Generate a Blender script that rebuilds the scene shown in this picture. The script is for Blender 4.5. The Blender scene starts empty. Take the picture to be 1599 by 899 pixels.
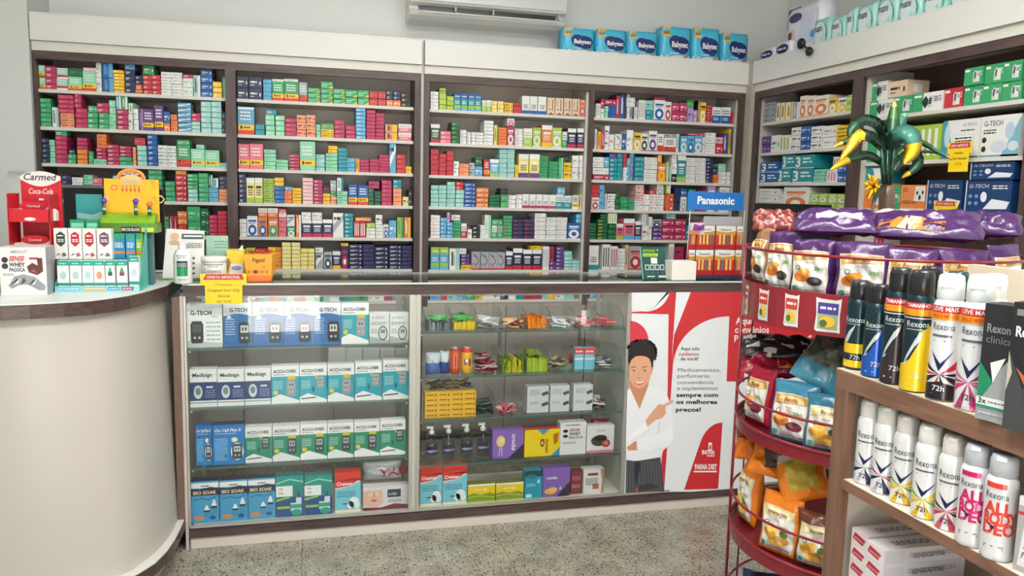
import bpy, math, random
from mathutils import Vector, Matrix
random.seed(11)
PI = math.pi
V = Vector
SC = bpy.context.scene

# ------------------------------------------------------------------ camera, world, lights, exposure
FPX = 1225.67
EYE = V((0, 0, 1.45))
YAW, PITCH, ROLL = [math.radians(a) for a in (14.3201, 6.9170, -1.3806)]
FWD = V((math.sin(YAW)*math.cos(PITCH), math.cos(YAW)*math.cos(PITCH), -math.sin(PITCH)))
_rt = V((math.cos(YAW), -math.sin(YAW), 0)); _dn = FWD.cross(_rt)
RGT = _rt*math.cos(ROLL) + _dn*math.sin(ROLL)
DWN = -_rt*math.sin(ROLL) + _dn*math.cos(ROLL)
cam_data = bpy.data.cameras.new('camera'); cam = bpy.data.objects.new('camera', cam_data)
SC.collection.objects.link(cam); SC.camera = cam
cam_data.sensor_width = 36; cam_data.lens = 36*FPX/1599; cam_data.clip_start = 0.02; cam_data.clip_end = 60
M = Matrix((RGT, -DWN, -FWD)).transposed().to_4x4(); M.translation = EYE
cam.matrix_world = M

SC.view_settings.view_transform = 'Standard'; SC.view_settings.look = 'None'
SC.view_settings.gamma = 1; SC.view_settings.use_curve_mapping = False
SC.view_settings.exposure = -0.28
SC.cycles.transparent_max_bounces = 24
SC.cycles.max_bounces = 8; SC.cycles.diffuse_bounces = 4; SC.cycles.glossy_bounces = 4
SC.cycles.caustics_reflective = False; SC.cycles.caustics_refractive = False

world = bpy.data.worlds.new('world'); SC.world = world; world.use_nodes = True
wb = world.node_tree.nodes['Background']; wb.inputs[0].default_value = (0.82, 0.90, 1.0, 1); wb.inputs[1].default_value = 5
sun_d = bpy.data.lights.new('sun', 'SUN'); sun_d.energy = 170; sun_d.angle = 0.01; sun_d.color = (1, .96, .88)
sun = bpy.data.objects.new('sun', sun_d); SC.collection.objects.link(sun); sun.rotation_euler = V((-0.35, 0.16, 1)).to_track_quat('Z', 'Y').to_euler()

LAMPS = [(-0.7, -0.5, 26), (1.2, -0.6, 22), (0.0, 0.7, 68), (1.2, 1.0, 66), (0.5, 2.7, 24)]
for lx, ly, LAMP_POWER in LAMPS:
    ld = bpy.data.lights.new('tube_light', 'AREA'); ld.shape = 'RECTANGLE'; ld.size = 1.2; ld.size_y = 0.3
    ld.energy = LAMP_POWER; ld.color = (1.0, 0.99, 0.97)
    lo = bpy.data.objects.new('tube_light', ld); SC.collection.objects.link(lo); lo.location = (lx, ly, 3.09)

# ------------------------------------------------------------------ helpers
def at_y(px, py, y):
    d = FWD + RGT*((px-799.5)/FPX) + DWN*((py-449.5)/FPX); return EYE + d*(y/d.y)
def at_x(px, py, x):
    d = FWD + RGT*((px-799.5)/FPX) + DWN*((py-449.5)/FPX); return EYE + d*(x/d.x)
def at_z(px, py, z):
    d = FWD + RGT*((px-799.5)/FPX) + DWN*((py-449.5)/FPX); return EYE + d*((z-EYE.z)/d.z)

def lin(c):
    r = []
    for a in c[:3]:
        a = a/255.0
        r.append(a/12.92 if a <= 0.04045 else ((a+0.055)/1.055)**2.4)
    return (r[0], r[1], r[2], 1.0)
COL = {'G': (58,160,104), 'g': (140,208,172), 'T': (30,144,156), 't': (150,205,198), 'B': (28,92,165), 'b': (94,168,208), 'N': (38,44,84), 'R': (194,48,58),
 'C': (182,46,90), 'K': (226,116,134), 'k': (238,186,188), 'P': (104,62,134), 'p': (176,150,196), 'O': (226,126,60), 'o': (238,152,112), 'Y': (234,188,36), 'y': (236,222,140),
 'W': (232,232,228), 'w': (222,216,204), 'L': (162,196,72), 'l': (30,96,58), 'D': (36,36,40), 'd': (84,34,40), 'S': (164,170,174), 'e': (226,198,168)}
CNAME = {'G': 'green', 'g': 'mint', 'T': 'teal', 't': 'pale teal', 'B': 'blue', 'b': 'sky blue', 'N': 'navy', 'R': 'red', 'C': 'crimson', 'K': 'pink', 'k': 'pale pink', 'P': 'purple', 'p': 'lilac', 'O': 'orange',
 'o': 'salmon', 'Y': 'yellow', 'y': 'cream', 'W': 'white', 'w': 'ivory', 'L': 'lime', 'l': 'dark green', 'D': 'black', 'd': 'maroon', 'S': 'grey', 'e': 'beige'}
def C(c): return COL[c] if isinstance(c, str) else c

MATS = {}
def new_mat(name):
    m = bpy.data.materials.new(name); m.use_nodes = True; MATS[name] = m
    n = m.node_tree.nodes; return m, n, m.node_tree.links, n['Principled BSDF']
def col_mat(name, rough, metal=0, bump=0, bscale=60, coat=0, jitter=0.0, spec=0.5, stretch=None, emit=0):
    """takes its colour from the mesh's own 'Col' print colours"""
    m, n, l, p = new_mat(name)
    a = n.new('ShaderNodeAttribute'); a.attribute_name = 'Col'; src = a.outputs['Color']
    if jitter:
        oi = n.new('ShaderNodeObjectInfo'); mr = n.new('ShaderNodeMapRange'); mr.inputs[3].default_value = 1-jitter; mr.inputs[4].default_value = 1+jitter*0.4
        l.new(oi.outputs['Random'], mr.inputs[0]); hs = n.new('ShaderNodeHueSaturation'); l.new(mr.outputs[0], hs.inputs['Value']); l.new(src, hs.inputs['Color']); src = hs.outputs[0]
    l.new(src, p.inputs['Base Color'])
    p.inputs['Roughness'].default_value = rough; p.inputs['Metallic'].default_value = metal
    p.inputs['Specular IOR Level'].default_value = spec
    if coat: p.inputs['Coat Weight'].default_value = coat; p.inputs['Coat Roughness'].default_value = 0.12
    if emit: l.new(src, p.inputs['Emission Color']); p.inputs['Emission Strength'].default_value = emit
    if bump:
        t = n.new('ShaderNodeTexCoord'); nz = n.new('ShaderNodeTexNoise'); nz.inputs['Scale'].default_value = bscale; nz.inputs['Detail'].default_value = 4
        b = n.new('ShaderNodeBump'); b.inputs['Strength'].default_value = bump; b.inputs['Distance'].default_value = 0.004
        l.new(t.outputs['Object'], nz.inputs['Vector']); l.new(nz.outputs['Fac'], b.inputs['Height']); l.new(b.outputs[0], p.inputs['Normal'])
    return m
col_mat('card', 0.42, jitter=0.07, bump=0.05, bscale=400)
col_mat('vinyl', 0.3)
col_mat('film', 0.26, bump=0.9, bscale=30, jitter=0.05)
col_mat('plastic', 0.3, bump=0.03, bscale=200)
col_mat('satin_metal', 0.38, metal=0.85, bump=0.02, bscale=300)
col_mat('can_print', 0.28, metal=0.25, jitter=0.03)
col_mat('paint', 0.55, bump=0.06, bscale=180)
col_mat('laminate', 0.34, bump=0.02, bscale=220)
col_mat('enamel', 0.28, coat=0.3)
col_mat('leafy', 0.3, bump=0.3, bscale=60)
def wood(name, c1, c2, rough, axis_scale):
    m, n, l, p = new_mat(name)
    t = n.new('ShaderNodeTexCoord'); mp = n.new('ShaderNodeMapping'); mp.inputs['Scale'].default_value = axis_scale
    nz = n.new('ShaderNodeTexNoise'); nz.inputs['Scale'].default_value = 6; nz.inputs['Detail'].default_value = 8; nz.inputs['Distortion'].default_value = 0.4
    r = n.new('ShaderNodeValToRGB'); r.color_ramp.elements[0].position = 0.3; r.color_ramp.elements[1].position = 0.72
    r.color_ramp.elements[0].color = lin(c1); r.color_ramp.elements[1].color = lin(c2)
    l.new(t.outputs['Object'], mp.inputs[0]); l.new(mp.outputs[0], nz.inputs['Vector']); l.new(nz.outputs['Fac'], r.inputs[0]); l.new(r.outputs[0], p.inputs['Base Color'])
    b = n.new('ShaderNodeBump'); b.inputs['Strength'].default_value = 0.08; b.inputs['Distance'].default_value = 0.002; l.new(nz.outputs['Fac'], b.inputs['Height']); l.new(b.outputs[0], p.inputs['Normal'])
    p.inputs['Roughness'].default_value = rough
wood('wood_dark', (62,46,44), (96,76,72), 0.35, (1, 12, 12))
wood('wood_dark_upright', (62,46,44), (94,75,71), 0.35, (12, 12, 1))
wood('wood_walnut', (104,74,58), (140,104,84), 0.4, (12, 1, 12))
wood('wood_walnut_upright', (104,74,58), (138,103,84), 0.4, (12, 12, 1))
def glass_mat(name, tint, ior=1.5, rough=0.0):
    m, n, l, p = new_mat(name); n.remove(p); out = [x for x in n if x.type == 'OUTPUT_MATERIAL'][0]
    tr = n.new('ShaderNodeBsdfTransparent'); tr.inputs[0].default_value = tint
    gl = n.new('ShaderNodeBsdfGlossy'); gl.inputs['Roughness'].default_value = rough
    fr = n.new('ShaderNodeFresnel'); ge = n.new('ShaderNodeNewGeometry'); sw = n.new('ShaderNodeMapRange')   # same reflectance on both sides of the thin pane
    sw.inputs[3].default_value = ior; sw.inputs[4].default_value = 1/ior; l.new(ge.outputs['Backfacing'], sw.inputs[0]); l.new(sw.outputs[0], fr.inputs['IOR'])
    mx = n.new('ShaderNodeMixShader'); l.new(fr.outputs[0], mx.inputs[0]); l.new(tr.outputs[0], mx.inputs[1]); l.new(gl.outputs[0], mx.inputs[2]); l.new(mx.outputs[0], out.inputs[0])
glass_mat('glass', (0.985, 0.998, 0.992, 1), 1.42)
glass_mat('glass_thin', (0.97, 0.99, 0.98, 1), 1.2)
glass_mat('glass_edge', (0.45, 0.72, 0.62, 1))
glass_mat('clear_plastic', (0.86, 0.88, 0.9, 1), 1.45, 0.05)
def terrazzo():
    m, n, l, p = new_mat('terrazzo')
    geo = n.new('ShaderNodeNewGeometry')
    base = n.new('ShaderNodeTexNoise'); base.inputs['Scale'].default_value = 9; base.inputs['Detail'].default_value = 5
    r0 = n.new('ShaderNodeValToRGB'); r0.color_ramp.elements[0].position = 0.3; r0.color_ramp.elements[1].position = 0.7
    r0.color_ramp.elements[0].color = lin((128,124,110)); r0.color_ramp.elements[1].color = lin((164,159,142))
    l.new(geo.outputs['Position'], base.inputs['Vector']); l.new(base.outputs['Fac'], r0.inputs[0]); cur = r0.outputs[0]
    for sc, thr, c, seed in ((95, 0.32, (58,56,50), 0), (150, 0.30, (88,84,74), 3.1), (60, 0.24, (40,38,36), 7.7), (120, 0.26, (206,200,184), 5.3)):
        mp = n.new('ShaderNodeMapping'); mp.inputs['Location'].default_value = (seed, seed*1.7, 0)
        dn = n.new('ShaderNodeTexNoise'); dn.inputs['Scale'].default_value = sc*1.2; dn.inputs['Detail'].default_value = 2
        ad = n.new('ShaderNodeMixRGB'); ad.blend_type = 'ADD'; ad.inputs[0].default_value = 0.012
        vo = n.new('ShaderNodeTexVoronoi'); vo.inputs['Scale'].default_value = sc
        l.new(geo.outputs['Position'], mp.inputs[0]); l.new(mp.outputs[0], dn.inputs['Vector']); l.new(mp.outputs[0], ad.inputs[1]); l.new(dn.outputs['Color'], ad.inputs[2]); l.new(ad.outputs[0], vo.inputs['Vector'])
        sep = n.new('ShaderNodeSeparateColor'); l.new(vo.outputs['Color'], sep.inputs[0])
        pick = n.new('ShaderNodeMath'); pick.operation = 'LESS_THAN'; pick.inputs[1].default_value = 0.42; l.new(sep.outputs[0], pick.inputs[0])
        near = n.new('ShaderNodeMath'); near.operation = 'LESS_THAN'; near.inputs[1].default_value = thr; l.new(vo.outputs['Distance'], near.inputs[0])
        mu = n.new('ShaderNodeMath'); mu.operation = 'MULTIPLY'; l.new(pick.outputs[0], mu.inputs[0]); l.new(near.outputs[0], mu.inputs[1])
        mx = n.new('ShaderNodeMixRGB'); mx.inputs[2].default_value = lin(c); l.new(mu.outputs[0], mx.inputs[0]); l.new(cur, mx.inputs[1]); cur = mx.outputs[0]
    l.new(cur, p.inputs['Base Color']); p.inputs['Roughness'].default_value = 0.22
terrazzo()

MI = {}   # slot order used by builders
class Geo:
    def __init__(s): s.v = []; s.f = []; s.c = []; s.m = []; s.sm = []; s.mats = []
    def mi(s, mat):
        if mat not in s.mats: s.mats.append(mat)
        return s.mats.index(mat)
    def add(s, vs, fs, col, mat='card', smooth=False):
        b = len(s.v); s.v += [tuple(p) for p in vs]; k = s.mi(mat)
        multi = isinstance(col, list)
        for i, f in enumerate(fs):
            s.f.append([b+j for j in f]); s.c.append(C(col[i] if multi else col)); s.m.append(k); s.sm.append(smooth)
    def box(s, x0, x1, y0, y1, z0, z1, col, mat='card', top=None, side=None):
        vs = [(x0,y0,z0),(x1,y0,z0),(x1,y1,z0),(x0,y1,z0),(x0,y0,z1),(x1,y0,z1),(x1,y1,z1),(x0,y1,z1)]
        fs = [(0,1,5,4),(1,2,6,5),(2,3,7,6),(3,0,4,7),(4,5,6,7),(3,2,1,0)]
        sd = side or col
        s.add(vs, fs, [col, sd, col, sd, top or col, col], mat)
    def hexa(s, p, col, mat='card'):
        s.add(p, [(0,1,5,4),(1,2,6,5),(2,3,7,6),(3,0,4,7),(4,5,6,7),(3,2,1,0)], col, mat)
    def prism(s, pts, z0, z1, col, mat='card', smooth=False, pts1=None):
        n = len(pts); pts1 = pts1 or pts
        s.add([(x,y,z0) for x,y in pts]+[(x,y,z1) for x,y in pts1], [[i,(i+1)%n,n+(i+1)%n,n+i] for i in range(n)], col, mat, smooth)
        s.add([(x,y,z1) for x,y in pts1], [list(range(n))], col, mat); s.add([(x,y,z0) for x,y in pts], [list(range(n))[::-1]], col, mat)
    def extr(s, prof, a0, a1, fn, col, mat='card', smooth=False):
        """profile points (p,q) swept from a0 to a1; fn(a,p,q) -> point"""
        n = len(prof)
        s.add([fn(a0,*q) for q in prof]+[fn(a1,*q) for q in prof], [[i,(i+1)%n,n+(i+1)%n,n+i] for i in range(n)]+[list(range(n))[::-1], [n+i for i in range(n)]], col, mat, smooth)
    def lathe(s, prof, cx=0, cy=0, n=24, col='W', mat='plastic', smooth=True, colfn=None):
        vs = []; fs = []; cs = []
        for r, z in prof:
            for i in range(n):
                a = 2*PI*i/n; vs.append((cx+r*math.cos(a), cy+r*math.sin(a), z))
        for j in range(len(prof)-1):
            for i in range(n):
                k = (i+1) % n; fs.append((j*n+i, j*n+k, (j+1)*n+k, (j+1)*n+i))
                cs.append(colfn((i+0.5)/n, (prof[j][1]+prof[j+1][1])/2) if colfn else col)
        s.add(vs, fs, cs, mat, smooth)
    def tube(s, pts, r, n=8, col='S', mat='enamel', closed=False, rr=None):
        pts = [V(p) for p in pts]; N = len(pts); vs = []; fs = []
        up = V((0,0,1)); prev = None
        for i, p in enumerate(pts):
            a = pts[(i-1) % N] if (closed or i) else p; b = pts[(i+1) % N] if (closed or i < N-1) else p
            t = (b-a).normalized(); ref = up if abs(t.z) < 0.95 else V((1,0,0))
            u = t.cross(ref).normalized() if prev is None else (prev - t*prev.dot(t)).normalized()
            prev = u; w = t.cross(u); q = rr[i] if rr else r
            for k in range(n):
                an = 2*PI*k/n; vs.append(p + u*(q*math.cos(an)) + w*(q*math.sin(an)))
        for i in range(N if closed else N-1):
            j = (i+1) % N
            for k in range(n):
                l = (k+1) % n; fs.append((i*n+k, i*n+l, j*n+l, j*n+k))
        if not closed: fs.append(tuple(range(n))[::-1]); fs.append(tuple((N-1)*n+k for k in range(n)))
        s.add(vs, fs, col, mat, True)
    def strip(s, c, r, a0, a1, z0, z1, th, n, col, mat):
        """curved upright band round centre c"""
        vs = []; fs = []
        for i in range(n+1):
            a = a0+(a1-a0)*i/n
            for q, z in ((r,z0),(r,z1),(r-th,z1),(r-th,z0)): vs.append((c[0]+q*math.cos(a), c[1]+q*math.sin(a), z))
        for i in range(n):
            for k in range(4): fs.append((i*4+k, i*4+(k+1)%4, i*4+4+(k+1)%4, i*4+4+k))
        s.add(vs, fs, col, mat, False)
    def mesh(s, name):
        me = bpy.data.meshes.new(name); me.from_pydata(s.v, [], s.f)
        for m in s.mats: me.materials.append(MATS[m])
        at = me.color_attributes.new('Col', 'FLOAT_COLOR', 'CORNER'); data = []; memo = {}
        for p, c in zip(me.polygons, s.c):
            if c not in memo: memo[c] = lin(c)
            data.extend(memo[c]*p.loop_total)
        at.data.foreach_set('color', data)
        me.polygons.foreach_set('material_index', s.m); me.polygons.foreach_set('use_smooth', s.sm)
        me.update(); return me
    def build(s, name, parent=None, loc=None, rz=0, bevel=0):
        o = bpy.data.objects.new(name, s.mesh(name)); SC.collection.objects.link(o)
        if parent: o.parent = parent
        if loc is not None: o.location = loc
        o.rotation_euler.z = rz
        if bevel:
            b = o.modifiers.new('bevel', 'BEVEL'); b.width = bevel; b.segments = 2; b.limit_method = 'ANGLE'; b.angle_limit = math.radians(50)
        return o
def tag(o, label, cat, group=None):
    o['label'] = label; o['category'] = cat
    if group: o['group'] = group
    return o
def struct(o, label=None):
    o['kind'] = 'structure'
    if label: o['label'] = label
    return o
def empty(name, loc, label, cat, group=None, rz=0):
    o = bpy.data.objects.new(name, None); SC.collection.objects.link(o); o.location = loc; o.rotation_euler.z = rz; o.empty_display_size = 0.05
    return tag(o, label, cat, group)
def quick(name, parent, args, mat='card', bevel=0):
    g = Geo()
    for a in (args if isinstance(args, list) else [args]): g.box(*a[:6], a[6], a[7] if len(a) > 7 else mat)
    return g.build(name, parent, bevel=bevel)

_T = {}
def text_mesh(s, bold=0.0, shear=0.0, res=2):
    k = (s, bold, shear, res)
    if k not in _T:
        c = bpy.data.curves.new('t', 'FONT'); c.body = s; c.resolution_u = res; c.offset = bold; c.shear = shear; c.size = 1
        o = bpy.data.objects.new('t', c); SC.collection.objects.link(o)
        dg = bpy.context.evaluated_depsgraph_get(); e = o.evaluated_get(dg); m = e.to_mesh()
        vs = [(v.co.x/0.72, v.co.y/0.72) for v in m.vertices]; fs = [tuple(p.vertices) for p in m.polygons]; e.to_mesh_clear()
        bpy.data.objects.remove(o); bpy.data.curves.remove(c)
        xs = [v[0] for v in vs] or [0]; _T[k] = ([(v[0]-min(xs), v[1]) for v in vs], fs, max(xs)-min(xs))
    return _T[k]
def clip_half(P, ax, k, keep_low):
    out = []
    for i, a in enumerate(P):
        b = P[(i+1) % len(P)]; ia = (a[ax] <= k) if keep_low else (a[ax] >= k); ib = (b[ax] <= k) if keep_low else (b[ax] >= k)
        if ia: out.append(a)
        if ia != ib:
            t = (k-a[ax])/(b[ax]-a[ax]); out.append((a[0]+t*(b[0]-a[0]), a[1]+t*(b[1]-a[1])))
    return out
class Face:
    """a printed surface; fn(u, v, layer) -> 3D point, u and v in the surface's own units"""
    def __init__(s, g, fn, mat='card'): s.g = g; s.fn = fn; s.mat = mat
    def poly(s, pts, col, l=1): s.g.add([s.fn(u,v,l) for u,v in pts], [list(range(len(pts)))], col, s.mat)
    def sub(s, P, col, l=1, du=.1, dv=None):
        """a convex printed shape cut into cells so that it follows a curved surface"""
        a = min(q[0] for q in P); b = max(q[0] for q in P); n = max(1, math.ceil((b-a)/du-1e-6))
        for i in range(n):
            Q = clip_half(clip_half(P, 0, a+(b-a)*(i+1)/n, True), 0, a+(b-a)*i/n, False) if n > 1 else P
            if len(Q) < 3: continue
            if dv:
                c = min(q[1] for q in Q); d = max(q[1] for q in Q); m = max(1, math.ceil((d-c)/dv-1e-6))
                for j in range(m):
                    R = clip_half(clip_half(Q, 1, c+(d-c)*(j+1)/m, True), 1, c+(d-c)*j/m, False) if m > 1 else Q
                    if len(R) >= 3: s.poly(R, col, l)
            else: s.poly(Q, col, l)
    def subell(s, u, v, ru, rv, col, l=1, n=20, du=.1, dv=None): s.sub([(u+ru*math.cos(2*PI*i/n), v+rv*math.sin(2*PI*i/n)) for i in range(n)], col, l, du, dv)
    def rect(s, u0, v0, u1, v1, col, l=1, n=1):
        for i in range(n):
            a = u0+(u1-u0)*i/n; b = u0+(u1-u0)*(i+1)/n; s.poly([(a,v0),(b,v0),(b,v1),(a,v1)], col, l)
    def ell(s, u, v, ru, rv, col, l=1, n=18, a0=0, a1=2*PI): s.poly([(u+ru*math.cos(a0+(a1-a0)*i/n), v+rv*math.sin(a0+(a1-a0)*i/n)) for i in range(n+(0 if abs(a1-a0-2*PI) < .01 else 1))], col, l)
    def line(s, pts, w, col, l=1):
        for (a,b),(c,d) in zip(pts, pts[1:]):
            L = math.hypot(c-a, d-b) or 1; nx = -(d-b)/L*w/2; ny = (c-a)/L*w/2
            s.poly([(a-nx,b-ny),(c-nx,d-ny),(c+nx,d+ny),(a+nx,b+ny)], col, l)
    def text(s, t, u, v, h, col, l=2, al='l', bold=0, shear=0, sx=1, maxw=None, rot=0, res=2):
        vs, fs, w = text_mesh(t, bold, shear, res)
        if maxw and w*h*sx > maxw: sx = maxw/(w*h)
        W = w*h*sx; off = 0 if al == 'l' else (-W/2 if al == 'c' else -W); cr, sr = math.cos(rot), math.sin(rot)
        P = []
        for x, y in vs:
            a = off+x*h*sx; b = y*h; P.append(s.fn(u+a*cr-b*sr, v+a*sr+b*cr, l))
        s.g.add(P, fs, col, s.mat)
def front(g, x0, y, z0, mat='card', eps=0.0005):      # metres, faces -y
    return Face(g, lambda u, v, l: (x0+u, y-eps*l, z0+v), mat)
def scribble(F, u0, u1, v, h, col, l=2, n=1, gap=1.9, seed=0):
    """rows of fine print too small to read"""
    r = random.Random(seed+int(u0*977)+int(v*3331))
    for k in range(n):
        x = u0
        while x < u1:
            w = min(r.uniform(1.2, 3.6)*h, u1-x)
            if w > h*0.4: F.rect(x, v-k*gap*h, x+w, v-k*gap*h+h, col, l)
            x += w+h*0.6
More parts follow.
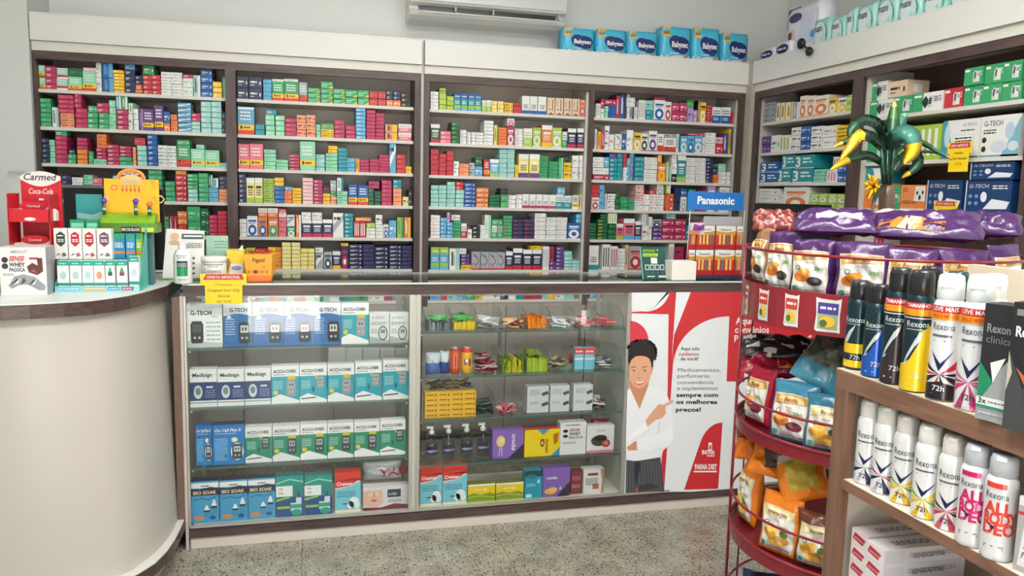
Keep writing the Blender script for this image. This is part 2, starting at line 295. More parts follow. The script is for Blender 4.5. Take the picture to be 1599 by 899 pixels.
BACK_STOCK = '''11|-1270,-1221,0,111,2,gG,b;-1221,-1174,0,108,4,CW,p;-1174,-1124,0,104,2,tW,b;-1126,-1064,0,66,1,gG,b;-1124,-1063,66,40,1,lG,p;-1062,-1003,0,94,1,gG,b;-1061,-1002,94,19,1,kW,p;-1003,-979,0,141,2,WS,p;-976,-927,0,140,2,Bb,v;-929,-879,0,108,7,YW,p;-876,-830,114,26,1,bW,p;-877,-831,0,114,4,NW,p;-830,-797,46,42,2,NW,p;-831,-799,0,46,1,RY,b;-796,-744,94,46,1,GW,p;-797,-755,0,92,4,RW,p;-755,-716,0,94,4,RW,p;-714,-665,0,112,4,WS,p;-665,-616,0,113,4,WS,p;-615,-567,89,18,1,CW,p;-616,-568,0,89,2,Wg,p;-566,-534,0,105,1,tW,v;-532,-477,0,137,4,BW,p;-477,-434,0,78,3,YW,t;-432,-413,0,103,1,Gg,v
12|-1262,-1202,0,133,6,Gg,p;-1200,-1173,0,94,1,Wt,v;-1172,-1103,68,86,4,CK,p;-1165,-1105,0,68,3,oO,p;-1101,-1071,94,71,3,Ck,p;-1099,-1048,0,94,4,CK,p;-1046,-1005,76,33,1,GW,p;-1047,-1001,0,76,3,GW,p;-1005,-952,78,47,2,CW,p;-999,-953,0,78,3,GW,p;-950,-921,74,65,2,gW,p;-952,-921,0,74,2,gG,p;-919,-895,97,66,1,bW,v;-894,-867,97,62,1,GW,v;-919,-867,0,97,4,CW,p;-865,-834,78,52,1,WG,v;-866,-845,0,78,1,WG,p;-843,-820,0,104,2,Wt,p;-818,-802,0,105,1,Pp,v;-801,-751,0,105,1,PY,b;-749,-707,0,126,1,PY,b;-707,-677,41,56,1,BW,p;-708,-679,0,41,1,OY,p;-675,-644,0,85,3,OR,p;-641,-580,0,144,6,bW,s;-579,-538,55,41,2,CW,p;-580,-539,0,55,3,tW,s;-535,-487,0,155,6,tW,s;-486,-438,0,157,6,tW,s;-437,-411,0,107,3,NS,p
13|-1253,-1219,0,118,5,Nt,p;-1218,-1194,0,112,4,gG,p;-1191,-1140,132,26,1,GW,p;-1192,-1141,0,132,6,CK,p;-1142,-1105,0,47,2,GW,p;-1136,-1108,47,22,1,NW,p;-1099,-1052,71,55,3,CK,p;-1099,-1054,0,71,3,OY,p;-1050,-1029,0,63,1,Gg,p;-1028,-972,0,28,1,gG,p;-1010,-967,80,67,2,OR,p;-1016,-971,28,52,3,CW,p;-968,-914,0,99,5,CW,p;-912,-858,43,51,3,CW,p;-914,-856,0,43,2,Gg,p;-853,-837,0,91,3,oR,p;-844,-793,100,36,1,RK,p;-833,-789,0,100,4,tW,s;-786,-740,0,155,6,BW,p;-738,-693,0,104,3,WG,p;-692,-652,0,103,3,WG,p;-651,-590,108,26,1,GW,p;-650,-588,0,108,1,GR,b;-587,-522,0,92,1,gY,b;-521,-453,0,89,1,gY,b;-560,-523,92,22,1,tG,p;-453,-411,0,27,1,tG,p
14|-1210,-1176,0,113,4,GW,p;-1172,-1130,0,118,5,NS,p;-1127,-1078,0,108,4,WS,p;-1075,-1035,0,121,5,gG,p;-1035,-993,0,107,4,KW,p;-989,-950,0,108,4,GW,p;-946,-906,0,121,5,tW,p;-903,-856,0,118,4,CW,p;-852,-791,0,128,5,NW,p;-786,-722,0,155,6,Gg,p;-710,-664,0,100,4,Gg,p;-660,-610,133,22,1,OY,p;-661,-609,0,133,5,RC,p;-607,-556,65,74,4,GW,p;-605,-558,0,65,3,tW,s;-554,-507,0,144,6,Gg,p;-507,-486,72,65,1,lt,v;-485,-460,72,50,1,tW,v;-506,-461,0,72,3,bT,p;-456,-404,67,64,3,NS,p;-459,-404,0,67,4,oO,p
15|-730,-696,0,97,5,GW,p;-694,-675,0,101,1,CR,v;-674,-658,0,102,1,CR,v;-656,-612,58,66,2,OY,p;-655,-614,0,58,2,RO,p;-610,-548,0,149,2,Gg,p;-547,-509,0,140,3,lt,p;-508,-469,0,108,5,CK,p;-467,-421,0,129,6,RC,p;-420,-404,0,102,4,YO,p
16|-754,-726,0,55,3,CK,p;-723,-682,0,96,5,GW,p;-678,-629,0,112,6,OY,p;-523,-477,0,97,5,RC,p;-475,-415,0,97,5,tW,p
21|-369,-308,0,111,2,NW,p;-306,-242,0,113,2,NW,p;-238,-196,0,104,5,bT,p;-194,-137,95,15,1,Wg,p;-194,-137,0,95,1,GO,b;-136,-66,99,15,1,Wg,p;-136,-66,0,99,1,GO,b;-64,-22,0,100,1,SR,b;-20,41,0,75,3,GY,q;44,105,74,36,1,GY,q;44,105,0,74,3,GY,q;106,166,0,76,3,GY,q;167,229,0,74,2,GY,q;230,288,0,75,2,GY,q;290,333,0,73,2,RO,p;334,375,0,74,2,RO,p;377,412,34,49,2,NW,t;377,412,0,34,1,OW,p;414,452,34,48,2,NW,t;414,453,0,34,1,OW,p;454,498,0,75,3,DY,p
22|-367,-283,0,137,1,bO,b;-279,-233,0,54,2,Tb,p;-225,-175,104,27,1,TW,p;-229,-184,0,104,4,gW,s;-181,-136,0,103,4,gW,s;-134,-78,0,91,4,CK,p;-76,-30,0,110,3,oO,p;-28,16,0,113,3,oO,p;20,41,0,66,2,gG,p;44,109,46,27,1,GY,p;44,109,0,46,2,YO,p;111,162,0,93,4,CK,p;169,218,0,67,3,CK,p;220,271,0,160,8,bW,p;275,322,0,152,8,CR,p;324,367,0,138,7,CR,p;372,436,0,83,2,oY,v;441,511,0,89,2,WK,t
23|-375,-308,0,125,1,KY,b;-307,-241,0,128,1,KY,b;-238,-180,0,102,5,gG,p;-179,-120,0,52,3,gG,p;-116,-64,0,81,5,Ct,p;-61,16,0,150,1,gY,b;19,63,0,86,4,tT,p;67,127,0,94,5,gG,p;80,127,94,38,2,YO,p;129,175,0,123,6,Tb,p;176,218,0,72,3,bT,p;220,242,0,70,1,YO,v;243,290,0,66,4,CR,p;292,341,0,71,4,CR,p;342,394,0,95,6,CR,p;395,429,0,159,1,bW,s;432,478,0,100,4,RO,p;480,512,0,39,2,YO,p
24|-369,-327,0,147,6,NW,p;-326,-287,0,128,1,yL,m;-286,-246,0,129,1,yL,m;-244,-190,0,126,5,LY,p;-188,-143,89,44,2,YW,p;-190,-141,0,89,4,Bb,p;-140,-102,68,19,1,bW,p;-140,-103,0,68,3,OR,p;-101,-55,0,82,5,YO,p;-50,3,0,135,7,kW,p;5,50,0,126,7,CW,p;52,87,58,41,1,DC,p;52,89,0,58,3,YO,p;90,121,70,56,1,SW,p;90,120,43,27,2,GW,p;90,120,0,43,2,oO,p;124,156,71,69,1,WT,v;122,178,0,71,3,gP,p;182,229,0,107,1,BO,b;231,286,0,104,1,BO,b;287,343,88,39,1,CD,p;287,315,0,88,4,lG,p;318,351,0,75,4,lB,p;354,408,0,134,6,CK,p;414,459,91,48,2,TW,p;416,461,0,91,4,oO,p;466,497,0,49,1,yY,p;498,518,0,86,2,DS,p
25|-366,-328,0,90,4,WS,p;-327,-274,0,106,1,WB,c;-271,-226,101,47,1,WO,t;-272,-226,0,101,1,OB,c;-224,-173,99,50,1,WO,t;-223,-173,0,99,1,OG,c;-170,-131,102,45,1,RW,t;-171,-132,0,102,2,KR,p;-130,-89,55,60,1,WS,s;-130,-89,0,55,1,GW,c;-85,-58,0,116,1,OW,v;-56,-7,91,39,1,WS,p;-56,-5,0,91,1,NW,m;-4,48,91,39,1,WS,p;-4,49,0,91,1,NW,m;50,101,0,94,1,NW,m;103,158,0,129,1,WS,s;160,207,0,129,6,TW,p;210,241,0,86,1,RW,V;242,273,0,85,1,RW,V;216,301,86,22,1,OY,p;276,322,53,26,1,LW,p;275,323,0,53,3,WL,p;324,360,70,53,1,WD,p;324,364,0,70,2,WS,p;365,393,0,72,1,WB,c;395,434,0,94,1,bW,p;437,472,0,111,1,LG,v;474,510,0,112,1,OY,v
26|-376,-337,0,103,4,TW,p;-334,-288,0,110,5,LY,p;-285,-230,0,107,4,RC,p;-226,-184,0,114,5,YO,p;-183,-158,0,114,6,OY,p;-156,-110,0,140,7,yW,p;-108,-64,0,140,7,yW,p;-63,-27,0,108,5,yY,p;-26,8,0,108,5,yY,p;11,52,86,27,1,WN,p;13,53,0,86,1,SW,s;55,97,0,91,1,SN,c;99,142,0,93,1,NY,m;143,182,121,17,1,YN,p;143,182,0,121,1,NC,c;184,255,0,132,6,NP,p;257,318,0,132,6,NP,p;319,392,0,121,5,NP,p;395,462,0,129,6,NP,p;464,527,0,127,6,NP,p
31|610,653,0,94,5,WS,p;657,693,82,33,1,LY,p;656,694,0,82,3,LY,p;696,734,0,74,3,LY,p;736,773,0,91,1,BT,n;774,810,0,91,1,BT,n;811,848,0,91,1,BT,n;849,885,0,92,1,BT,n;888,913,0,62,1,WL,t;914,939,0,64,1,WL,t;941,972,0,62,3,yO,p;974,1009,0,62,3,yO,p;1012,1061,0,56,2,YD,p;1063,1109,0,57,3,RC,p;1111,1155,0,98,1,WB,m;1157,1201,0,98,1,WB,m;1203,1251,0,99,1,WB,m;1255,1299,0,95,1,eD,z;1302,1348,0,96,1,eD,z;1351,1397,0,97,1,eD,z;1399,1444,0,97,1,eD,z;1447,1498,0,92,1,oR,c
32|612,662,0,100,1,lR,m;664,722,0,65,3,KW,p;724,769,0,115,5,lL,p;771,806,0,75,4,Wl,p;809,831,0,65,4,WD,p;833,857,0,66,4,WS,p;858,901,0,66,4,WS,p;902,955,0,130,7,Wt,p;959,980,0,109,1,yL,v;983,1031,0,98,3,OR,p;1032,1072,105,42,1,WC,c;1033,1073,0,105,1,CW,c;1075,1121,0,95,6,WP,p;1123,1174,0,99,1,WL,t;1178,1226,0,105,1,LW,c;1227,1288,0,121,1,OY,m;1290,1346,0,110,1,LW,c;1349,1378,0,91,1,WG,t;1379,1430,0,110,1,NW,m;1433,1487,0,112,1,NW,m
33|614,657,0,137,5,RC,p;659,698,0,115,5,RC,p;700,736,0,131,5,RC,p;738,768,0,79,2,WB,p;770,823,0,67,3,oR,p;825,855,0,74,2,SN,p;859,897,55,50,1,lS,p;856,899,0,55,1,bW,p;904,938,0,93,1,RY,b;940,991,0,97,1,bL,m;991,1034,0,152,6,tS,p;1036,1078,0,154,6,tS,p;1081,1100,0,70,2,YO,p;1101,1160,0,131,1,yP,m;1162,1221,0,132,1,yP,m;1223,1272,0,125,4,Gl,p;1275,1329,0,96,4,Gl,p;1330,1358,0,118,1,Gg,v;1362,1408,0,93,2,YO,p;1360,1403,93,33,1,DG,p;1410,1450,0,133,2,WS,p;1453,1491,0,135,2,WS,p
34|616,658,0,114,5,tS,p;660,702,0,115,5,tS,p;704,750,0,116,5,tS,p;706,750,116,19,1,gW,p;752,798,0,93,4,tW,p;753,796,93,43,2,RW,s;799,862,0,132,6,BN,p;866,935,0,107,4,OY,p;938,1000,0,70,4,lG,p;1001,1044,71,36,2,Dl,p;1003,1045,0,71,2,GL,p;1047,1089,0,70,3,WS,p;1091,1126,0,75,3,WS,p;1127,1165,0,79,1,WC,m;1166,1204,0,78,1,WC,m;1206,1243,0,79,1,WC,m;1244,1281,0,79,1,WC,m;1283,1321,0,78,1,WC,m;1322,1368,0,81,1,WT,t;1330,1376,81,40,1,bW,p;1369,1414,0,76,1,WT,t;1418,1458,0,79,1,WY,b;1460,1484,0,84,1,YW,v
35|618,669,0,124,7,Wk,p;671,705,0,111,5,bW,s;707,740,0,86,4,bW,s;707,729,86,53,1,kP,v;731,780,96,31,2,Wl,p;741,784,0,96,5,Gl,p;786,817,0,81,1,WR,t;821,847,0,51,1,WR,p;817,845,51,20,1,DS,p;849,891,0,68,3,DW,p;892,917,0,73,3,WG,p;917,954,0,130,1,Wg,v;956,1018,73,34,1,GW,p;957,987,0,73,1,WG,t;989,1021,0,73,1,SG,t;1021,1073,0,127,7,GR,p;1075,1136,0,110,5,NR,p;1138,1199,0,111,5,NR,p;1202,1267,0,144,6,WS,p;1269,1329,0,122,5,WS,p;1331,1392,0,123,5,WS,p;1395,1492,0,93,1,BW,c;1444,1492,93,50,2,bW,p
36|620,668,0,124,1,Lb,n;669,719,0,124,1,Lb,n;722,780,0,118,1,Wt,v;781,817,86,32,1,WS,p;787,834,28,58,3,PW,p;788,845,0,28,1,YO,p;846,895,0,101,1,SR,h;897,943,0,100,1,SR,h;944,991,0,99,1,SR,h;992,1038,0,98,1,SR,h;1040,1081,0,102,1,NR,m;1082,1137,0,120,1,NR,m;1139,1193,0,113,1,NR,m;1194,1249,0,114,1,NR,m;1185,1252,114,21,1,YW,p;1254,1293,0,133,1,WS,V;1295,1331,49,83,1,CD,v;1296,1334,0,49,2,PW,p;1333,1376,0,132,6,PW,s;1380,1429,54,51,2,tW,s;1381,1427,0,54,3,tW,s;1428,1474,0,55,3,tW,s
41|1539,1569,0,78,1,WS,V;1569,1588,52,52,1,CR,p;1571,1590,0,52,1,WG,p;1591,1614,0,67,2,gT,p;1590,1661,72,31,1,CR,p;1616,1662,0,72,3,BN,p;1661,1684,0,129,1,CR,v;1685,1720,0,141,1,BN,v;1722,1774,69,53,1,WS,p;1722,1742,122,16,1,WS,p;1725,1741,0,68,1,WS,p;1742,1769,0,69,1,SN,v;1770,1792,0,69,1,WS,V;1794,1838,0,109,1,WS,V;1841,1886,58,53,1,tT,p;1843,1888,0,58,2,Tt,p;1889,1957,0,116,1,WB,c;1889,1960,116,16,1,CR,p;1959,2000,0,110,1,WR,c;2002,2049,0,106,2,CR,p;2051,2096,0,108,2,CR,p;2097,2140,80,44,1,GL,p;2100,2139,0,80,1,pP,p;2141,2165,0,70,2,pW,p;2163,2176,0,127,1,De,v;2179,2218,0,118,1,YW,c;2221,2255,0,102,6,RW,p;2257,2316,0,95,1,WB,t;2318,2376,0,97,1,WB,t;2379,2426,0,72,2,RC,p
42|1539,1553,0,112,1,Wk,v;1555,1579,0,99,1,YO,v;1581,1598,0,104,1,RC,v;1598,1625,0,132,2,Wt,p;1628,1658,0,87,1,WK,p;1659,1700,0,90,1,WY,h;1703,1730,0,92,1,BN,p;1730,1770,0,116,1,WS,p;1772,1819,0,104,1,YW,c;1820,1865,0,100,1,WD,c;1866,1919,0,117,1,WP,c;1922,1961,0,101,1,WR,b;1963,2021,82,21,1,SD,p;1963,2038,0,82,1,WR,b;2041,2060,0,106,1,WT,v;2063,2107,0,96,1,bW,c;2108,2150,0,98,1,bB,c;2152,2203,0,100,1,bW,c;2107,2214,100,14,1,CR,p;2205,2224,0,94,1,WS,p;2225,2289,0,121,4,WS,p;2292,2338,60,38,1,kW,p;2294,2338,0,60,1,RW,p;2339,2372,0,122,1,PB,v;2371,2397,0,148,1,YN,v;2399,2426,0,149,1,NY,c
43|1532,1599,70,58,2,WS,p;1601,1631,70,60,1,bW,p;1536,1633,31,39,1,WS,p;1536,1635,0,31,1,CW,p;1632,1679,126,27,1,Pb,p;1633,1681,0,126,5,TW,p;1681,1712,0,153,6,Tb,p;1714,1736,76,78,3,RC,p;1717,1738,0,76,2,WT,p;1738,1758,0,128,3,bW,p;1758,1784,0,157,2,SB,v;1787,1842,0,137,5,Tt,p;1846,1927,0,138,6,WS,p;1927,1953,105,56,1,OY,v;1930,1982,0,105,1,OY,c;1983,1999,0,115,1,LW,v;2001,2018,0,108,1,GW,v;2016,2048,109,54,1,WS,p;2019,2051,47,62,1,WS,p;2022,2054,0,47,1,DW,p;2050,2106,0,159,1,TL,m;2109,2171,0,144,6,WS,p;2172,2235,0,145,6,WS,p;2236,2277,0,146,7,NW,s;2282,2317,51,46,1,NS,p;2284,2318,0,51,1,OR,p;2317,2366,68,48,1,gW,p;2319,2365,0,68,3,WS,p;2367,2413,0,69,3,WS,p;2414,2429,0,85,1,Pp,v
44|1529,1577,70,71,3,RC,p;1532,1580,0,70,1,WR,c;1579,1609,0,140,2,bB,p;1614,1626,0,91,1,WS,v;1628,1676,0,92,3,WD,p;1677,1704,0,100,3,lG,p;1707,1753,0,76,4,Gl,p;1755,1792,0,59,3,Gl,p;1799,1850,55,90,3,ko,p;1795,1846,0,55,2,WS,p;1847,1884,0,93,3,WS,p;1890,1932,94,25,1,RW,p;1885,1934,0,94,3,WR,p;1935,1979,0,95,3,WS,p;1932,1974,95,58,1,WS,c;1988,2017,100,52,1,LW,v;1980,2007,0,99,1,RO,v;2009,2039,0,100,2,OR,c;2042,2081,0,133,5,NB,p;2083,2121,85,46,1,BW,p;2085,2124,0,85,1,WS,c;2133,2181,0,129,4,TW,p;2186,2246,0,123,3,CW,p;2252,2305,0,153,1,pW,c;2330,2407,0,147,3,WS,p
45|1527,1569,0,94,5,lG,p;1574,1636,0,116,6,lY,p;1590,1631,116,28,2,lG,p;1638,1692,92,60,1,WL,V;1641,1687,0,92,3,lG,p;1689,1733,0,92,1,KL,m;1734,1801,0,122,1,Kb,m;1804,1844,0,108,1,Nb,m;1846,1887,85,70,1,WS,v;1849,1890,0,85,1,WR,p;1889,1911,0,135,1,WS,p;1913,1968,74,47,1,SN,c;1916,1971,0,74,3,PC,p;1971,2051,0,123,3,CW,p;2053,2125,0,124,3,CW,p;2004,2061,124,31,1,tW,p;2129,2149,0,87,1,TG,p;2152,2209,0,102,4,GW,p;2212,2264,0,118,5,RC,p;2274,2331,0,89,3,WS,p;2335,2404,0,105,4,bW,p
46|1529,1589,0,140,1,WT,m;1610,1659,0,147,1,WD,V;1661,1706,0,137,1,WC,V;1708,1752,0,123,3,WS,p;1753,1771,0,145,1,eY,v;1773,1855,0,138,1,SR,c;1914,1961,0,128,1,lG,c;2023,2057,0,154,1,WS,V;2060,2120,0,136,2,CN,p;2152,2201,0,129,3,RW,p;2331,2405,0,138,4,TW,p'''
SIDE_STOCK = '''51|4149,3970,0,112,4,SD,p;3956,3906,0,101,1,WY,v;3903,3855,0,97,1,WY,v;3852,3802,0,94,1,WY,v;3798,3738,0,86,1,pW,v;3737,3679,0,114,1,WO,c;3676,3613,0,107,1,WO,c;3611,3496,0,99,1,WO,c;3491,3429,0,78,1,YW,c;3427,3358,0,72,1,WY,c;3355,3277,0,77,2,LW,p
52|4160,3997,0,93,2,PS,p;3993,3905,0,95,1,WG,p;3901,3797,0,88,1,WL,V;3796,3709,0,124,3,WN,p;3707,3625,0,124,3,BW,p;3621,3529,0,116,3,WD,p;3525,3416,0,112,2,WS,p;3414,3278,0,105,3,YO,p
53|4135,4083,0,113,2,bB,p;4081,3888,0,119,2,BW,3;3872,3749,78,74,1,TW,3;3745,3576,74,72,1,TW,3;3898,3771,0,78,1,TW,3;3768,3583,0,74,1,TW,3;3575,3467,0,69,2,gT,p;3463,3388,0,58,1,WK,V;3428,3362,58,68,1,WR,V;3388,3321,0,90,2,BW,p;3319,3284,0,106,1,bO,v
54|4132,3882,0,117,3,WS,p;3873,3834,0,88,2,WS,p;3833,3606,0,126,1,WO,c;3597,3524,0,94,2,LW,c;3521,3452,0,94,2,LW,c;3449,3382,0,93,2,LW,c;3380,3282,0,93,2,LW,c
61|3228,3032,0,76,1,WG,x;3030,2915,0,80,1,GW,x;2913,2748,0,78,1,WG,x;2746,2651,0,81,1,RW,x;3235,3084,76,85,1,WG,x;3082,2968,80,71,1,eW,p;2646,2554,0,78,1,GW,x;2552,2464,0,73,1,GW,x;2463,2376,0,70,1,GW,x;2645,2555,78,69,1,GW,x;2551,2465,73,74,1,GW,x;2462,2381,70,75,1,GW,x
62|3240,3048,0,144,1,GW,x;2978,2863,0,148,1,LG,p;2861,2739,0,147,1,LW,V;2737,2548,0,155,1,WT,n5;2547,2369,0,156,1,WT,n6
63|3228,3071,117,84,1,TW,n4;3218,3058,0,117,1,OW,x;2986,2945,0,107,1,GW,p;2941,2797,0,108,1,OW,oc;2793,2607,0,127,1,BN,gt;2594,2380,0,125,1,BN,gt;2574,2372,125,67,1,BN,gt'''
BACK_LEVELS = {'A1': 1.884, 'B1': 1.88, 'A2': 1.709, 'B2': 1.705, 'A3': 1.538, 'B3': 1.534, 'A4': 1.367, 'B4': 1.367, 'A5': 1.195, 'B5': 1.197, 'A6': 1.028, 'B6': 1.023}
SIDE_LEVELS = {'51': 1.878, '52': 1.709, '53': 1.539, '54': 1.392, '61': 1.831, '62': 1.628, '63': 1.418}

# ------------------------------------------------------------------ the room
WX0, WX1, WY0, WY1, HC = -2.9, 2.90, -1.2, 4.50, 3.12
WALLC = (222, 224, 222)
def wall(name, boxes):
    g = Geo()
    for b in boxes: g.box(*b, WALLC, 'paint')
    return struct(g.build(name))
wall('wall_back', [(WX0, WX1+.1, WY1, WY1+.12, 0, HC)])
wall('wall_right', [(WX1, WX1+.12, WY0, WY1, 0, HC)])
wall('wall_left', [(WX0-.12, WX0, WY0, WY1, 0, HC)])
struct(quick('wall_partition', None, (WX0, -1.266, 4.17, 4.5, 0, HC, (204, 208, 204), 'paint')), 'pale grey wall return beside the shelf unit')
DOOR = (-0.60, 0.06)
wall('wall_front', [(WX0, DOOR[0], WY0-.12, WY0, 0, HC), (DOOR[0], DOOR[1], WY0-.12, WY0, 2.25, HC), (DOOR[1], 2.70, WY0-.12, WY0, 0, HC), (2.70, 2.80, WY0-.12, WY0, 2.3, HC), (2.80, WX1, WY0-.12, WY0, 0, HC)])
struct(quick('ceiling', None, (WX0, WX1+.1, WY0, WY1+.1, HC, HC+.1, (232, 232, 228), 'paint')))
g = Geo(); g.box(WX0, WX1, WY0-.12, WY1, -0.08, -0.004, (118, 116, 108), 'paint'); floor = struct(g.build('floor'))
struct(quick('pavement', None, (-9, 9, -12, WY0-.121, -.1, -.02, (178, 174, 166), 'paint')), 'grey pavement outside the street door')
def floor_tiles():
    t = 0.4; gap = 0.0012; me = None
    gg = Geo(); gg.box(gap, t-gap, gap, t-gap, -0.004, 0, 'W', 'terrazzo'); me = gg.mesh('tile')
    gb = Geo(); gb.box(0, 1, 0, 1, -0.004, 0, 'W', 'terrazzo'); rest = gb.mesh('terrazzo_slab')
    xs = [1.55-t*k for k in range(0, 6)]; ys = [3.22-t*k for k in range(-1, 3)]
    for x in xs:
        for y in ys:
            o = bpy.data.objects.new('tile', me); SC.collection.objects.link(o); o.parent = floor; o.location = (x, y, 0)
    X0, X1, Y0, Y1 = min(xs), max(xs)+t, min(ys), max(ys)+t
    for a, b, c, d in ((WX0, X0, WY0-.12, WY1), (X1, WX1, WY0-.12, WY1), (X0, X1, WY0-.12, Y0), (X0, X1, Y1, WY1)):
        o = bpy.data.objects.new('terrazzo_slab', rest); SC.collection.objects.link(o); o.parent = floor; o.location = (a, c, 0); o.scale = (b-a, d-c, 1)
floor_tiles()
for k, (lx, ly, lw) in enumerate(LAMPS):
    t = empty('ceiling_tube_lamp', (lx, ly, HC), ['white ceiling tube lamp by the street door', 'white ceiling tube lamp near the entrance slit', 'white ceiling tube lamp in front of the curved counter', 'white ceiling tube lamp over the red snack rack', 'white ceiling tube lamp over the glass counter'][k], 'lamp', 'ceiling tube lamps')
    quick('housing', t, (-.62, .62, -.16, .16, -.022, -.001, (236,236,232), 'plastic'))

# ------------------------------------------------------------------ wall shelving units
DARK = (84, 66, 63); PANEL_W = (222, 222, 217); INNER = (150, 140, 134); WHITE_M = (216, 213, 204)
YS = 4.20
def shelf_unit(label, x0, x1, divs, levels, side_l, side_r, base_z=0.1, back=INNER, inner_cols=None):
    """front at local y=0, depth .26, local x along the wall; divs = stile spans"""
    t = empty('shelving_unit', (0,0,0), label, 'shelf unit', 'dark framed shelf units lining the walls')
    D = .255
    for a, b, c in (back if isinstance(back, list) else [(x0, x1, back)]): quick('back_panel', t, (a, b, D, D+.012, base_z, 2.215, c, 'laminate'))
    quick('top_panel', t, (x0, x1, .0, D, 2.060, 2.078, WHITE_M, 'laminate'))
    quick('lower_cabinet', t, (x0, x1, .012, D, base_z, .838, (168,160,152), 'laminate'))
    n = max(2, round((x1-x0)/.45)); w = (x1-x0)/n
    for k in range(n):
        d = quick('door', t, (x0+k*w+.004, x0+(k+1)*w-.004, -.004, .012, base_z+.03, .825, (172,166,158), 'laminate'))
        quick('handle', d, (x0+k*w+w-.04, x0+k*w+w-.03, -.022, -.004, .6, .7, (170,170,170), 'satin_metal'))
    f = quick('fascia_panel', t, (x0, x1, -.024, -.004, 2.100, 2.218, PANEL_W, 'laminate'))
    quick('cornice_strip', t, (x0, x1, -.008, .02, 2.056, 2.099, WHITE_M, 'laminate'))
    quick('top_rail', t, (x0, x1, -.003, .018, 2.018, 2.055, DARK, 'wood_dark'))
    quick('deck', t, (x0, x1, -.024, D, 2.2185, 2.226, PANEL_W, 'laminate'))
    for a, b, z in divs: quick('stile', t, (a, b, -.003, .018, .09, 2.018 if z is None else z, DARK, 'wood_dark_upright'))
    for a, b, c in inner_cols or []: quick('side_panel', t, (a, b, .0185, D, .839, 2.05, c, 'laminate'))
    for a, b, zs in levels:
        for z in zs:
            g = Geo(); g.box(a, b, .022, D-.001, z-.016, z, (212, 209, 200), 'laminate'); g.build('shelf', t)
    return t
ra = BACK_LEVELS
ua = shelf_unit('dark framed wall shelf unit beside the pale wall return, packed with cartons', -1.262, .555,
    [(-1.262,-1.252,None), (-.415,-.366,None), (.522,.555,None)],
    [(-1.250,-.417,[ra['A%d'%i] for i in range(1,7)]+[.856]), (-.363,.519,[ra['A%d'%i] for i in range(1,7)]+[.856])], 0, 0, back=[(-1.262,-.40,(150,138,132)),(-.3995,.555,(214,205,198))],  # first bay's back panel coloured darker, putting the bay's shade into the laminate
    inner_cols=[(-.409,-.378,(104,88,84)), (.528,.554,(104,88,84)), (-1.262,-1.25,(96,80,76))])
ua.location = (0, YS, 0)
ub = shelf_unit('dark framed wall shelf unit under the air conditioner, packed with cartons', .571, 2.446,
    [(.571,.601,None), (1.490,1.517,None), (2.410,2.446,None)],
    [(.604,1.474,[ra['B%d'%i] for i in range(1,7)]+[.856]), (1.521,2.396,[ra['B%d'%i] for i in range(1,7)]+[.856])], 0, 0, back=(216,207,200),
    inner_cols=[(.573,.600,(104,88,84)), (1.476,1.490,(206,202,194)), (1.491,1.516,(120,104,98)), (2.398,2.444,(190,186,178))])
ub.location = (0, YS, 0)
# side unit: local x runs from the room corner towards the camera, local -y faces into the room
XS = 2.47; YC = 4.13
sl = SIDE_LEVELS
uc = shelf_unit('dark framed side wall shelf unit beyond the red rack, with device boxes', 0, YC-2.27,
    [(0,.04,None), (.855,.925,None), (1.815,1.86,None)],
    [(.05,.852,[sl['51'],sl['52'],sl['53'],sl['54'],1.2,1.02]), (.945,1.81,[sl['61'],sl['62'],sl['63'],1.2,1.02])], 0, 0, back=(92,74,66),
    inner_cols=[(.002,.038,(196,192,184)), (.862,.925,(196,190,176)), (.926,.942,(200,196,184)), (1.817,1.858,(92,74,66))])
uc.rotation_euler.z = -PI/2; uc.location = (XS, YC, 0)
struct(quick('trim_1', None, (2.447, 2.49, 4.135, 4.21, 0, 2.215, (182,178,166), 'laminate')), 'pale corner filler between the two shelf units')

struct(quick('trim_2', None, (.5555, .5705, YS+.008, YS+.2, .1, 2.222, (190,186,176), 'laminate')), 'pale filler strip between the two back shelf units')
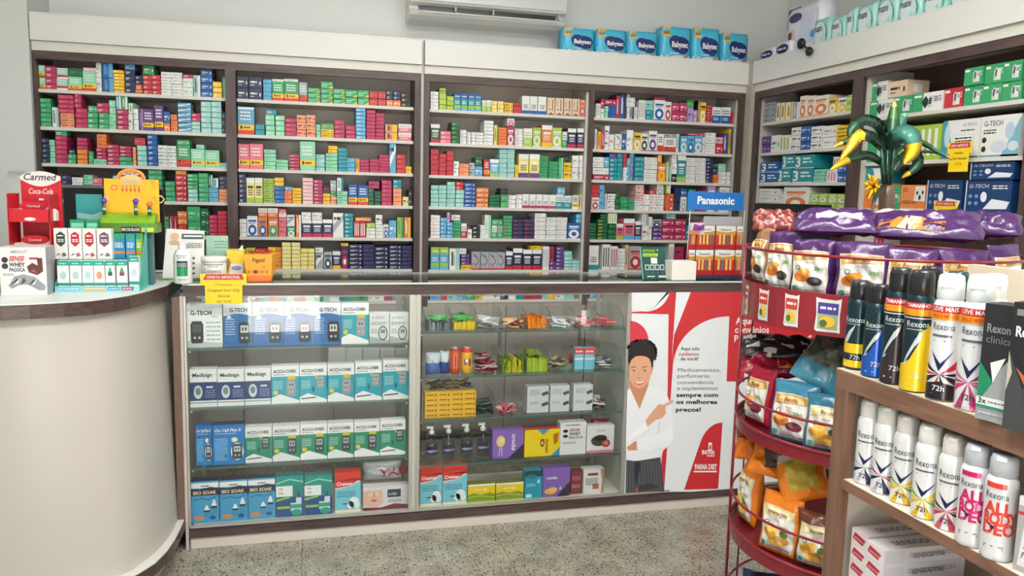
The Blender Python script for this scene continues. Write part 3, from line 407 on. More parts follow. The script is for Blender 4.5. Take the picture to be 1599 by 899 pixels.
# ------------------------------------------------------------------ cartons
D_ = (40, 42, 50)
def ink(a, b): 
    return b
def print_front(F, A, B, pat, w=1, h=1):
    a, b = C(A), C(B); Wt = (238,238,234)
    lum = lambda c: .3*c[0]+.6*c[1]+.1*c[2]
    tx = b if abs(lum(a)-lum(b)) > 45 else (Wt if lum(a) < 150 else D_)
    bars = lambda u0,u1,v,hh,c,n=1: [scribble(F, u0, u1, v-k*hh*2.1, hh, c, 2, 1, seed=k) for k in range(n)]
    if pat == 'p':
        F.rect(.1,.46,.5,.62,tx,1); F.rect(.54,.46,.62,.62,tx,1); F.rect(.1,.24,.4,.30,tx,1); F.rect(.8,.3,.9,.6,tx,1)
    elif pat == 's':
        F.poly([(0,.15),(1,.75),(1,.95),(0,.5)],b,1); bars(.1,.7,.72,.12,tx if b != tx else D_,1)
    elif pat == 'b':
        yel = (240,196,30) if B in 'GYO' else (228,60,50)
        lower = {'G': (214,70,40), 'Y': a, 'O': (220,60,40)}.get(B, b)
        F.rect(0,.16,1,.36,yel,1); F.rect(0,0,1,.16,lower,1)
        F.ell(.2,.26,.07,.07,D_,2,10); F.rect(.32,.23,.75,.29,(120,90,20),2)
        bars(.15,.8,.78,.06,Wt if lum(a)<190 else D_,3); F.rect(0,.92,1,1,Wt if pat=='b' and A in 'bt' else a,1)
    elif pat == 't':
        F.rect(0,0,1,.48,b,1); bars(.12,.85,.72,.07,b,2); bars(.15,.7,.3,.05,Wt if lum(b)<150 else a,2)
    elif pat == 'v':
        F.rect(.62,0,1,1,b,1); F.rect(.2,.2,.36,.85,tx,2); F.rect(.45,.2,.5,.7,tx,2)
    elif pat == 'V':
        for k in (.12,.42,.72): F.rect(k,.12,k+.14,.88,b,1)
    elif pat == 'c':
        F.ell(.5,.32,.4,.27,b,1,16); F.ell(.5,.32,.2,.13,Wt if lum(b)<160 else a,2,12); F.rect(.12,.72,.88,.82,tx,1); bars(.15,.8,.64,.04,tx,1); F.rect(0,0,1,.05,b,1)
    elif pat == 'm':
        F.rect(0,.8,1,1,Wt,1); F.rect(0,0,1,.2,b if B != 'W' else (190,40,80),1); F.rect(.15,.58,.85,.68,tx if tx != b else Wt,2); bars(.2,.8,.48,.04,Wt if lum(a)<150 else D_,3)
    elif pat == 'n':
        F.rect(0,.7,1,1,a,1); F.rect(0,.3,1,.7,b,1); F.rect(0,.14,1,.3,(156,196,60),1); F.rect(0,0,1,.14,(96,176,214),1); bars(.12,.88,.8,.06,Wt,1); bars(.15,.8,.5,.05,Wt,2)
    elif pat == 'q':
        F.poly([(1,0),(1,.45),(.6,0)],b,1); F.rect(.08,.5,.6,.66,(150,215,180),1); F.ell(.76,.72,.12,.16,(120,205,110),1,10); F.rect(.08,.22,.5,.32,(180,225,190),1)
    elif pat == 'z':
        F.rect(.66,.25,.76,.9,b,1); F.rect(.2,.5,.28,.85,(160,130,100),1); F.poly([(0,0),(.5,.16),(1,0)],(150,84,70),1); bars(.15,.5,.3,.05,D_,1)
    elif pat == 'h':
        F.line([(.45,.85),(.85,.5),(.45,.18)],.07,(150,50,70),2); F.line([(.1,.9),(.5,.72)],.05,D_,2); F.rect(0,0,1,.09,b,1); F.rect(.1,.3,.35,.34,D_,1)
    elif pat == 'x':
        if A == 'W': F.rect(0,.0,.36,1,b,1)
        F.poly([(.30,.5),(.44,.84),(.58,.5),(.44,.14)] if A == 'W' else [(.5,.15),(.86,.15),(.86,.7),(.5,.7)],D_ if A == 'W' else (224,228,224),2)
        F.poly([(.52,.2),(.66,.2),(.7,.78),(.56,.8)],(200,204,200),3); F.poly([(.55,.36),(.64,.36),(.66,.7),(.57,.7)],(70,74,78),4)
        bars(.72,.96,.7,.05,D_ if A == 'W' else Wt,3); F.rect(.04,.78,.3,.9,Wt,2)
    elif pat == '3':
        F.text('3',.05,.14,.74,Wt,2,sx=.6 if w>h else .9,bold=.03); bars(.42,.9,.66,.12,Wt,2); F.rect(.0,0,1,.06,b,1)
    elif pat == 'n4':
        F.rect(.3,.2,.95,.8,Wt,1); F.ell(.3,.5,.2,.3,(60,150,170),2)
    elif pat == 'n5':
        F.poly([(0,0),(.35,0),(.12,1),(0,1)],(70,150,172),1); F.ell(.14,.6,.08,.3,(190,220,230),2); F.rect(.3,.2,.85,.6,(212,216,220),1); F.rect(.32,.22,.83,.58,Wt,2); bars(.36,.8,.5,.035,(150,150,156),3)
        F.text('G-TECH',.55,.82,.08,(110,112,120),2,sx=.9); bars(.5,.86,.7,.03,D_,1); F.rect(0,0,1,.05,(70,120,140),2)
    elif pat == 'n6':
        F.poly([(.55,0),(1,0),(1,.95),(.8,.5)],(120,186,204),1); F.text('G-TECH',.08,.76,.13,(60,62,70),2,sx=1.0,maxw=.48); bars(.08,.4,.64,.03,D_,2)
        F.ell(.5,.25,.22,.14,(206,216,226),2); F.ell(.75,.62,.12,.2,(186,206,222),2); F.ell(.86,.25,.13,.12,(214,222,230),3); F.ell(.11,.42,.06,.07,(40,50,60),2); F.ell(.11,.2,.06,.07,(40,50,60),2); F.rect(0,0,1,.05,(100,160,180),1)
    elif pat == 'gt':
        F.text('G-TECH',.08,.76,.12,Wt,2,shear=.2,maxw=.44); bars(.6,.92,.8,.035,Wt,2)
        if h >= .08 or True:
            F.poly([(.42,.1),(.92,.12),(.98,.34),(.6,.42)],(226,232,236),2); F.ell(.42,.48,.07,.16,(232,236,240),3)
            for q in (.12,.26): 
                for z in (.5,.28): F.ell(q,z,.045,.06,(110,150,196),2,10)
        F.rect(.0,0,.03,1,(200,210,220),1)
    elif pat == 'oc':
        F.poly([(0,0),(.6,0),(.6,1),(0,1)],(226,140,80),1); F.poly([(.55,.35),(1,.35),(1,.95),(.6,.95)],(226,224,220),2); F.ell(.68,.68,.04,.08,D_,3,10); F.ell(.9,.7,.04,.08,D_,3,10); F.ell(.79,.5,.05,.1,D_,3,10)
        F.text('OCDOO',.05,.24,.13,D_,3,bold=.02,maxw=.6); F.rect(0,0,1,.06,(210,200,190),2); F.rect(.08,.7,.3,.9,(200,110,60),2)
_CM = {}
def carton_mesh(A, B, pat, w, h, name='carton'):
    k = (A, B, pat)
    if k in _CM: return _CM[k]
    g = Geo(); a = (22,60,108) if pat == 'gt' else C(A)
    body = {'v': a, 'n': C(B), 'm': a}.get(pat, a)
    top = tuple(min(255, int(x*1.02+4)) for x in ((232,232,228) if pat == 'm' else a))
    g.box(0, 1, 0, 1, 0, 1, body, 'card', top=top, side=tuple(int(x*.97) for x in body))
    F = Face(g, lambda u, v, l: (u, -.0035*l, v), 'card')
    print_front(F, A, B, pat, w, h)
    if pat in 'pstb':   # end flap seam on the visible side
        g.box(1.0, 1.002, .3, .7, .25, .75, C(B), 'card')
    _CM[k] = g.mesh(name); return _CM[k]
ORD = ['first','second','third','fourth','fifth','sixth','seventh','eighth','ninth','tenth','eleventh','twelfth','thirteenth','fourteenth','fifteenth','sixteenth','seventeenth','eighteenth','nineteenth','twentieth',
       'twenty-first','twenty-second','twenty-third','twenty-fourth','twenty-fifth','twenty-sixth','twenty-seventh','twenty-eighth','twenty-ninth','thirtieth','thirty-first','thirty-second','thirty-third','thirty-fourth','thirty-fifth','thirty-sixth']
BAY = {1: 'first back bay', 2: 'second back bay', 3: 'third back bay', 4: 'fourth back bay', 5: 'inner side-wall bay', 6: 'outer side-wall bay'}
PATW = {'b': 'banded', 's': 'swooshed', 't': 'two-tone', 'c': 'round-emblem', 'm': 'white-capped', 'n': 'blue-topped', 'q': 'spotted', 'h': 'chevron', 'x': 'device', 'V': 'striped', 'z': 'lettered', 'gt': 'appliance', 'n5': 'nebuliser', 'n6': 'nebuliser', 'oc': 'nebuliser', '3': 'numeral', 'n4': 'device'}
def parse(s):
    for row in s.strip().split('\n'):
        k, body = row.split('|')
        yield int(k[0]), int(k[1]), [(*map(int, t.split(',')[:5]), *t.split(',')[5:]) for t in body.split(';')]
todo = []    # (area, kind, ...)
for side, stock in (('back', BACK_STOCK), ('side', SIDE_STOCK)):
    for bay, row, stacks in parse(stock):
        zl = (BACK_LEVELS[('A' if bay < 3 else 'B')+str(row)] if side == 'back' else SIDE_LEVELS['%d%d' % (bay, row)])
        LO, HI = {1: (-1249,-418), 2: (-362,518), 3: (605,1473), 4: (1522,2395), 5: (3280,4077), 6: (2322,3184)}[bay]
        stacks = [list(s) for s in stacks]
        for s in stacks:
            a_, b_ = sorted((s[0], s[1])); a_, b_ = max(a_, LO), min(b_, HI)
            if b_-a_ < 12: b_ = a_+12
            s[0], s[1] = (a_, b_) if side == 'back' else (b_, a_)
        low = sorted([s for s in stacks if s[2] == 0], key=lambda s: min(s[0], s[1])); iL, iH = (0, 1) if side == 'back' else (1, 0)
        for s, q in zip(low, low[1:]):
            if 0 < s[iH]-q[iL] < 22: m_ = (s[iH]+q[iL])//2; s[iH] = m_; q[iL] = m_
        order = sorted(range(len(stacks)), key=lambda i: stacks[i][0] if side == 'back' else -stacks[i][0])
        for rank, i in enumerate(order):
            x0, x1, zb, hh, n, ab, pat = stacks[i]
            lo, hi = min(x0, x1)/1000, max(x0, x1)/1000
            upper = max((s[2]+s[3] for j, s in enumerate(stacks) if j != i and s[2] == 0 and zb == 0 and abs((s[0]+s[1])-(x0+x1)) < abs(x1-x0)*.8 and s[3] > hh), default=0)
            setback = .03*(1 if upper else 0)
            for k in range(n):
                h = hh/1000/n; z = zl + zb/1000 + k*h
                todo.append([ (hi-lo)*h*(1.7 if side == 'side' and bay == 6 else 1), side, bay, row, rank, n, k, lo, hi, z, h, ab[0], ab[1], pat, zb])
def name_of(t):
    _, side, bay, row, rank, n, k, lo, hi, z, h, A, B, pat, zb = t
    if side == 'side': return 'device_box' if bay == 6 else 'supplement_carton'
    return 'medicine_carton' if (n > 1 or h < (hi-lo)*.75) else 'upright_carton'
todo.sort(key=lambda t: -t[0])
LIMIT = 296; used = {}; stuff = []; rnd = random.Random(5)
side_root = []
for t in todo:
    area, side, bay, row, rank, n, k, lo, hi, z, h, A, B, pat, zb = t
    nm = name_of(t); used[nm] = used.get(nm, 0)+1
    dep = rnd.uniform(.10, .15); off = rnd.uniform(0, .008)
    if zb > 0 and pat == 'p' and n == 1: off += .004
    w = hi-lo-.0018; hgt = h-.0021
    if side == 'back': loc = (lo+.0009+rnd.uniform(-.0007,.0007), YS+.028+off, z+.0002); rz = 0
    else: loc = (XS+.026+off, hi-.0006, z+.0002); rz = -PI/2
    if used[nm] > LIMIT:
        stuff.append((loc, (w, dep, hgt), A, B, pat)); continue
    o = bpy.data.objects.new(nm, carton_mesh(A, B, pat, w, hgt)); SC.collection.objects.link(o)
    o.location = loc; o.rotation_euler.z = rz; o.scale = (w, dep, hgt)
    cn = CNAME[A] + ('' if A == B else ' and ' + CNAME[B])
    pw = PATW.get(pat, '')
    lvl = (ORD[k]+' up in' if n > 1 else 'forming') 
    shelf = ORD[row-1]+' shelf down'
    lab = '%s %s, %s %s stack along, %s, %s' % (cn, {'medicine_carton': 'carton', 'upright_carton': pw+' carton' if pw and len(cn.split()) < 4 else 'carton', 'device_box': 'box', 'supplement_carton': 'pack'}[nm], lvl, ORD[rank], shelf, BAY[bay])
    ws = lab.split()
    if len(ws) > 16: lab = lab.replace(' stack along', ' stack').replace(' and ', '/') 
    tag(o, lab, 'carton' if nm != 'device_box' else 'box', 'cartons on the %s shelf of the %s' % (ORD[row-1], BAY[bay]))
for a_, b_ in ((-1.24,-.43),(-.35,.51),(.62,1.46),(1.54,2.38)):  # extra row added to colour the glass counter strip in place of reflected cartons
    x = a_
    while x < b_-.05:
        w = rnd.uniform(.032,.06); n = rnd.choice([1,3,4,5]); hh = rnd.uniform(.11,.145); A = rnd.choice('WWGTRYNbtC'); B = rnd.choice('WNGB')
        for k in range(n): stuff.append(((x, YS+.03, .8563+k*hh/n), (w-.001, .12, hh/n-.0008), A, B, 'p'))
        x += w
g = Geo()
for loc, (w, d, h), A, B, pat in stuff:
    a = C(A); x, y, z = loc
    g.box(x, x+w, y, y+d, z, z+h, a, 'card')
    F = Face(g, lambda u, v, l: (x+u*w, y-.0003*l, z+v*h), 'card')
    F.rect(.1,.46,.5,.62,C(B) if B != A else 'W',1); F.rect(.1,.24,.4,.30,C(B) if B != A else 'W',1)
if stuff:
    o = g.build('small_medicine_cartons'); o['kind'] = 'stuff'; o['label'] = 'many more small medicine cartons stacked along the back wall shelves'; o['category'] = 'cartons'

# ------------------------------------------------------------------ display counter
YC0, YB0, ZT = 3.212, 3.615, 1.067
CX0, CX1 = -.487, 2.43
ALU = (206, 204, 196)
_w = bpy.data.lights.new('added_counter_fill', 'AREA'); _w.shape = 'RECTANGLE'; _w.size = 1.75; _w.size_y = .02; _w.energy = 0.7; _w.color = (1, .98, .94)  # added fill light, only to brighten the goods inside the case
_o = bpy.data.objects.new('added_counter_fill', _w); SC.collection.objects.link(_o); _o.location = (.45, YC0+.032, 1.012); _o.rotation_euler.x = .35
ct = empty('display_counter', (0,0,0), 'long glass-fronted display counter edged in dark wood, poster panel at one end', 'counter')
quick('plinth', ct, (CX0+.004, CX1, YC0+.008, YB0, 0, .046, (216,208,198), 'laminate'))
quick('base_board', ct, (CX0, CX1, YC0, YB0, .0465, .081, DARK, 'wood_dark'))
quick('floor_panel', ct, (CX0+.012, CX1, YC0+.014, YB0-.002, .0815, .086, (216,212,202), 'laminate'))
quick('edge_band', ct, (CX0, CX1, YC0, YC0+.022, 1.024, 1.0655, DARK, 'wood_dark'))
quick('edge_band', ct, (CX0, CX1, YB0-.022, YB0, 1.024, 1.0655, DARK, 'wood_dark'))
quick('edge_band', ct, (CX0, CX0+.022, YC0+.0225, YB0-.0225, 1.024, 1.0655, DARK, 'wood_dark'))
quick('edge_band', ct, (1.355, 1.39, YC0+.0225, YB0-.0225, 1.024, 1.0655, WHITE_M, 'laminate'))
tp = quick('glass_top', ct, (CX0, CX1, YC0-.004, YB0, 1.0665, 1.0735, 'W', 'glass'))
quick('polished_edge', tp, [(CX0, CX1, YC0-.0065, YC0-.0045, 1.0665, 1.0735, (208,226,212), 'vinyl'), (CX0, CX1, YB0+.0005, YB0+.0025, 1.0665, 1.0735, (226,232,220), 'vinyl')])
quick('rail', ct, [(CX0+.004, CX1, YC0+.002, YC0+.012, .0865, .0975, ALU, 'satin_metal')])
quick('rail', ct, [(CX0+.004, 1.37, YB0-.02, YB0-.01, .995, 1.012, (190,188,180), 'laminate')])
quick('rail', ct, [(.45, 1.30, YB0-.02, YB0-.01, .822, .858, (196,196,190), 'laminate')])
for a, b in ((CX0+.001, -.4785), (.387, .402), (.415, .432), (1.352, 1.372)):
    quick('frame_post', ct, (a, b, YC0+.001, YC0+.016, .098, 1.023, ALU, 'satin_metal'))
quick('mullion', ct, (.402, .415, YC0+.006, YB0-.03, .098, 1.023, (198,200,190), 'laminate'))
for a, b in ((CX0+.001, -.47), (.37, .4), (1.352, 1.372)): quick('back_post', ct, (a, b, YB0-.012, YB0-.001, .098, 1.023, (176,174,166), 'laminate'))
quick('end_panel', ct, (CX0-.0125, CX0-.001, YC0+.001, YB0, 0, 1.024, (198,184,176), 'laminate'))
quick('end_panel', ct, (1.3735, 1.384, YC0+.004, YB0-.025, .0865, 1.023, (196,196,188), 'laminate'))
for a, b in ((-.478, .386), (.433, 1.351)):
    quick('glass_pane', ct, (a, b, YC0+.004, YC0+.008, .098, 1.022, 'W', 'glass'))
LSH = [.570, .327]; LZ = {1: .812, 2: .570, 3: .327, 4: .0865}; RZ = {1: .860, 2: .665, 3: .479, 4: .280, 5: .0865}
for zs, a, b in (([.812,.570,.327], -.478, .386), ([.860,.665,.479,.280], .433, 1.371)):
    for z in zs:
        s_ = quick('glass_shelf', ct, (a, b, YC0+.026, YB0-.03, z-.007, z-.0004, 'W', 'glass'))
        quick('polished_edge', s_, (a, b, YC0+.0235, YC0+.0255, z-.007, z-.0004, (70,104,92), 'vinyl'))
        for x in (a+.004, b-.010): quick('bracket', ct, (x, x+.006, YC0+.03, YC0+.045, z-.016, z-.0075, (210,210,206), 'satin_metal'))

quick('added_fill_housing', ct, (-.44, 1.34, YC0+.0225, YC0+.042, 1.0135, 1.0235, (236,236,230), 'plastic'))  # invented housing for the added fill light in the case
# poster on the closed end of the counter, a flat printed panel
po = empty('poster_panel', (0,0,0), 'red and white pharmacy poster of a smiling woman pointing, on the counter front', 'poster')
g = Geo(); g.box(1.374, CX1, YC0+.002, YC0+.006, .0985, 1.0225, (236,238,240), 'vinyl')
def pmap(ox, oy, s):
    return Face(g, lambda u, v, l: tuple(at_y(ox+u/s, oy+v/s, YC0+.0015-.00035*l)), 'vinyl')
A8 = pmap(960, 440, 2.4967); RED = (206, 44, 52); PW = (234, 238, 240)
def clip_rect(x0, x1, z0, z1, col, l=1): A8.g.add([(x0,YC0+.0015-.00035*l,z0),(x1,YC0+.0015-.00035*l,z0),(x1,YC0+.0015-.00035*l,z1),(x0,YC0+.0015-.00035*l,z1)], [[0,1,2,3]], col, 'vinyl')
def arc(cx, cy, rx, ry, d0, d1, n=14): return [(cx+rx*math.cos(math.radians(d0+(d1-d0)*i/n)), cy+ry*math.sin(math.radians(d0+(d1-d0)*i/n))) for i in range(n+1)]
# tall red bar and slanting strokes of the big letters
A8.poly([(64,122),(67,117)]+arc(120,20,96,96,100,2,10)+[(242,36),(235,205),(192,818),(172,818),(206,430),(210,126)], RED, 1)
A8.poly([(66,36)]+[(218,36)]+arc(110,20,100,88,8,96,8)+[(66,112)], PW, 2)
A8.poly([(66,128),(206,126),(204,440),(60,440)], PW, 2)
clip_rect(1.90, CX1, .65, 1.0215, RED, .5)
A8.poly([(240,36),(298,36),(232,206),(222,300)], PW, 2)
A8.poly([(298,36),(505,36),(505,392),(435,388),(447,134)]+arc(447,330,218,196,270,182,14)+[(232,206)], RED, 1)
A8.poly(arc(447,330,216,194,270,182,14)+[(214,818),(500,818),(500,389),(436,388),(446,136)], PW, 3)
A8.poly([(60,152)]+arc(60,232,72,80,270,360,8)+[(130,300),(60,300)], (214,60,76), 3)
A8.poly([(420,548)]+arc(420,680,95,132,270,205,8)+[(270,810),(403,806)], RED, 4)
# "Aqui convênios PBM!" and smile on the red field
A8.text('Aqui', 471, 164, -26, (245,240,240), 5, bold=.02, sx=-.92); A8.text('convênios', 468, 198, -26, (245,240,240), 5, bold=.02, sx=-.92); A8.text('PBM!', 466, 233, -26, (245,240,240), 5, bold=.02, sx=-.92)
A8.line([(675+105*math.cos(math.radians(a)), 178+62*math.sin(math.radians(a))) for a in range(150, 29, -10)], 9, (240,232,232), 5)
def tx(t, u, v, h, c, b=0, F=A8, l=6, sh=0, maxw=None): F.text(t, u, v, -h, c, l, bold=b, sx=-1, shear=-sh, maxw=maxw)
DK = (52,46,50)
def tx2(t, u, v, h, c, b=0, w=None, F=A8, l=6, shear=0):
    vs, fs, W = text_mesh(t, b, shear); k = h if w is None else w/W
    F.g.add([F.fn(u+x*k, v-y*h, l) for x, y in vs], fs, c, 'vinyl')
g_txt = None
for t, u, v, h, c, b, w in (('Aqui nós',257,266,14,DK,.01,72), ('cuidamos',250,287,14,(190,50,60),.015,78), ('de você!',256,306,14,DK,.015,70),
    ('Medicamentos,',246,350,15,(96,98,104),0,166), ('perfumaria,',244,373,15,(96,98,104),0,128), ('conveniência',243,398,15,(96,98,104),0,142), ('e suplementos',243,421,15,(96,98,104),0,158),
    ('sempre com',240,448,16,(30,26,30),.03,163), ('os melhores',239,475,16,(30,26,30),.03,160), ('preços!',238,505,16,(30,26,30),.03,98),
    ('INOVA',340,672,17,(245,240,240),.04,50), ('FARMA DIET',312,730,20,(245,240,240),.04,86)):
    tx2(t, u, v, h, c, b, w)
A8.rect(365,626,379,658,(245,240,240),5); A8.poly([(369,640),(376,632),(376,650),(369,656)],RED,6); A8.rect(360,676,388,680,(245,240,240),5); A8.rect(308,736,398,742,(245,240,240),5)
# the woman printed on the poster
W1 = pmap(975, 500, 6.425); W2 = pmap(970, 600, 4.99)
SK = (226,168,136); SK2 = (206,140,106); SHIRT = (240,242,246); FOLD = (212,218,228); HAIR = (40,32,32); TR = (74,74,80)
W2.poly([(40,590),(105,598),(305,568),(335,830),(34,845)], TR, 7)
for x in range(50, 320, 22): W2.line([(x,600),(x+6+(x-150)*.1,835)], 2.5, (128,128,134), 8)
W2.poly([(104,600),(150,596),(150,640),(112,800),(100,700)], (50,50,56), 9); W2.rect(112,805,130,838,(190,70,80),9); W2.poly([(140,790),(225,770),(300,800),(140,832)],(56,56,62),9)
W2.poly([(48,40),(62,45),(135,190),(210,20),(228,18),(350,60),(392,170),(408,400),(385,470),(330,510),(312,560),(230,580),(150,598),(40,588),(36,440)], SHIRT, 7)
W1.poly([(48,420),(110,480),(250,560),(240,660),(170,840),(145,895),(90,800),(52,690)], SK2, 8)
W1.poly([(40,690),(55,680),(138,860),(150,897),(60,897),(38,800)], SHIRT, 9); W1.poly([(240,655),(262,680),(176,897),(150,897),(172,830)], SHIRT, 9); W1.line([(240,660),(172,835),(150,897)],3,FOLD,10)
face = [(150+112*math.cos(math.radians(a)), 500+(160 if math.sin(math.radians(a)) < 0 else 190)*math.sin(math.radians(a))*(1) + (0)) for a in range(0, 360, 12)]
W1.poly([(50,430),(70,370),(150,345),(235,365),(270,430),(272,520),(255,590),(225,640),(170,682),(130,684),(85,650),(55,600),(44,520)], SK, 11)
W1.poly([(262,440),(284,445),(286,480),(276,535),(264,540)], SK2, 10)
hair = [(40,420),(46,260),(70,235),(110,205),(160,192),(210,200),(248,200),(275,225),(298,245),(305,275),(322,300),(318,330),(330,350),(318,375),(322,395),(300,392),(290,410),(288,470),(272,470),(268,430),(250,385),(215,362),(160,355),(110,362),(72,395),(52,440)]
W1.poly(hair, HAIR, 12)
r = random.Random(3)
for _ in range(26):
    a = r.uniform(-2.9, .4); W1.ell(175+140*math.cos(a), 305+108*math.sin(a), r.uniform(10,20), r.uniform(9,17), HAIR, 13, 8)
for ex in (92, 205):
    W1.line([(ex-28,482),(ex-8,466),(ex+24,470 if ex < 150 else 462)], 6, (70,46,40), 13)
    W1.ell(ex,507,19,8,(245,240,238),13); W1.ell(ex+2,507,8,8,(54,34,30),14,12); W1.line([(ex-20,506),(ex,497),(ex+20,505)],3.5,(50,34,32),15)
W1.line([(148,500),(142,560),(134,576)],4,(206,146,116),13); W1.ell(146,580,16,7,(206,142,112),13); W1.ell(138,583,4,3,(150,90,70),14,8); W1.ell(156,583,4,3,(150,90,70),14,8)
W1.poly([(100,608),(150,622),(205,604),(190,632),(155,648),(118,640)], (196,80,84), 13); W1.poly([(108,612),(150,624),(198,608),(184,626),(152,634),(122,630)], (250,248,246), 14)
W1.ell(78,575,18,16,(232,160,136),12); W1.ell(226,570,18,16,(232,160,136),12)
# arms, hands
W2.poly([(40,430),(190,290),(215,330),(150,395),(60,450)], (248,249,251), 9); W2.line([(185,290),(212,332)],3,FOLD,10)
W2.poly([(120,440),(300,380),(405,330),(405,430),(375,480),(250,510),(125,520)], (246,247,250), 10); W2.line([(120,440),(130,520)],4,FOLD,11); W2.line([(290,385),(300,290)],4,(180,186,198),11); W2.line([(250,510),(375,482)],3,FOLD,11); W2.line([(60,445),(150,395),(230,350)],3,FOLD,11)
W2.poly([(190,282),(250,200),(275,180),(320,155),(345,165),(348,225),(320,262),(270,275),(205,328)], SK, 11)
W2.poly([(315,165),(395,122),(410,122),(408,132),(345,172),(330,185)], SK, 12); W2.poly([(396,121),(411,121),(408,129),(398,130)],(236,200,190),13)
W2.poly([(255,200),(285,160),(305,150),(312,162),(280,200)], SK, 12)
for y_ in (185,205,225): W2.line([(300,y_+8),(346,y_)],2,(190,126,98),13)
W2.poly([(42,492),(105,444),(118,444),(122,512),(60,514)], SK2, 9)
g.build('printed_panel', po)

# ------------------------------------------------------------------ things inside the display counter
def printed_box(name, label, cat, x0, x1, z0, z1, y, dep, body, draw, group=None, top=None, side=None, gap=.0012):
    """carton standing with its printed front at y; draw(F, w, h) prints in metres"""
    g = Geo(); w = x1-x0-gap; h = z1-z0-.0006
    g.box(0, w, 0, dep, 0, h, body, 'card', top=top, side=side)
    F = Face(g, lambda u, v, l: (u, -.00035*l, v)); draw(F, w, h)
    o = g.build(name); o.location = (x0+gap/2, y, z0+.0003)
    return tag(o, label, cat, group)
def inpx(ox, oy, s, x0, x1, yt, z, y):
    a = at_y(ox+x0/s, oy+yt/s, y); b = at_y(ox+x1/s, oy+yt/s, y); return a.x, b.x, z, (a.z+b.z)/2
WT = (240,241,240); GREY = (120,124,130)
def meter(F, u, v, w, h, body=(60,64,70), scr=(176,190,188), l=4):
    F.poly([(u+w*a, v+h*b) for a, b in ((.1,0),(.9,0),(1,.12),(1,.85),(.85,1),(.15,1),(0,.85),(0,.12))], body, l)
    F.rect(u+w*.18, v+h*.5, u+w*.82, v+h*.85, scr, l+1); F.rect(u+w*.28, v+h*.6, u+w*.44, v+h*.76, (60,70,74), l+2); F.rect(u+w*.54, v+h*.6, u+w*.7, v+h*.76, (60,70,74), l+2)
    F.ell(u+w*.32, v+h*.25, w*.1, h*.06, (200,204,206), l+1, 8); F.ell(u+w*.68, v+h*.25, w*.1, h*.06, (200,204,206), l+1, 8)
def d_gtech_w(F, w, h):
    F.poly([(0,h*.82),(w*.12,h),(w,h),(w,h*.9)], (198,204,206), 1); F.text('G-TECH', w*.1, h*.74, h*.1, (40,44,50), 2, bold=.03, maxw=w*.6); F.text('free', w*.72, h*.68, h*.05, (60,140,130), 2)
    scribble(F, w*.55, w*.95, h*.55, h*.03, (150,180,176), 2, 5, 3.2); F.poly([(0,0),(w,0),(w,h*.1),(0,h*.16)], (196,206,204), 1); meter(F, w*.1, h*.1, w*.36, h*.5, (40,42,46), (80,86,90))
def d_gtech_b(F, w, h):
    F.poly([(0,0),(w,0),(w,h*.7)]+[(w*(1-t/8), h*(.7+.06*math.sin(PI*t/8))) for t in range(9)], (40,104,170), 1); F.text('G-TECH', w*.22, h*.8, h*.09, (60,70,84), 2, bold=.03, maxw=w*.62)
    scribble(F, w*.07, w*.4, h*.62, h*.022, (190,212,234), 2, 7, 2.6); F.ell(w*.2, h*.68, w*.08, h*.045, (200,216,230), 2); meter(F, w*.52, h*.08, w*.42, h*.48, (36,38,44), (206,214,218))
def d_accu(F, w, h, col=(20,158,178), mc=(150,154,158), pen=False):
    F.poly([(0,h*.16),(w*.3,h*.26),(w,h*.08),(w,h*.72),(0,h*.72)], col, 1); F.text('ACCU-CHEK', w*.06, h*.82, h*.08, (46,44,56), 2, bold=.03, maxw=w*.84); scribble(F, w*.06, w*.5, h*.76, h*.02, GREY, 2)
    F.rect(w*.58, h*.64, w*.86, h*.73, (206,190,40), 2); scribble(F, w*.07, w*.4, h*.58, h*.018, (196,226,228), 2, 5, 2.6)
    if pen: meter(F, w*.62, h*.38, w*.28, h*.34, mc); F.poly([(w*.05,h*.1),(w*.6,h*.13),(w*.6,h*.16),(w*.05,h*.13)], (70,66,70), 3); F.ell(w*.5,h*.36,w*.05,h*.08,(30,90,110),3)
    else: meter(F, w*.54, h*.2, w*.34, h*.44, mc); F.ell(w*.15, h*.3, w*.09, h*.06, (226,196,40), 3)
def d_gsmall(F, w, h):
    F.text('G-TECH', w*.12, h*.82, h*.08, (96,110,96), 2, maxw=w*.7); scribble(F, w*.08, w*.85, h*.68, h*.03, (140,144,146), 2, 2); scribble(F, w*.08, w*.4, h*.45, h*.03, (150,154,154), 2, 3); F.poly([(0,0),(w,0),(w,h*.1),(0,h*.24)], (170,176,176), 1)
    F.ell(w*.68, h*.34, w*.24, h*.24, (60,80,58), 3); F.ell(w*.68, h*.34, w*.19, h*.2, (206,214,210), 4); F.rect(w*.57, h*.34, w*.79, h*.46, (120,134,130), 5)
def d_medisign(F, w, h):
    F.text('Medisign', w*.1, h*.80, h*.1, (50,56,70), 2, bold=.025, maxw=w*.78); F.rect(w*.02,h*.85,w*.08,h*.86,GREY,2); F.rect(w*.92,h*.85,w*.98,h*.86,GREY,2); F.rect(0, h*.17, w, h*.66, (34,62,118), 1); F.rect(0,h*.1,w,h*.13,(150,160,176),1)
    F.ell(w*.3, h*.4, w*.16, h*.18, (214,220,222), 3); F.ell(w*.3, h*.42, w*.1, h*.1, (110,130,136), 4); F.rect(w*.6,h*.5,w*.85,h*.55,(220,226,236),2); scribble(F, w*.56, w*.94, h*.42, h*.022, (150,170,206), 2, 4, 2.6)
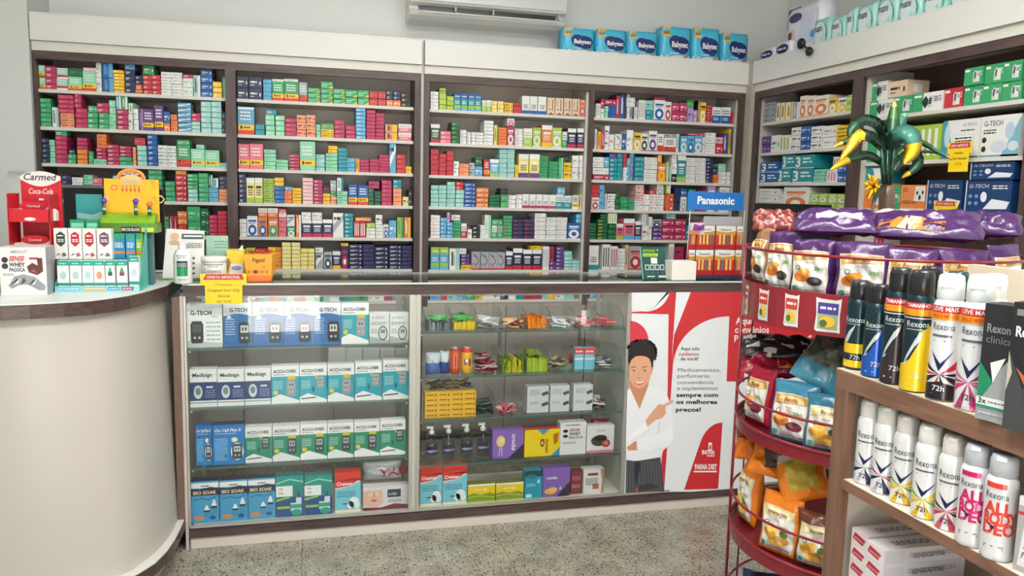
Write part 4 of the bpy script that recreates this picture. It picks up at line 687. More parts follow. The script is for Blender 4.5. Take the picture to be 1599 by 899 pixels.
def d_oncall(F, w, h):
    F.poly([(0,0),(w,0),(w,h*.5),(w*.5,h*.75),(0,h*.6)], (30,126,196), 1); F.text('On Call Plus II', w*.06, h*.83, h*.075, (244,246,250), 2, bold=.02, shear=.2, maxw=w*.86); scribble(F, w*.08, w*.75, h*.77, h*.02, (180,206,230), 2)
    scribble(F, w*.06, w*.46, h*.64, h*.02, (150,206,240), 2, 12, 2.4); F.ell(w*.68, h*.62, w*.1, h*.06, (238,232,190), 3); F.ell(w*.76, h*.32, w*.2, h*.22, (236,240,242), 3); meter(F, w*.6, h*.13, w*.32, h*.38, (66,70,76), (210,220,216), 4); F.ell(w*.4,h*.22,w*.02,h*.06,(20,60,110),3,8)
def d_bio(F, w, h):
    F.rect(0,h*.84,w,h*.96,WT,1); F.rect(w*.35,h*.87,w*.65,h*.9,GREY,2); F.poly([(0,h*.84),(w*.3,h*.81),(w*.7,h*.86),(w,h*.82),(w,h*.66),(0,h*.66)], (34,44,80), 2); F.text('BIO SOAK', w*.07, h*.69, h*.08, (236,214,150), 3, bold=.03, maxw=w*.86)
    F.line([(w*.1,h*.55),(w*.35,h*.6),(w*.6,h*.55),(w*.9,h*.62)], h*.02, (40,80,130), 2)
    for q, s in ((.55,.8),(.82,1.05)): F.rect(w*(q-.1), h*.18*s, w*(q+.1), h*.36*s, (70,150,190), 3); F.poly([(w*(q-.11),h*.36*s),(w*(q+.11),h*.36*s),(w*(q+.03),h*.52*s),(w*(q-.03),h*.52*s)], (240,244,246), 3); F.rect(w*(q-.11),h*.33*s,w*(q+.11),h*.38*s,(26,50,90),4)
    F.ell(w*.26, h*.12, w*.2, h*.05, (240,150,60), 3); F.ell(w*.76, h*.12, w*.12, h*.05, (30,90,160), 3); F.text('GRÁTIS', w*.13, h*.1, h*.035, (200,60,40), 4, maxw=w*.27)
def d_renu(F, w, h):
    F.rect(0,h*.76,w,h,(20,146,132),1); F.line([(0,h*.82),(w*.5,h*.92),(w,h*.84)], h*.03, (150,214,190), 2); F.rect(0,h*.5,w*.6,h*.76,WT,2); F.text('re', w*.1, h*.66, h*.08, (60,70,80), 3); F.text('nu', w*.1, h*.56, h*.08, (60,70,80), 3)
    F.rect(0,0,w,h*.48,(30,76,136),1); F.poly([(0,h*.38),(w*.5,h*.46),(w*.5,h*.5),(0,h*.44)],(140,196,60),3); F.rect(w*.03,h*.2,w*.5,h*.26,(150,196,60),3)
    for q, s in ((.62,.8),(.82,1.1)): F.rect(w*(q-.1), h*.14, w*(q+.1), h*.42*s, (212,226,232), 4); F.rect(w*(q-.04), h*.42*s, w*(q+.04), h*.54*s, (60,80,100), 4); F.rect(w*(q-.1),h*.2,w*(q+.1),h*.3,(60,160,120),5)
    F.ell(w*.75,h*.1,w*.2,h*.08,(40,160,140),5)
def d_cremer(F, w, h):
    F.rect(0,h*.78,w,h,(222,50,40),1); F.poly([(0,h*.62),(w*.6,h*.66),(w,h*.84),(w,h*.8),(0,h*.8)], (222,50,40), 2); F.text('Cremer', w*.06, h*.68, h*.085, WT, 3, bold=.03, shear=.15, maxw=w*.7)
    F.poly([(0,0),(w,0),(w,h*.78),(w*.6,h*.64),(0,h*.58)], (120,200,216), 1); scribble(F, w*.08, w*.8, h*.5, h*.022, (60,110,140), 2, 3, 2.4); F.ell(w*.74,h*.24,w*.2,h*.14,(238,246,248),3); F.ell(w*.6,h*.18,w*.14,h*.1,(228,240,244),3); F.ell(w*.85,h*.18,w*.12,h*.1,(228,240,244),4); F.rect(0,0,w,h*.07,(238,226,196),4)
    F.rect(w*.3,h*.2,w*.52,h*.23,(60,90,110),3)
def d_luby(F, w, h):
    F.poly([(0,h*.2),(0,h*.84),(w*.42,h*.86),(w*.45,h*.3),(w*.3,h*.14)], (228,186,160), 1); F.ell(w*.24,h*.7,w*.13,h*.1,(240,206,184),2); F.ell(w*.24,h*.42,w*.07,h*.05,(196,96,96),3); F.poly([(w*.22,h*.8),(w*.26,h*.8),(w*.28,h*.56),(w*.2,h*.56)],(214,166,138),3)
    F.poly([(0,0),(w,0),(w,h*.16),(w*.7,h*.24),(w*.4,h*.1),(0,h*.14)], (120,50,64), 2); F.rect(w*.54,h*.52,w*.84,h*.86,(40,60,78),3); F.text('Luby', w*.57, h*.62, h*.13, WT, 4, shear=.2, maxw=w*.24); scribble(F, w*.56, w*.86, h*.4, h*.025, GREY, 3, 3)
I4 = (280, 440, 4.2); I5 = (280, 640, 4.2); I6 = (640, 440, 4.428); I7 = (640, 600, 4.428)
YI = 3.262
def cb(name, label, cat, im, x0, x1, yt, z, body, draw, y=YI, dep=.05, group=None, **k):
    x0, x1, z0, z1 = inpx(*im, x0, x1, yt, z, y); return printed_box(name, label, cat, x0, x1, z0, z1, y, dep, body, draw, group, **k)
gm = 'blood glucose meter boxes in the counter'
z = LZ[1]
cb('meter_box','white glucose meter box with black meter, at the curved-counter end of the top glass shelf','box',I4,45,280,140,z,WT,d_gtech_w,group=gm)
for i,(a,b,p) in enumerate(((285,475,'first'),(480,680,'second'),(682,872,'third'),(875,1060,'fourth'))):
    cb('meter_box','blue and white glucose meter box, %s blue one along the top glass shelf' % p,'box',I4,a,b,138,z,(226,230,234),d_gtech_b,group=gm)
cb('meter_box','turquoise glucose meter box on the top glass shelf beside the blue ones','box',I4,1062,1243,140,z,WT,d_accu,group=gm)
cb('small_meter_box','small white meter box beside the turquoise box, top glass shelf','box',I4,1246,1378,205,z,(226,228,228),d_gsmall,group=gm)
cb('small_meter_box','small white meter box against the middle post, top glass shelf','box',I4,1380,1505,205,z,(226,228,228),d_gsmall,group=gm)
z = LZ[2]
for i,(a,b,t) in enumerate(((65,246,572),(248,425,572),(428,600,566))):
    cb('meter_box','white and navy meter box, %s of three on the second glass shelf' % ORD[i],'box',I4,a,b,t,z,WT,d_medisign,group=gm)
for i,(a,b,t,pen) in enumerate(((602,786,550,0),(788,968,545,1),(972,1148,540,0),(1152,1330,527,1),(1335,1505,512,1))):
    cb('meter_box','turquoise meter box with grey meter, %s turquoise one on the second glass shelf' % ORD[i],'box',I4,a,b,t,z,WT,lambda F,w,h,pen=pen: d_accu(F,w,h,pen=bool(pen)),group=gm)
def d_small(t, c=(90,92,98)): return lambda F, w, h: F.text(t, w*.1, h*.62, .011, c, 2, maxw=w*.8)
for i,(a,b) in enumerate(((978,1092),(1095,1202),(1205,1313),(1316,1415),(1418,1500))):
    cb('strip_carton','small white strip carton, %s of five behind the turquoise meter boxes' % ORD[i],'carton',I4,a,b,442,z,WT,d_small('Hotoki'),y=3.42,dep=.05,group='strip cartons at the back of the counter')
g = Geo(); g.box(0,.11,0,.06,0,.052,(34,34,38),'plastic'); g.box(.008,.1,.006,.05,.052,.062,(26,26,28),'plastic'); o = g.build('cash_tin'); o.location = (at_y(280+850/4.2,547,3.5).x,3.5,LZ[2]+.12-.0); 
o.location.z = LZ[2]+.0005; tag(o,'low black tin at the back of the second glass shelf','tin')
g = Geo()
for k,(c,dx) in enumerate((((30,140,90),0),((40,90,170),.02),((180,40,60),.05),((200,70,90),.075))): g.tube([(dx,0,.008+.0*k),(dx+.11,.03,.012)],.007,8,c,'plastic')
t = empty('pen_bundle',(at_y(318,566,3.48).x,3.48,LZ[2]+.0),'coloured pens lying at the back of the second glass shelf','pens'); g.build('pens',t)
z = LZ[3]
cb('meter_box','blue glucose test box, partly behind another blue one, third glass shelf','box',I5,105,214,100,z,(30,110,180),d_oncall,y=3.27,group=gm)
cb('meter_box','wide blue glucose test box on the third glass shelf','box',I5,216,428,96,z,(34,120,190),d_oncall,group=gm,top=(30,60,110))
for i,(a,b,t) in enumerate(((430,607,112),(610,790,103),(792,970,92),(972,1143,84),(1147,1315,78),(1317,1485,66))):
    cb('meter_box','green and white meter box with dark meter, %s of six on the third glass shelf' % ORD[i],'box',I5,a,b,t,z,WT,lambda F,w,h,i=i: d_accu(F,w,h,(24,138,104),(64,70,76),pen=i in(0,5)),group=gm)
z = LZ[4]; gb = 'boxes on the floor of the display counter'
for i,(a,b,t) in enumerate(((75,258,466),(262,446,457),(449,628,446))):
    cb('lens_solution_box','blue lens solution box with dropper bottles, %s of three, bottom of the counter' % ORD[i],'box',I5,a,b,t,z,(70,160,206),d_bio,group=gb,top=(44,48,66))
for i,(a,b,t) in enumerate(((632,815,432),(820,1003,430))):
    cb('lens_care_box','teal and navy lens care box, %s of two, bottom of the counter' % ORD[i],'box',I5,a,b,t,z,(40,130,130),d_renu,group=gb)
cb('cotton_box','red and blue cotton box before the middle post, bottom of the counter','box',I5,1020,1190,408,z,(206,226,228),d_cremer,group=gb,top=(216,60,50))
cb('face_mask_box',"low white box printed with a woman's chin and lips, bottom of the counter",'box',I5,1205,1500,500,z,(226,222,224),d_luby,group=gb)
def pillow(name, parent, w, h, t, colfn, nu=16, nv=20, mat='film', crinkle=.05, seed=1, texts=None, pinch=.08):
    """sealed film bag standing on its lower seam, front towards local -y"""
    r = random.Random(seed); ph = [r.uniform(0,6.3) for _ in range(8)]
    def P(u, v, sgn, l=0):
        e = (max(0,1-abs(2*u-1)**3))**.55*(max(0,math.sin(PI*min(1,max(0,v))))**.5)
        nzz = crinkle*(math.sin(9*u+ph[0]+5*v)*math.sin(13*v+ph[1]) + .6*math.sin(23*u+ph[2])*math.sin(19*v+7*u+ph[3]))
        y = sgn*(t/2)*(e*(1+nzz*2)+.02)
        xx = (u-.5)*w*(1-pinch*math.sin(PI*v)**2*.6) + .02*w*math.sin(7*v+ph[4]); zz = v*h + .015*h*math.sin(6*u+ph[5])*(v-.1)
        return (xx, y - .0006*l, max(zz, .0))
    g = Geo(); vs = []; fs = []; cs = []
    for sgn in (-1, 1):
        b = len(vs)
        for j in range(nv+1):
            for i in range(nu+1): vs.append(P(i/nu, j/nv, sgn))
        for j in range(nv):
            for i in range(nu):
                q = [b+j*(nu+1)+i, b+j*(nu+1)+i+1, b+(j+1)*(nu+1)+i+1, b+(j+1)*(nu+1)+i]
                fs.append(q if sgn < 0 else q[::-1]); cs.append(colfn((i+.5)/nu, (j+.5)/nv, sgn))
    b2 = (nu+1)*(nv+1)
    ring = [i for i in range(nu+1)] + [(j+1)*(nu+1)-1 for j in range(1, nv+1)] + [nv*(nu+1)+i for i in range(nu-1, -1, -1)] + [j*(nu+1) for j in range(nv-1, 0, -1)]
    for a, c in zip(ring, ring[1:]+ring[:1]): fs.append((a, a+b2, c+b2, c)); cs.append(colfn(.5, .99, 1))
    g.add(vs, fs, cs, mat, True)
    F = Face(g, lambda u, v, l: P(u, v, -1, l), mat)
    if texts: texts(F)
    return g.build(name, parent)
a = at_y(280+1210/4.2, 640+490/4.2, 3.29)
t = empty('silver_bag', (a.x+.08, 3.31, LZ[4]+.118), 'silver foil bag with red lettering lying on the face mask box','bag')
o = pillow('film_pouch', t, .165, .085, .07, lambda u,v,s: (176,176,178), texts=lambda F: F.text('YAIVA',.42,.3,.38,(180,30,40),3,bold=.03,sx=.75,shear=.2), seed=9)
# right half of the counter
def sachets(name, parent, x0, x1, y0, y1, z, h, cols, n, lean=.3, seed=0, th=.004, mat='film'):
    """a row of thin sachets filed on edge"""
    g = Geo(); r = random.Random(seed)
    for k in range(n):
        x = x0+(x1-x0-th)*(k+.5)/n; hh = h*r.uniform(.85,1.1); dx = r.uniform(-lean,lean)*hh*.4; dy = r.uniform(0,.01); xx = min(max(x, x0), x1-th-.001)
        dx = min(max(dx, x0-xx), x1-th-xx)
        g.hexa([(xx,y0+dy,z),(xx+th,y0+dy,z),(xx+th,y1,z),(xx,y1,z),(xx+dx,y0+dy,z+hh),(xx+dx+th,y0+dy,z+hh),(xx+dx+th,y1,z+hh*.9),(xx+dx,y1,z+hh*.9)], r.choice(cols), mat)
    return g.build(name, parent)
def heap(name, parent, x0, x1, y0, y1, z, h, cols, n, sx=.05, seed=0, mat='film', sz=.012):
    """loose sachets tossed in a tray"""
    g = Geo(); r = random.Random(seed)
    for k in range(n):
        cx, cy = r.uniform(x0+sx*.5, x1-sx*.5), r.uniform(y0+.02, y1-.02); cz = z+.004+h*r.random()*(.5+.5*(cy-y0)/(y1-y0))*.9
        L, Wd = sx*.5, sz; a = r.uniform(-.6,.6); tl = r.uniform(-.35,.35); c_, s_ = math.cos(a), math.sin(a)
        def q(u, v, w): return (min(max(cx+u*c_-v*s_, x0), x1), min(max(cy+u*s_+v*c_, y0), y1), max(z, cz+u*tl+w))
        g.hexa([q(-L,-Wd,-.002),q(L,-Wd,-.002),q(L,Wd,-.002),q(-L,Wd,-.002),q(-L,-Wd,.003),q(L,-Wd,.003),q(L,Wd,.003),q(-L,Wd,.003)], r.choice(cols), mat)
    return g.build(name, parent)
def tray(z, cells, x0px, h, label, im=I6, yb=3.45):
    t = empty('divider_tray', (0,0,0), label, 'tray', 'clear divider trays in the counter')
    for px in cells:
        x = at_y(im[0]+px/im[2], 520, YI).x
        g = Geo(); g.extr([(YI-.01,z),(yb,z),(yb,z+h),(YI+.07,z+h),(YI-.01,z+h*.55)], x-.001, x+.001, lambda a,p,q: (a,p,q), 'W', 'glass_thin'); d = g.build('divider', t)
        g = Geo(); g.tube([(x,YI-.0115,z),(x,YI-.0115,z+h*.55),(x,YI+.07,z+h+.001)],.0011,5,(70,100,92),'vinyl'); g.build('polished_edge', d)
    a, b = [at_y(im[0]+q/im[2], 520, YI).x for q in (cells[0], cells[-1])]
    quick('tray_floor', t, (a, b, YI-.012, yb, z+.0002, z+.0014, 'W', 'glass_thin'))
    return t
def X6(px): return at_y(640+px/4.428, 520, YI).x
z = RZ[1]
tray(z, [105,290,465,633,805,972,1137,1302,1467], 0, .09, 'clear divider tray on the top shelf beside the middle post, full of sachets')
def lot(fn, name, label, cat, px0, px1, z, h, cols, n, y0=YI, y1=3.40, **k):
    t = fn(name, None, X6(px0)+.004, X6(px1)-.004, y0, y1, z+.0018, h, cols, n, **k); t['kind'] = 'stuff'; t['label'] = label; t['category'] = cat; return t
lot(sachets,'tea_sachets','dark sachets filed under green ones, first cell of the top tray','sachets',112,288,z,.033,[(110,124,130),(60,70,84),(150,160,166)],22)
lot(heap,'tea_sachets','green foil sachets lying over the first cell of the top tray','sachets',112,288,z+.036,.016,[(60,150,80),(120,190,120)],16,seed=2)
lot(sachets,'tea_sachets','yellow sachets packed upright in the second cell of the top tray','sachets',296,464,z,.034,[(226,200,40),(236,212,60),(206,180,40)],28,lean=.05,seed=3)
lot(heap,'tea_sachets','green sachets lying over the yellow ones in the top tray','sachets',296,464,z+.038,.012,[(60,160,80),(90,170,90)],16,seed=4)
lot(heap,'blister_strips','silver blister strips heaped in the third cell of the top tray','blister strips',470,630,z,.05,[(206,208,210),(170,174,178),(226,226,228)],34,seed=5)
lot(heap,'candy_sachets','orange and maroon sachets heaped in the fourth cell of the top tray','sachets',638,803,z,.045,[(120,24,36),(214,130,40),(90,20,30),(230,190,150)],34,seed=6)
lot(sachets,'candy_sachets','orange striped sachets in the fifth cell of the top tray','sachets',810,950,z,.05,[(236,130,30),(206,90,20),(240,160,60)],22,lean=.25,seed=7)
lot(heap,'candy_sachets','white sachets heaped in the sixth cell of the top tray','sachets',978,1132,z,.038,[(226,230,234),(196,214,230),(230,200,150)],28,seed=8)
lot(heap,'candy_sachets','pink and white strips in the seventh cell of the top tray','sachets',1142,1298,z,.045,[(226,190,190),(190,60,80),(236,236,236)],28,seed=9)
lot(heap,'candy_sachets','red and pink strips in the last cell of the top tray','sachets',1308,1440,z,.036,[(200,60,70),(226,150,150),(220,80,90)],26,seed=10)
z = RZ[2]
tray(z, [450,633,805,972,1137,1290,1462], 0, .10, 'clear divider tray on the second right-half shelf, holding sachets and strips')
def pbag(name, label, px0, px1, z, h, cols, seed):
    a, b = X6(px0), X6(px1); t = empty(name, ((a+b)/2, 3.30, z+.0005), label, 'bag')
    pillow('film_pouch', t, b-a, h, .05, lambda u,v,s: cols[0] if v < .55 else cols[1], mat='film', seed=seed)
    return t
pbag('wipes_pack','clear and blue plastic pack on the second right-half shelf',118,225,z,.095,[(70,110,180),(190,200,206)],21)
pbag('wipes_pack','clear and navy plastic pack beside the energy cans',218,286,z,.1,[(40,70,150),(200,208,212)],22)
def can(name, label, cat, x, y, z, r, h, cols, group=None, draw=None):
    t = empty(name, (x, y, z+.0003), label, cat, group); g = Geo()
    def cf(a, zz):
        q = zz/h
        for lim, c in cols:
            if q < lim: return c
        return cols[-1][1]
    g.lathe([(r*.7,0),(r*.86,.003),(r,.012)]+[(r,.012+(h-.028)*k/12) for k in range(1,13)]+[(r*.82,h-.004)], n=24, colfn=cf, mat='can_print')
    if draw: draw(Face(g, lambda u,v,l: ((r+.0003*l)*math.sin(u/r), -(r+.0003*l)*math.cos(u/r), v), 'can_print'), r, h)
    g.build('can_body', t); g = Geo(); g.lathe([(r*.82,h-.004),(r*.86,h),(r*.8,h-.001),(r*.76,h-.006),(0.0001,h-.006)], n=24, col=(206,206,208), mat='satin_metal'); g.tube([(-.004,-.006,h-.004),(.0,.006,h-.003),(.004,-.006,h-.004)],.0012,5,(180,180,184),'satin_metal'); g.build('can_lid', t)
    return t
can('energy_drink_can','orange and red slim can on the second right-half shelf','can',X6(322),3.29,z,.0235,.118,[(.2,(200,70,40)),(.85,(226,96,56)),(1.1,(190,50,50))],draw=lambda F,r,h: (F.rect(-.008,h*.25,.006,h*.8,(240,200,180),1), F.rect(-.004,h*.3,.002,h*.7,(200,50,40),2)))
can('energy_drink_can','yellow can with round blue emblem beside the orange can','can',X6(405),3.29,z,.0255,.12,[(.25,(230,170,40)),(.8,(240,196,60)),(1.1,(206,60,70))],draw=lambda F,r,h: (F.ell(0,h*.45,.016,.026,(30,70,140),1), F.ell(0,h*.45,.010,.014,(230,60,50),2), F.ell(-.004,h*.5,.006,.006,(240,240,240),3)))
lot(heap,'candy_sachets','dark red candy sachets heaped beside the energy cans','sachets',460,632,z,.085,[(130,20,40),(170,40,60),(90,16,30),(206,180,180)],60,seed=11,sx=.045)
lot(sachets,'tea_sachets','lime and yellow sachets leaning in the second tray','sachets',640,800,z,.06,[(150,170,40),(220,200,40),(90,120,40)],24,seed=12,lean=.8)
lot(sachets,'tea_sachets','lime sachets packed upright in the second tray','sachets',810,968,z,.062,[(150,176,40),(130,160,36),(170,190,60)],34,seed=13,lean=.04)
lot(heap,'tea_sachets','olive sachets tossed on top of the lime ones','sachets',815,940,z+.066,.03,[(110,140,40),(150,170,50)],12,seed=14)
lot(heap,'candy_sachets','gold and grey sachets heaped in the fourth cell of the second tray','sachets',978,1128,z,.05,[(120,110,70),(190,170,110),(90,96,90),(210,206,190)],32,seed=15)
for i,(a,b) in enumerate(((1142,1205),(1210,1282))):
    cb('throat_candy_box','small sky blue box with red top, %s of two in the second tray' % ORD[i],'box',I6,a,b,455,z+.0016,(120,196,220),lambda F,w,h: (F.rect(0,h*.7,w,h,(220,70,60),1), scribble(F,w*.1,w*.9,h*.8,h*.06,WT,2), F.rect(0,h*.45,w,h*.52,WT,1)),y=3.285,dep=.03)
o = heap('candy_sachets',None,X6(1140),X6(1280),3.33,3.42,z+.002,.105,[(206,50,40),(190,40,50)],20,seed=16); o['kind']='stuff'; o['label']='red sachets heaped behind the small sky blue boxes'; o['category']='sachets'
lot(heap,'blister_strips','silver sachets heaped in the last cell of the second tray','sachets',1296,1450,z,.05,[(150,160,164),(200,204,206),(90,100,104)],36,seed=17)
# third shelf: yellow cartons in a block, pens, mints, white sachets
z = RZ[3]
x0 = at_y(640+105/4.428, 630, YI).x; x1 = at_y(640+458/4.428, 630, YI).x; ww = (x1-x0)/4; hh = .0225
gy = Geo(); gy.box(0, ww-.0008, 0, .05, 0, hh-.0006, (236,190,44), 'card', top=(226,186,50)); Fy = Face(gy, lambda u,v,l: (u,-.0003*l,v)); Fy.line([(.003,.004),(ww-.004,.004),(ww-.004,hh-.005),(.003,hh-.005),(.003,.004)],.0009,(140,90,30),1); Fy.rect(.007,.009,ww*.7,.014,(150,60,30),1); Fy.rect(ww*.78,.006,ww-.006,hh-.007,(150,60,30),1)
my = gy.mesh('gum_carton')
for i in range(4):
    for j in range(5):
        o = bpy.data.objects.new('gum_carton', my); SC.collection.objects.link(o); o.location = (x0+i*ww, YI+.002, z+.0004+j*hh)
        tag(o, 'small yellow carton, %s row up, %s column, in the yellow stack by the middle post' % (ORD[j], ORD[i]), 'carton', 'yellow cartons stacked on the third right-half shelf')
o = heap('stick_sachets',None,x0,x1,YI+.01,3.36,z+.118,.03,[(80,70,60),(140,110,70),(60,56,54)],34,seed=18,sx=.07,sz=.005); o['kind']='stuff'; o['label']='dark stick sachets lying on top of the yellow cartons'; o['category']='sachets'
tray(z, [600,785,1120,1432], 0, .095, 'clear divider tray with rounded ends on the third right-half shelf', I7)
lot(heap,'stick_sachets','black and green sticks lying beside the yellow cartons','sticks',468,606,z,.05,[(30,34,34),(40,60,50),(90,110,100)],44,seed=19,sx=.08)
lot(heap,'mint_packs','pink and maroon mints heaped in the third shelf tray','mints',618,770,z,.028,[(220,120,130),(130,30,50),(236,200,200)],60,seed=20,sx=.02,sz=.006)
def d_sach(F, w, h):
    scribble(F, w*.12, w*.6, h*.85, h*.018, GREY, 2, 4, 3)
    for q in (.22,.62): F.poly([(w*.7,h*q),(w,h*(q+.08)),(w*.95,h*(q+.2)),(w*.66,h*(q+.12))], (80,84,90), 2)
    scribble(F, w*.12, w*.5, h*.4, h*.014, GREY, 2, 3, 3)
for i,(a,b,t) in enumerate(((815,965,15),(975,1108,10),(1135,1270,5))):
    x_0, x_1, z0, z1 = inpx(*I7, a, b, t, z+.002, YI)
    printed_box('sachet_pack','pale grey sachet pack, %s of three on the third right-half shelf' % ORD[i],'pack',x_0,x_1,z0,z1,YI+.004,.05,(208,210,212),d_sach,'sachet packs on the third shelf')
lot(heap,'mint_packs','maroon and white mints in the last cell of the third shelf','mints',1285,1400,z,.045,[(120,40,50),(226,226,226),(150,150,156)],40,seed=23,sx=.03,sz=.008)
# fourth shelf
z = RZ[4]
def pump(x, y, i):
    t = empty('sanitizer_bottle', (x, y, z+.0004), 'clear pump bottle of hand gel, %s of four on the fourth shelf' % ORD[i], 'bottle', 'hand gel pump bottles'); r = .027; h = .125
    g = Geo(); g.lathe([(.0001,0),(r*.95,0),(r,.004)]+[(r,.004+.085*k/6) for k in range(1,7)]+[(r*.9,.098),(r*.6,.11),(r*.36,.116),(r*.36,.12)], n=20, col='W', mat='clear_plastic'); g.build('body', t)
    g = Geo(); g.lathe([(.0001,.003),(r*.88,.003),(r*.9,.085),(.0001,.088)], n=20, col=(186,192,200), mat='clear_plastic'); g.build('gel', t)
    g = Geo(); F = Face(g, lambda u,v,l: ((r+.0004*l)*math.sin(u/r), -(r+.0004*l)*math.cos(u/r), v), 'vinyl'); F.rect(-.03,.034,.03,.066,(34,36,78),1,14); F.line([(-.028,.064),(0,.07),(.028,.064)],.004,(34,36,78),1); F.text('ASSÉPTICO',0,.045,.009,(214,216,236),3,'c',bold=.02,sx=.85); g.build('label', t)
    g = Geo(); g.lathe([(.0001,.12),(.012,.12),(.012,.134),(.006,.137),(.004,.15),(.0001,.15)], n=14, col=WT, mat='plastic'); g.box(-.022,.008,-.006,.006,.146,.154,WT,'plastic'); g.tube([(0,0,.12),(0,0,.01)],.0018,6,(220,220,220),'clear_plastic'); g.build('pump_head', t)
for i, px in enumerate((150,268,395,508)): pump(at_y(640+px/4.428, 700, YI+.03).x, YI+.032+.004*i, i)
def d_crocks(F, w, h, vert=False):
    F.poly([(w*.5,0),(w,0),(w,h*.5)],(50,44,60),1)
    if vert: F.text('crocks', w*.62, h*.85, w*.14, WT, 2, rot=-PI/2, bold=.02, maxw=h*.7); F.ell(w*.26,h*.62,w*.14,h*.2,(230,200,130),2); F.ell(w*.28,h*.66,w*.08,h*.1,(240,216,150),3); F.line([(w*.2,h*.1),(w*.24,h*.4)],w*.02,(230,230,230),2); F.line([(w*.3,h*.1),(w*.3,h*.4)],w*.02,(230,230,230),2)
    else: F.text('crocks', w*.13, h*.62, h*.1, WT, 2, bold=.02, maxw=w*.74); F.ell(w*.28,h*.2,w*.22,h*.11,(226,170,70),2); F.ell(w*.38,h*.24,w*.16,h*.1,(238,190,96),3); F.poly([(w*.6,h*.25),(w*.66,h*.36),(w*.7,h*.25)],(230,230,240),2)
def d_yel(F, w, h):
    F.poly([(w*.35,h),(w*.7,h),(w*.52,h*.8)],(60,150,180),1); F.poly([(w*.75,0),(w,0),(w,h*.3)],(60,150,190),1); F.text('natural', w*.66, h*.12, w*.1, (160,80,30), 2, rot=PI/2, bold=.03, maxw=h*.62); F.ell(w*.5,h*.5,w*.06,h*.15,(60,50,40),2); F.ell(w*.5,h*.5,w*.035,h*.08,(240,200,60),3); F.poly([(w*.8,h*.8),(w*.96,h*.86),(w*.94,h*.5),(w*.84,h*.4)],(190,110,50),2)
def d_whey(F, w, h):
    F.text('SENSE', w*.34, h*.72, h*.09, (170,40,60), 2, shear=.2, bold=.02, maxw=w*.6); F.text('WHEY', w*.34, h*.6, h*.09, (40,40,44), 2, bold=.03, maxw=w*.6); F.text('PACOCA', w*.34, h*.49, h*.08, (40,40,44), 2, bold=.02, maxw=w*.6)
    F.ell(w*.2,h*.74,w*.1,h*.05,(44,40,44),2); F.ell(w*.2,h*.58,w*.1,h*.05,(44,40,44),2); scribble(F,w*.1,w*.6,h*.38,h*.02,GREY,2,2); scribble(F,w*.2,w*.8,h*.9,h*.03,(70,60,64),2)
def d_choc(F, w, h):
    F.text('SENSE', w*.35, h*.78, h*.09, (190,150,160), 2, maxw=w*.4); F.ell(w*.45,h*.45,w*.3,h*.2,(80,70,62),2); F.ell(w*.5,h*.55,w*.24,h*.12,(54,46,42),3); F.ell(w*.7,h*.35,w*.16,h*.15,(150,60,56),3); F.ell(w*.7,h*.35,w*.09,h*.08,(220,120,110),4); F.rect(0,0,w,h*.1,(214,130,140),1)
cb('cracker_box','purple cracker box lying with sideways lettering, fourth right-half shelf','box',I7,573,790,316,z,(134,96,180),lambda F,w,h: d_crocks(F,w,h,True))
cb('snack_box','yellow snack box with blue corners, fourth right-half shelf','box',I7,795,1040,310,z,(238,206,30),d_yel,top=(190,70,60))
cb('protein_box','white protein bar box behind the pump bottles, fourth right-half shelf','box',I7,1042,1222,262,z,(230,230,230),d_whey)
cb('protein_box','white box printed with chocolate bonbons, fourth right-half shelf','box',I7,1226,1416,285,z,(230,228,228),d_choc)
t = empty('candy_bag',(at_y(640+1320/4.428,650,3.33).x,3.34,z+.058),'dark red candy bag lying above the chocolate bonbon box','bag'); 
t.location.z = z+.098; pillow('film_pouch', t, .09, .04, .05, lambda u,v,s: (130,30,50), nu=10, nv=10, seed=31)
z = RZ[5]
cb('cotton_box','red and blue cotton box beside the middle post, right half bottom','box',I7,72,226,570,z,(206,226,228),d_cremer,top=(216,60,50),group=gb)
cb('cotton_box','red and blue cotton box next to the yellow tea boxes','box',I7,230,398,562,z,(206,226,228),d_cremer,top=(216,60,50),group=gb)
def d_tea(F, w, h):
    F.poly([(0,0),(w,0),(w,h*.4),(w*.8,h*.5),(w*.5,h*.42),(w*.2,h*.52),(0,h*.42)],(120,150,40),1); F.line([(0,h*.3),(w*.4,h*.36),(w,h*.24)],h*.04,(190,206,80),2); F.rect(0,h*.9,w,h,(230,232,220),1); F.rect(w*.28,h*.62,w*.7,h*.72,(240,236,150),2); F.text('Camomila', w*.3, h*.63, h*.07, (120,80,20), 3, maxw=w*.4); F.rect(0,0,w,h*.06,(206,196,80),2)
cb('tea_box','yellow and green tea box, first of two on the counter floor','box',I7,402,590,688,z,(232,196,30),d_tea,group=gb,top=(110,110,50)); cb('tea_box','yellow and green tea box, second of two on the counter floor','box',I7,597,788,678,z,(232,196,30),d_tea,group=gb,top=(110,110,50))
cb('dental_box','teal box with dark top between tea and cracker boxes','box',I7,797,918,596,z,(20,146,172),lambda F,w,h: (F.rect(0,h*.78,w,h,(18,60,70),1), F.ell(w*.4,h*.8,w*.3,h*.08,(20,120,130),2), F.text('d',w*.7,h*.55,h*.14,WT,2,bold=.03), scribble(F,w*.1,w*.6,h*.5,h*.03,(150,220,230),2,2), F.rect(w*.08,h*.04,w*.4,h*.16,(190,230,236),2)),group=gb)
cb('cracker_box','purple cracker box standing upright on the counter floor','box',I7,922,1110,576,z,(134,96,180),d_crocks,group=gb)
cb('cocoa_box','dark red box beside the upright cracker box','box',I7,1114,1200,602,z,(120,44,56),lambda F,w,h: (F.rect(w*.1,h*.6,w*.8,h*.8,(160,80,90),1), scribble(F,w*.1,w*.8,h*.4,h*.03,(200,150,150),2,3)),group=gb,y=3.275)
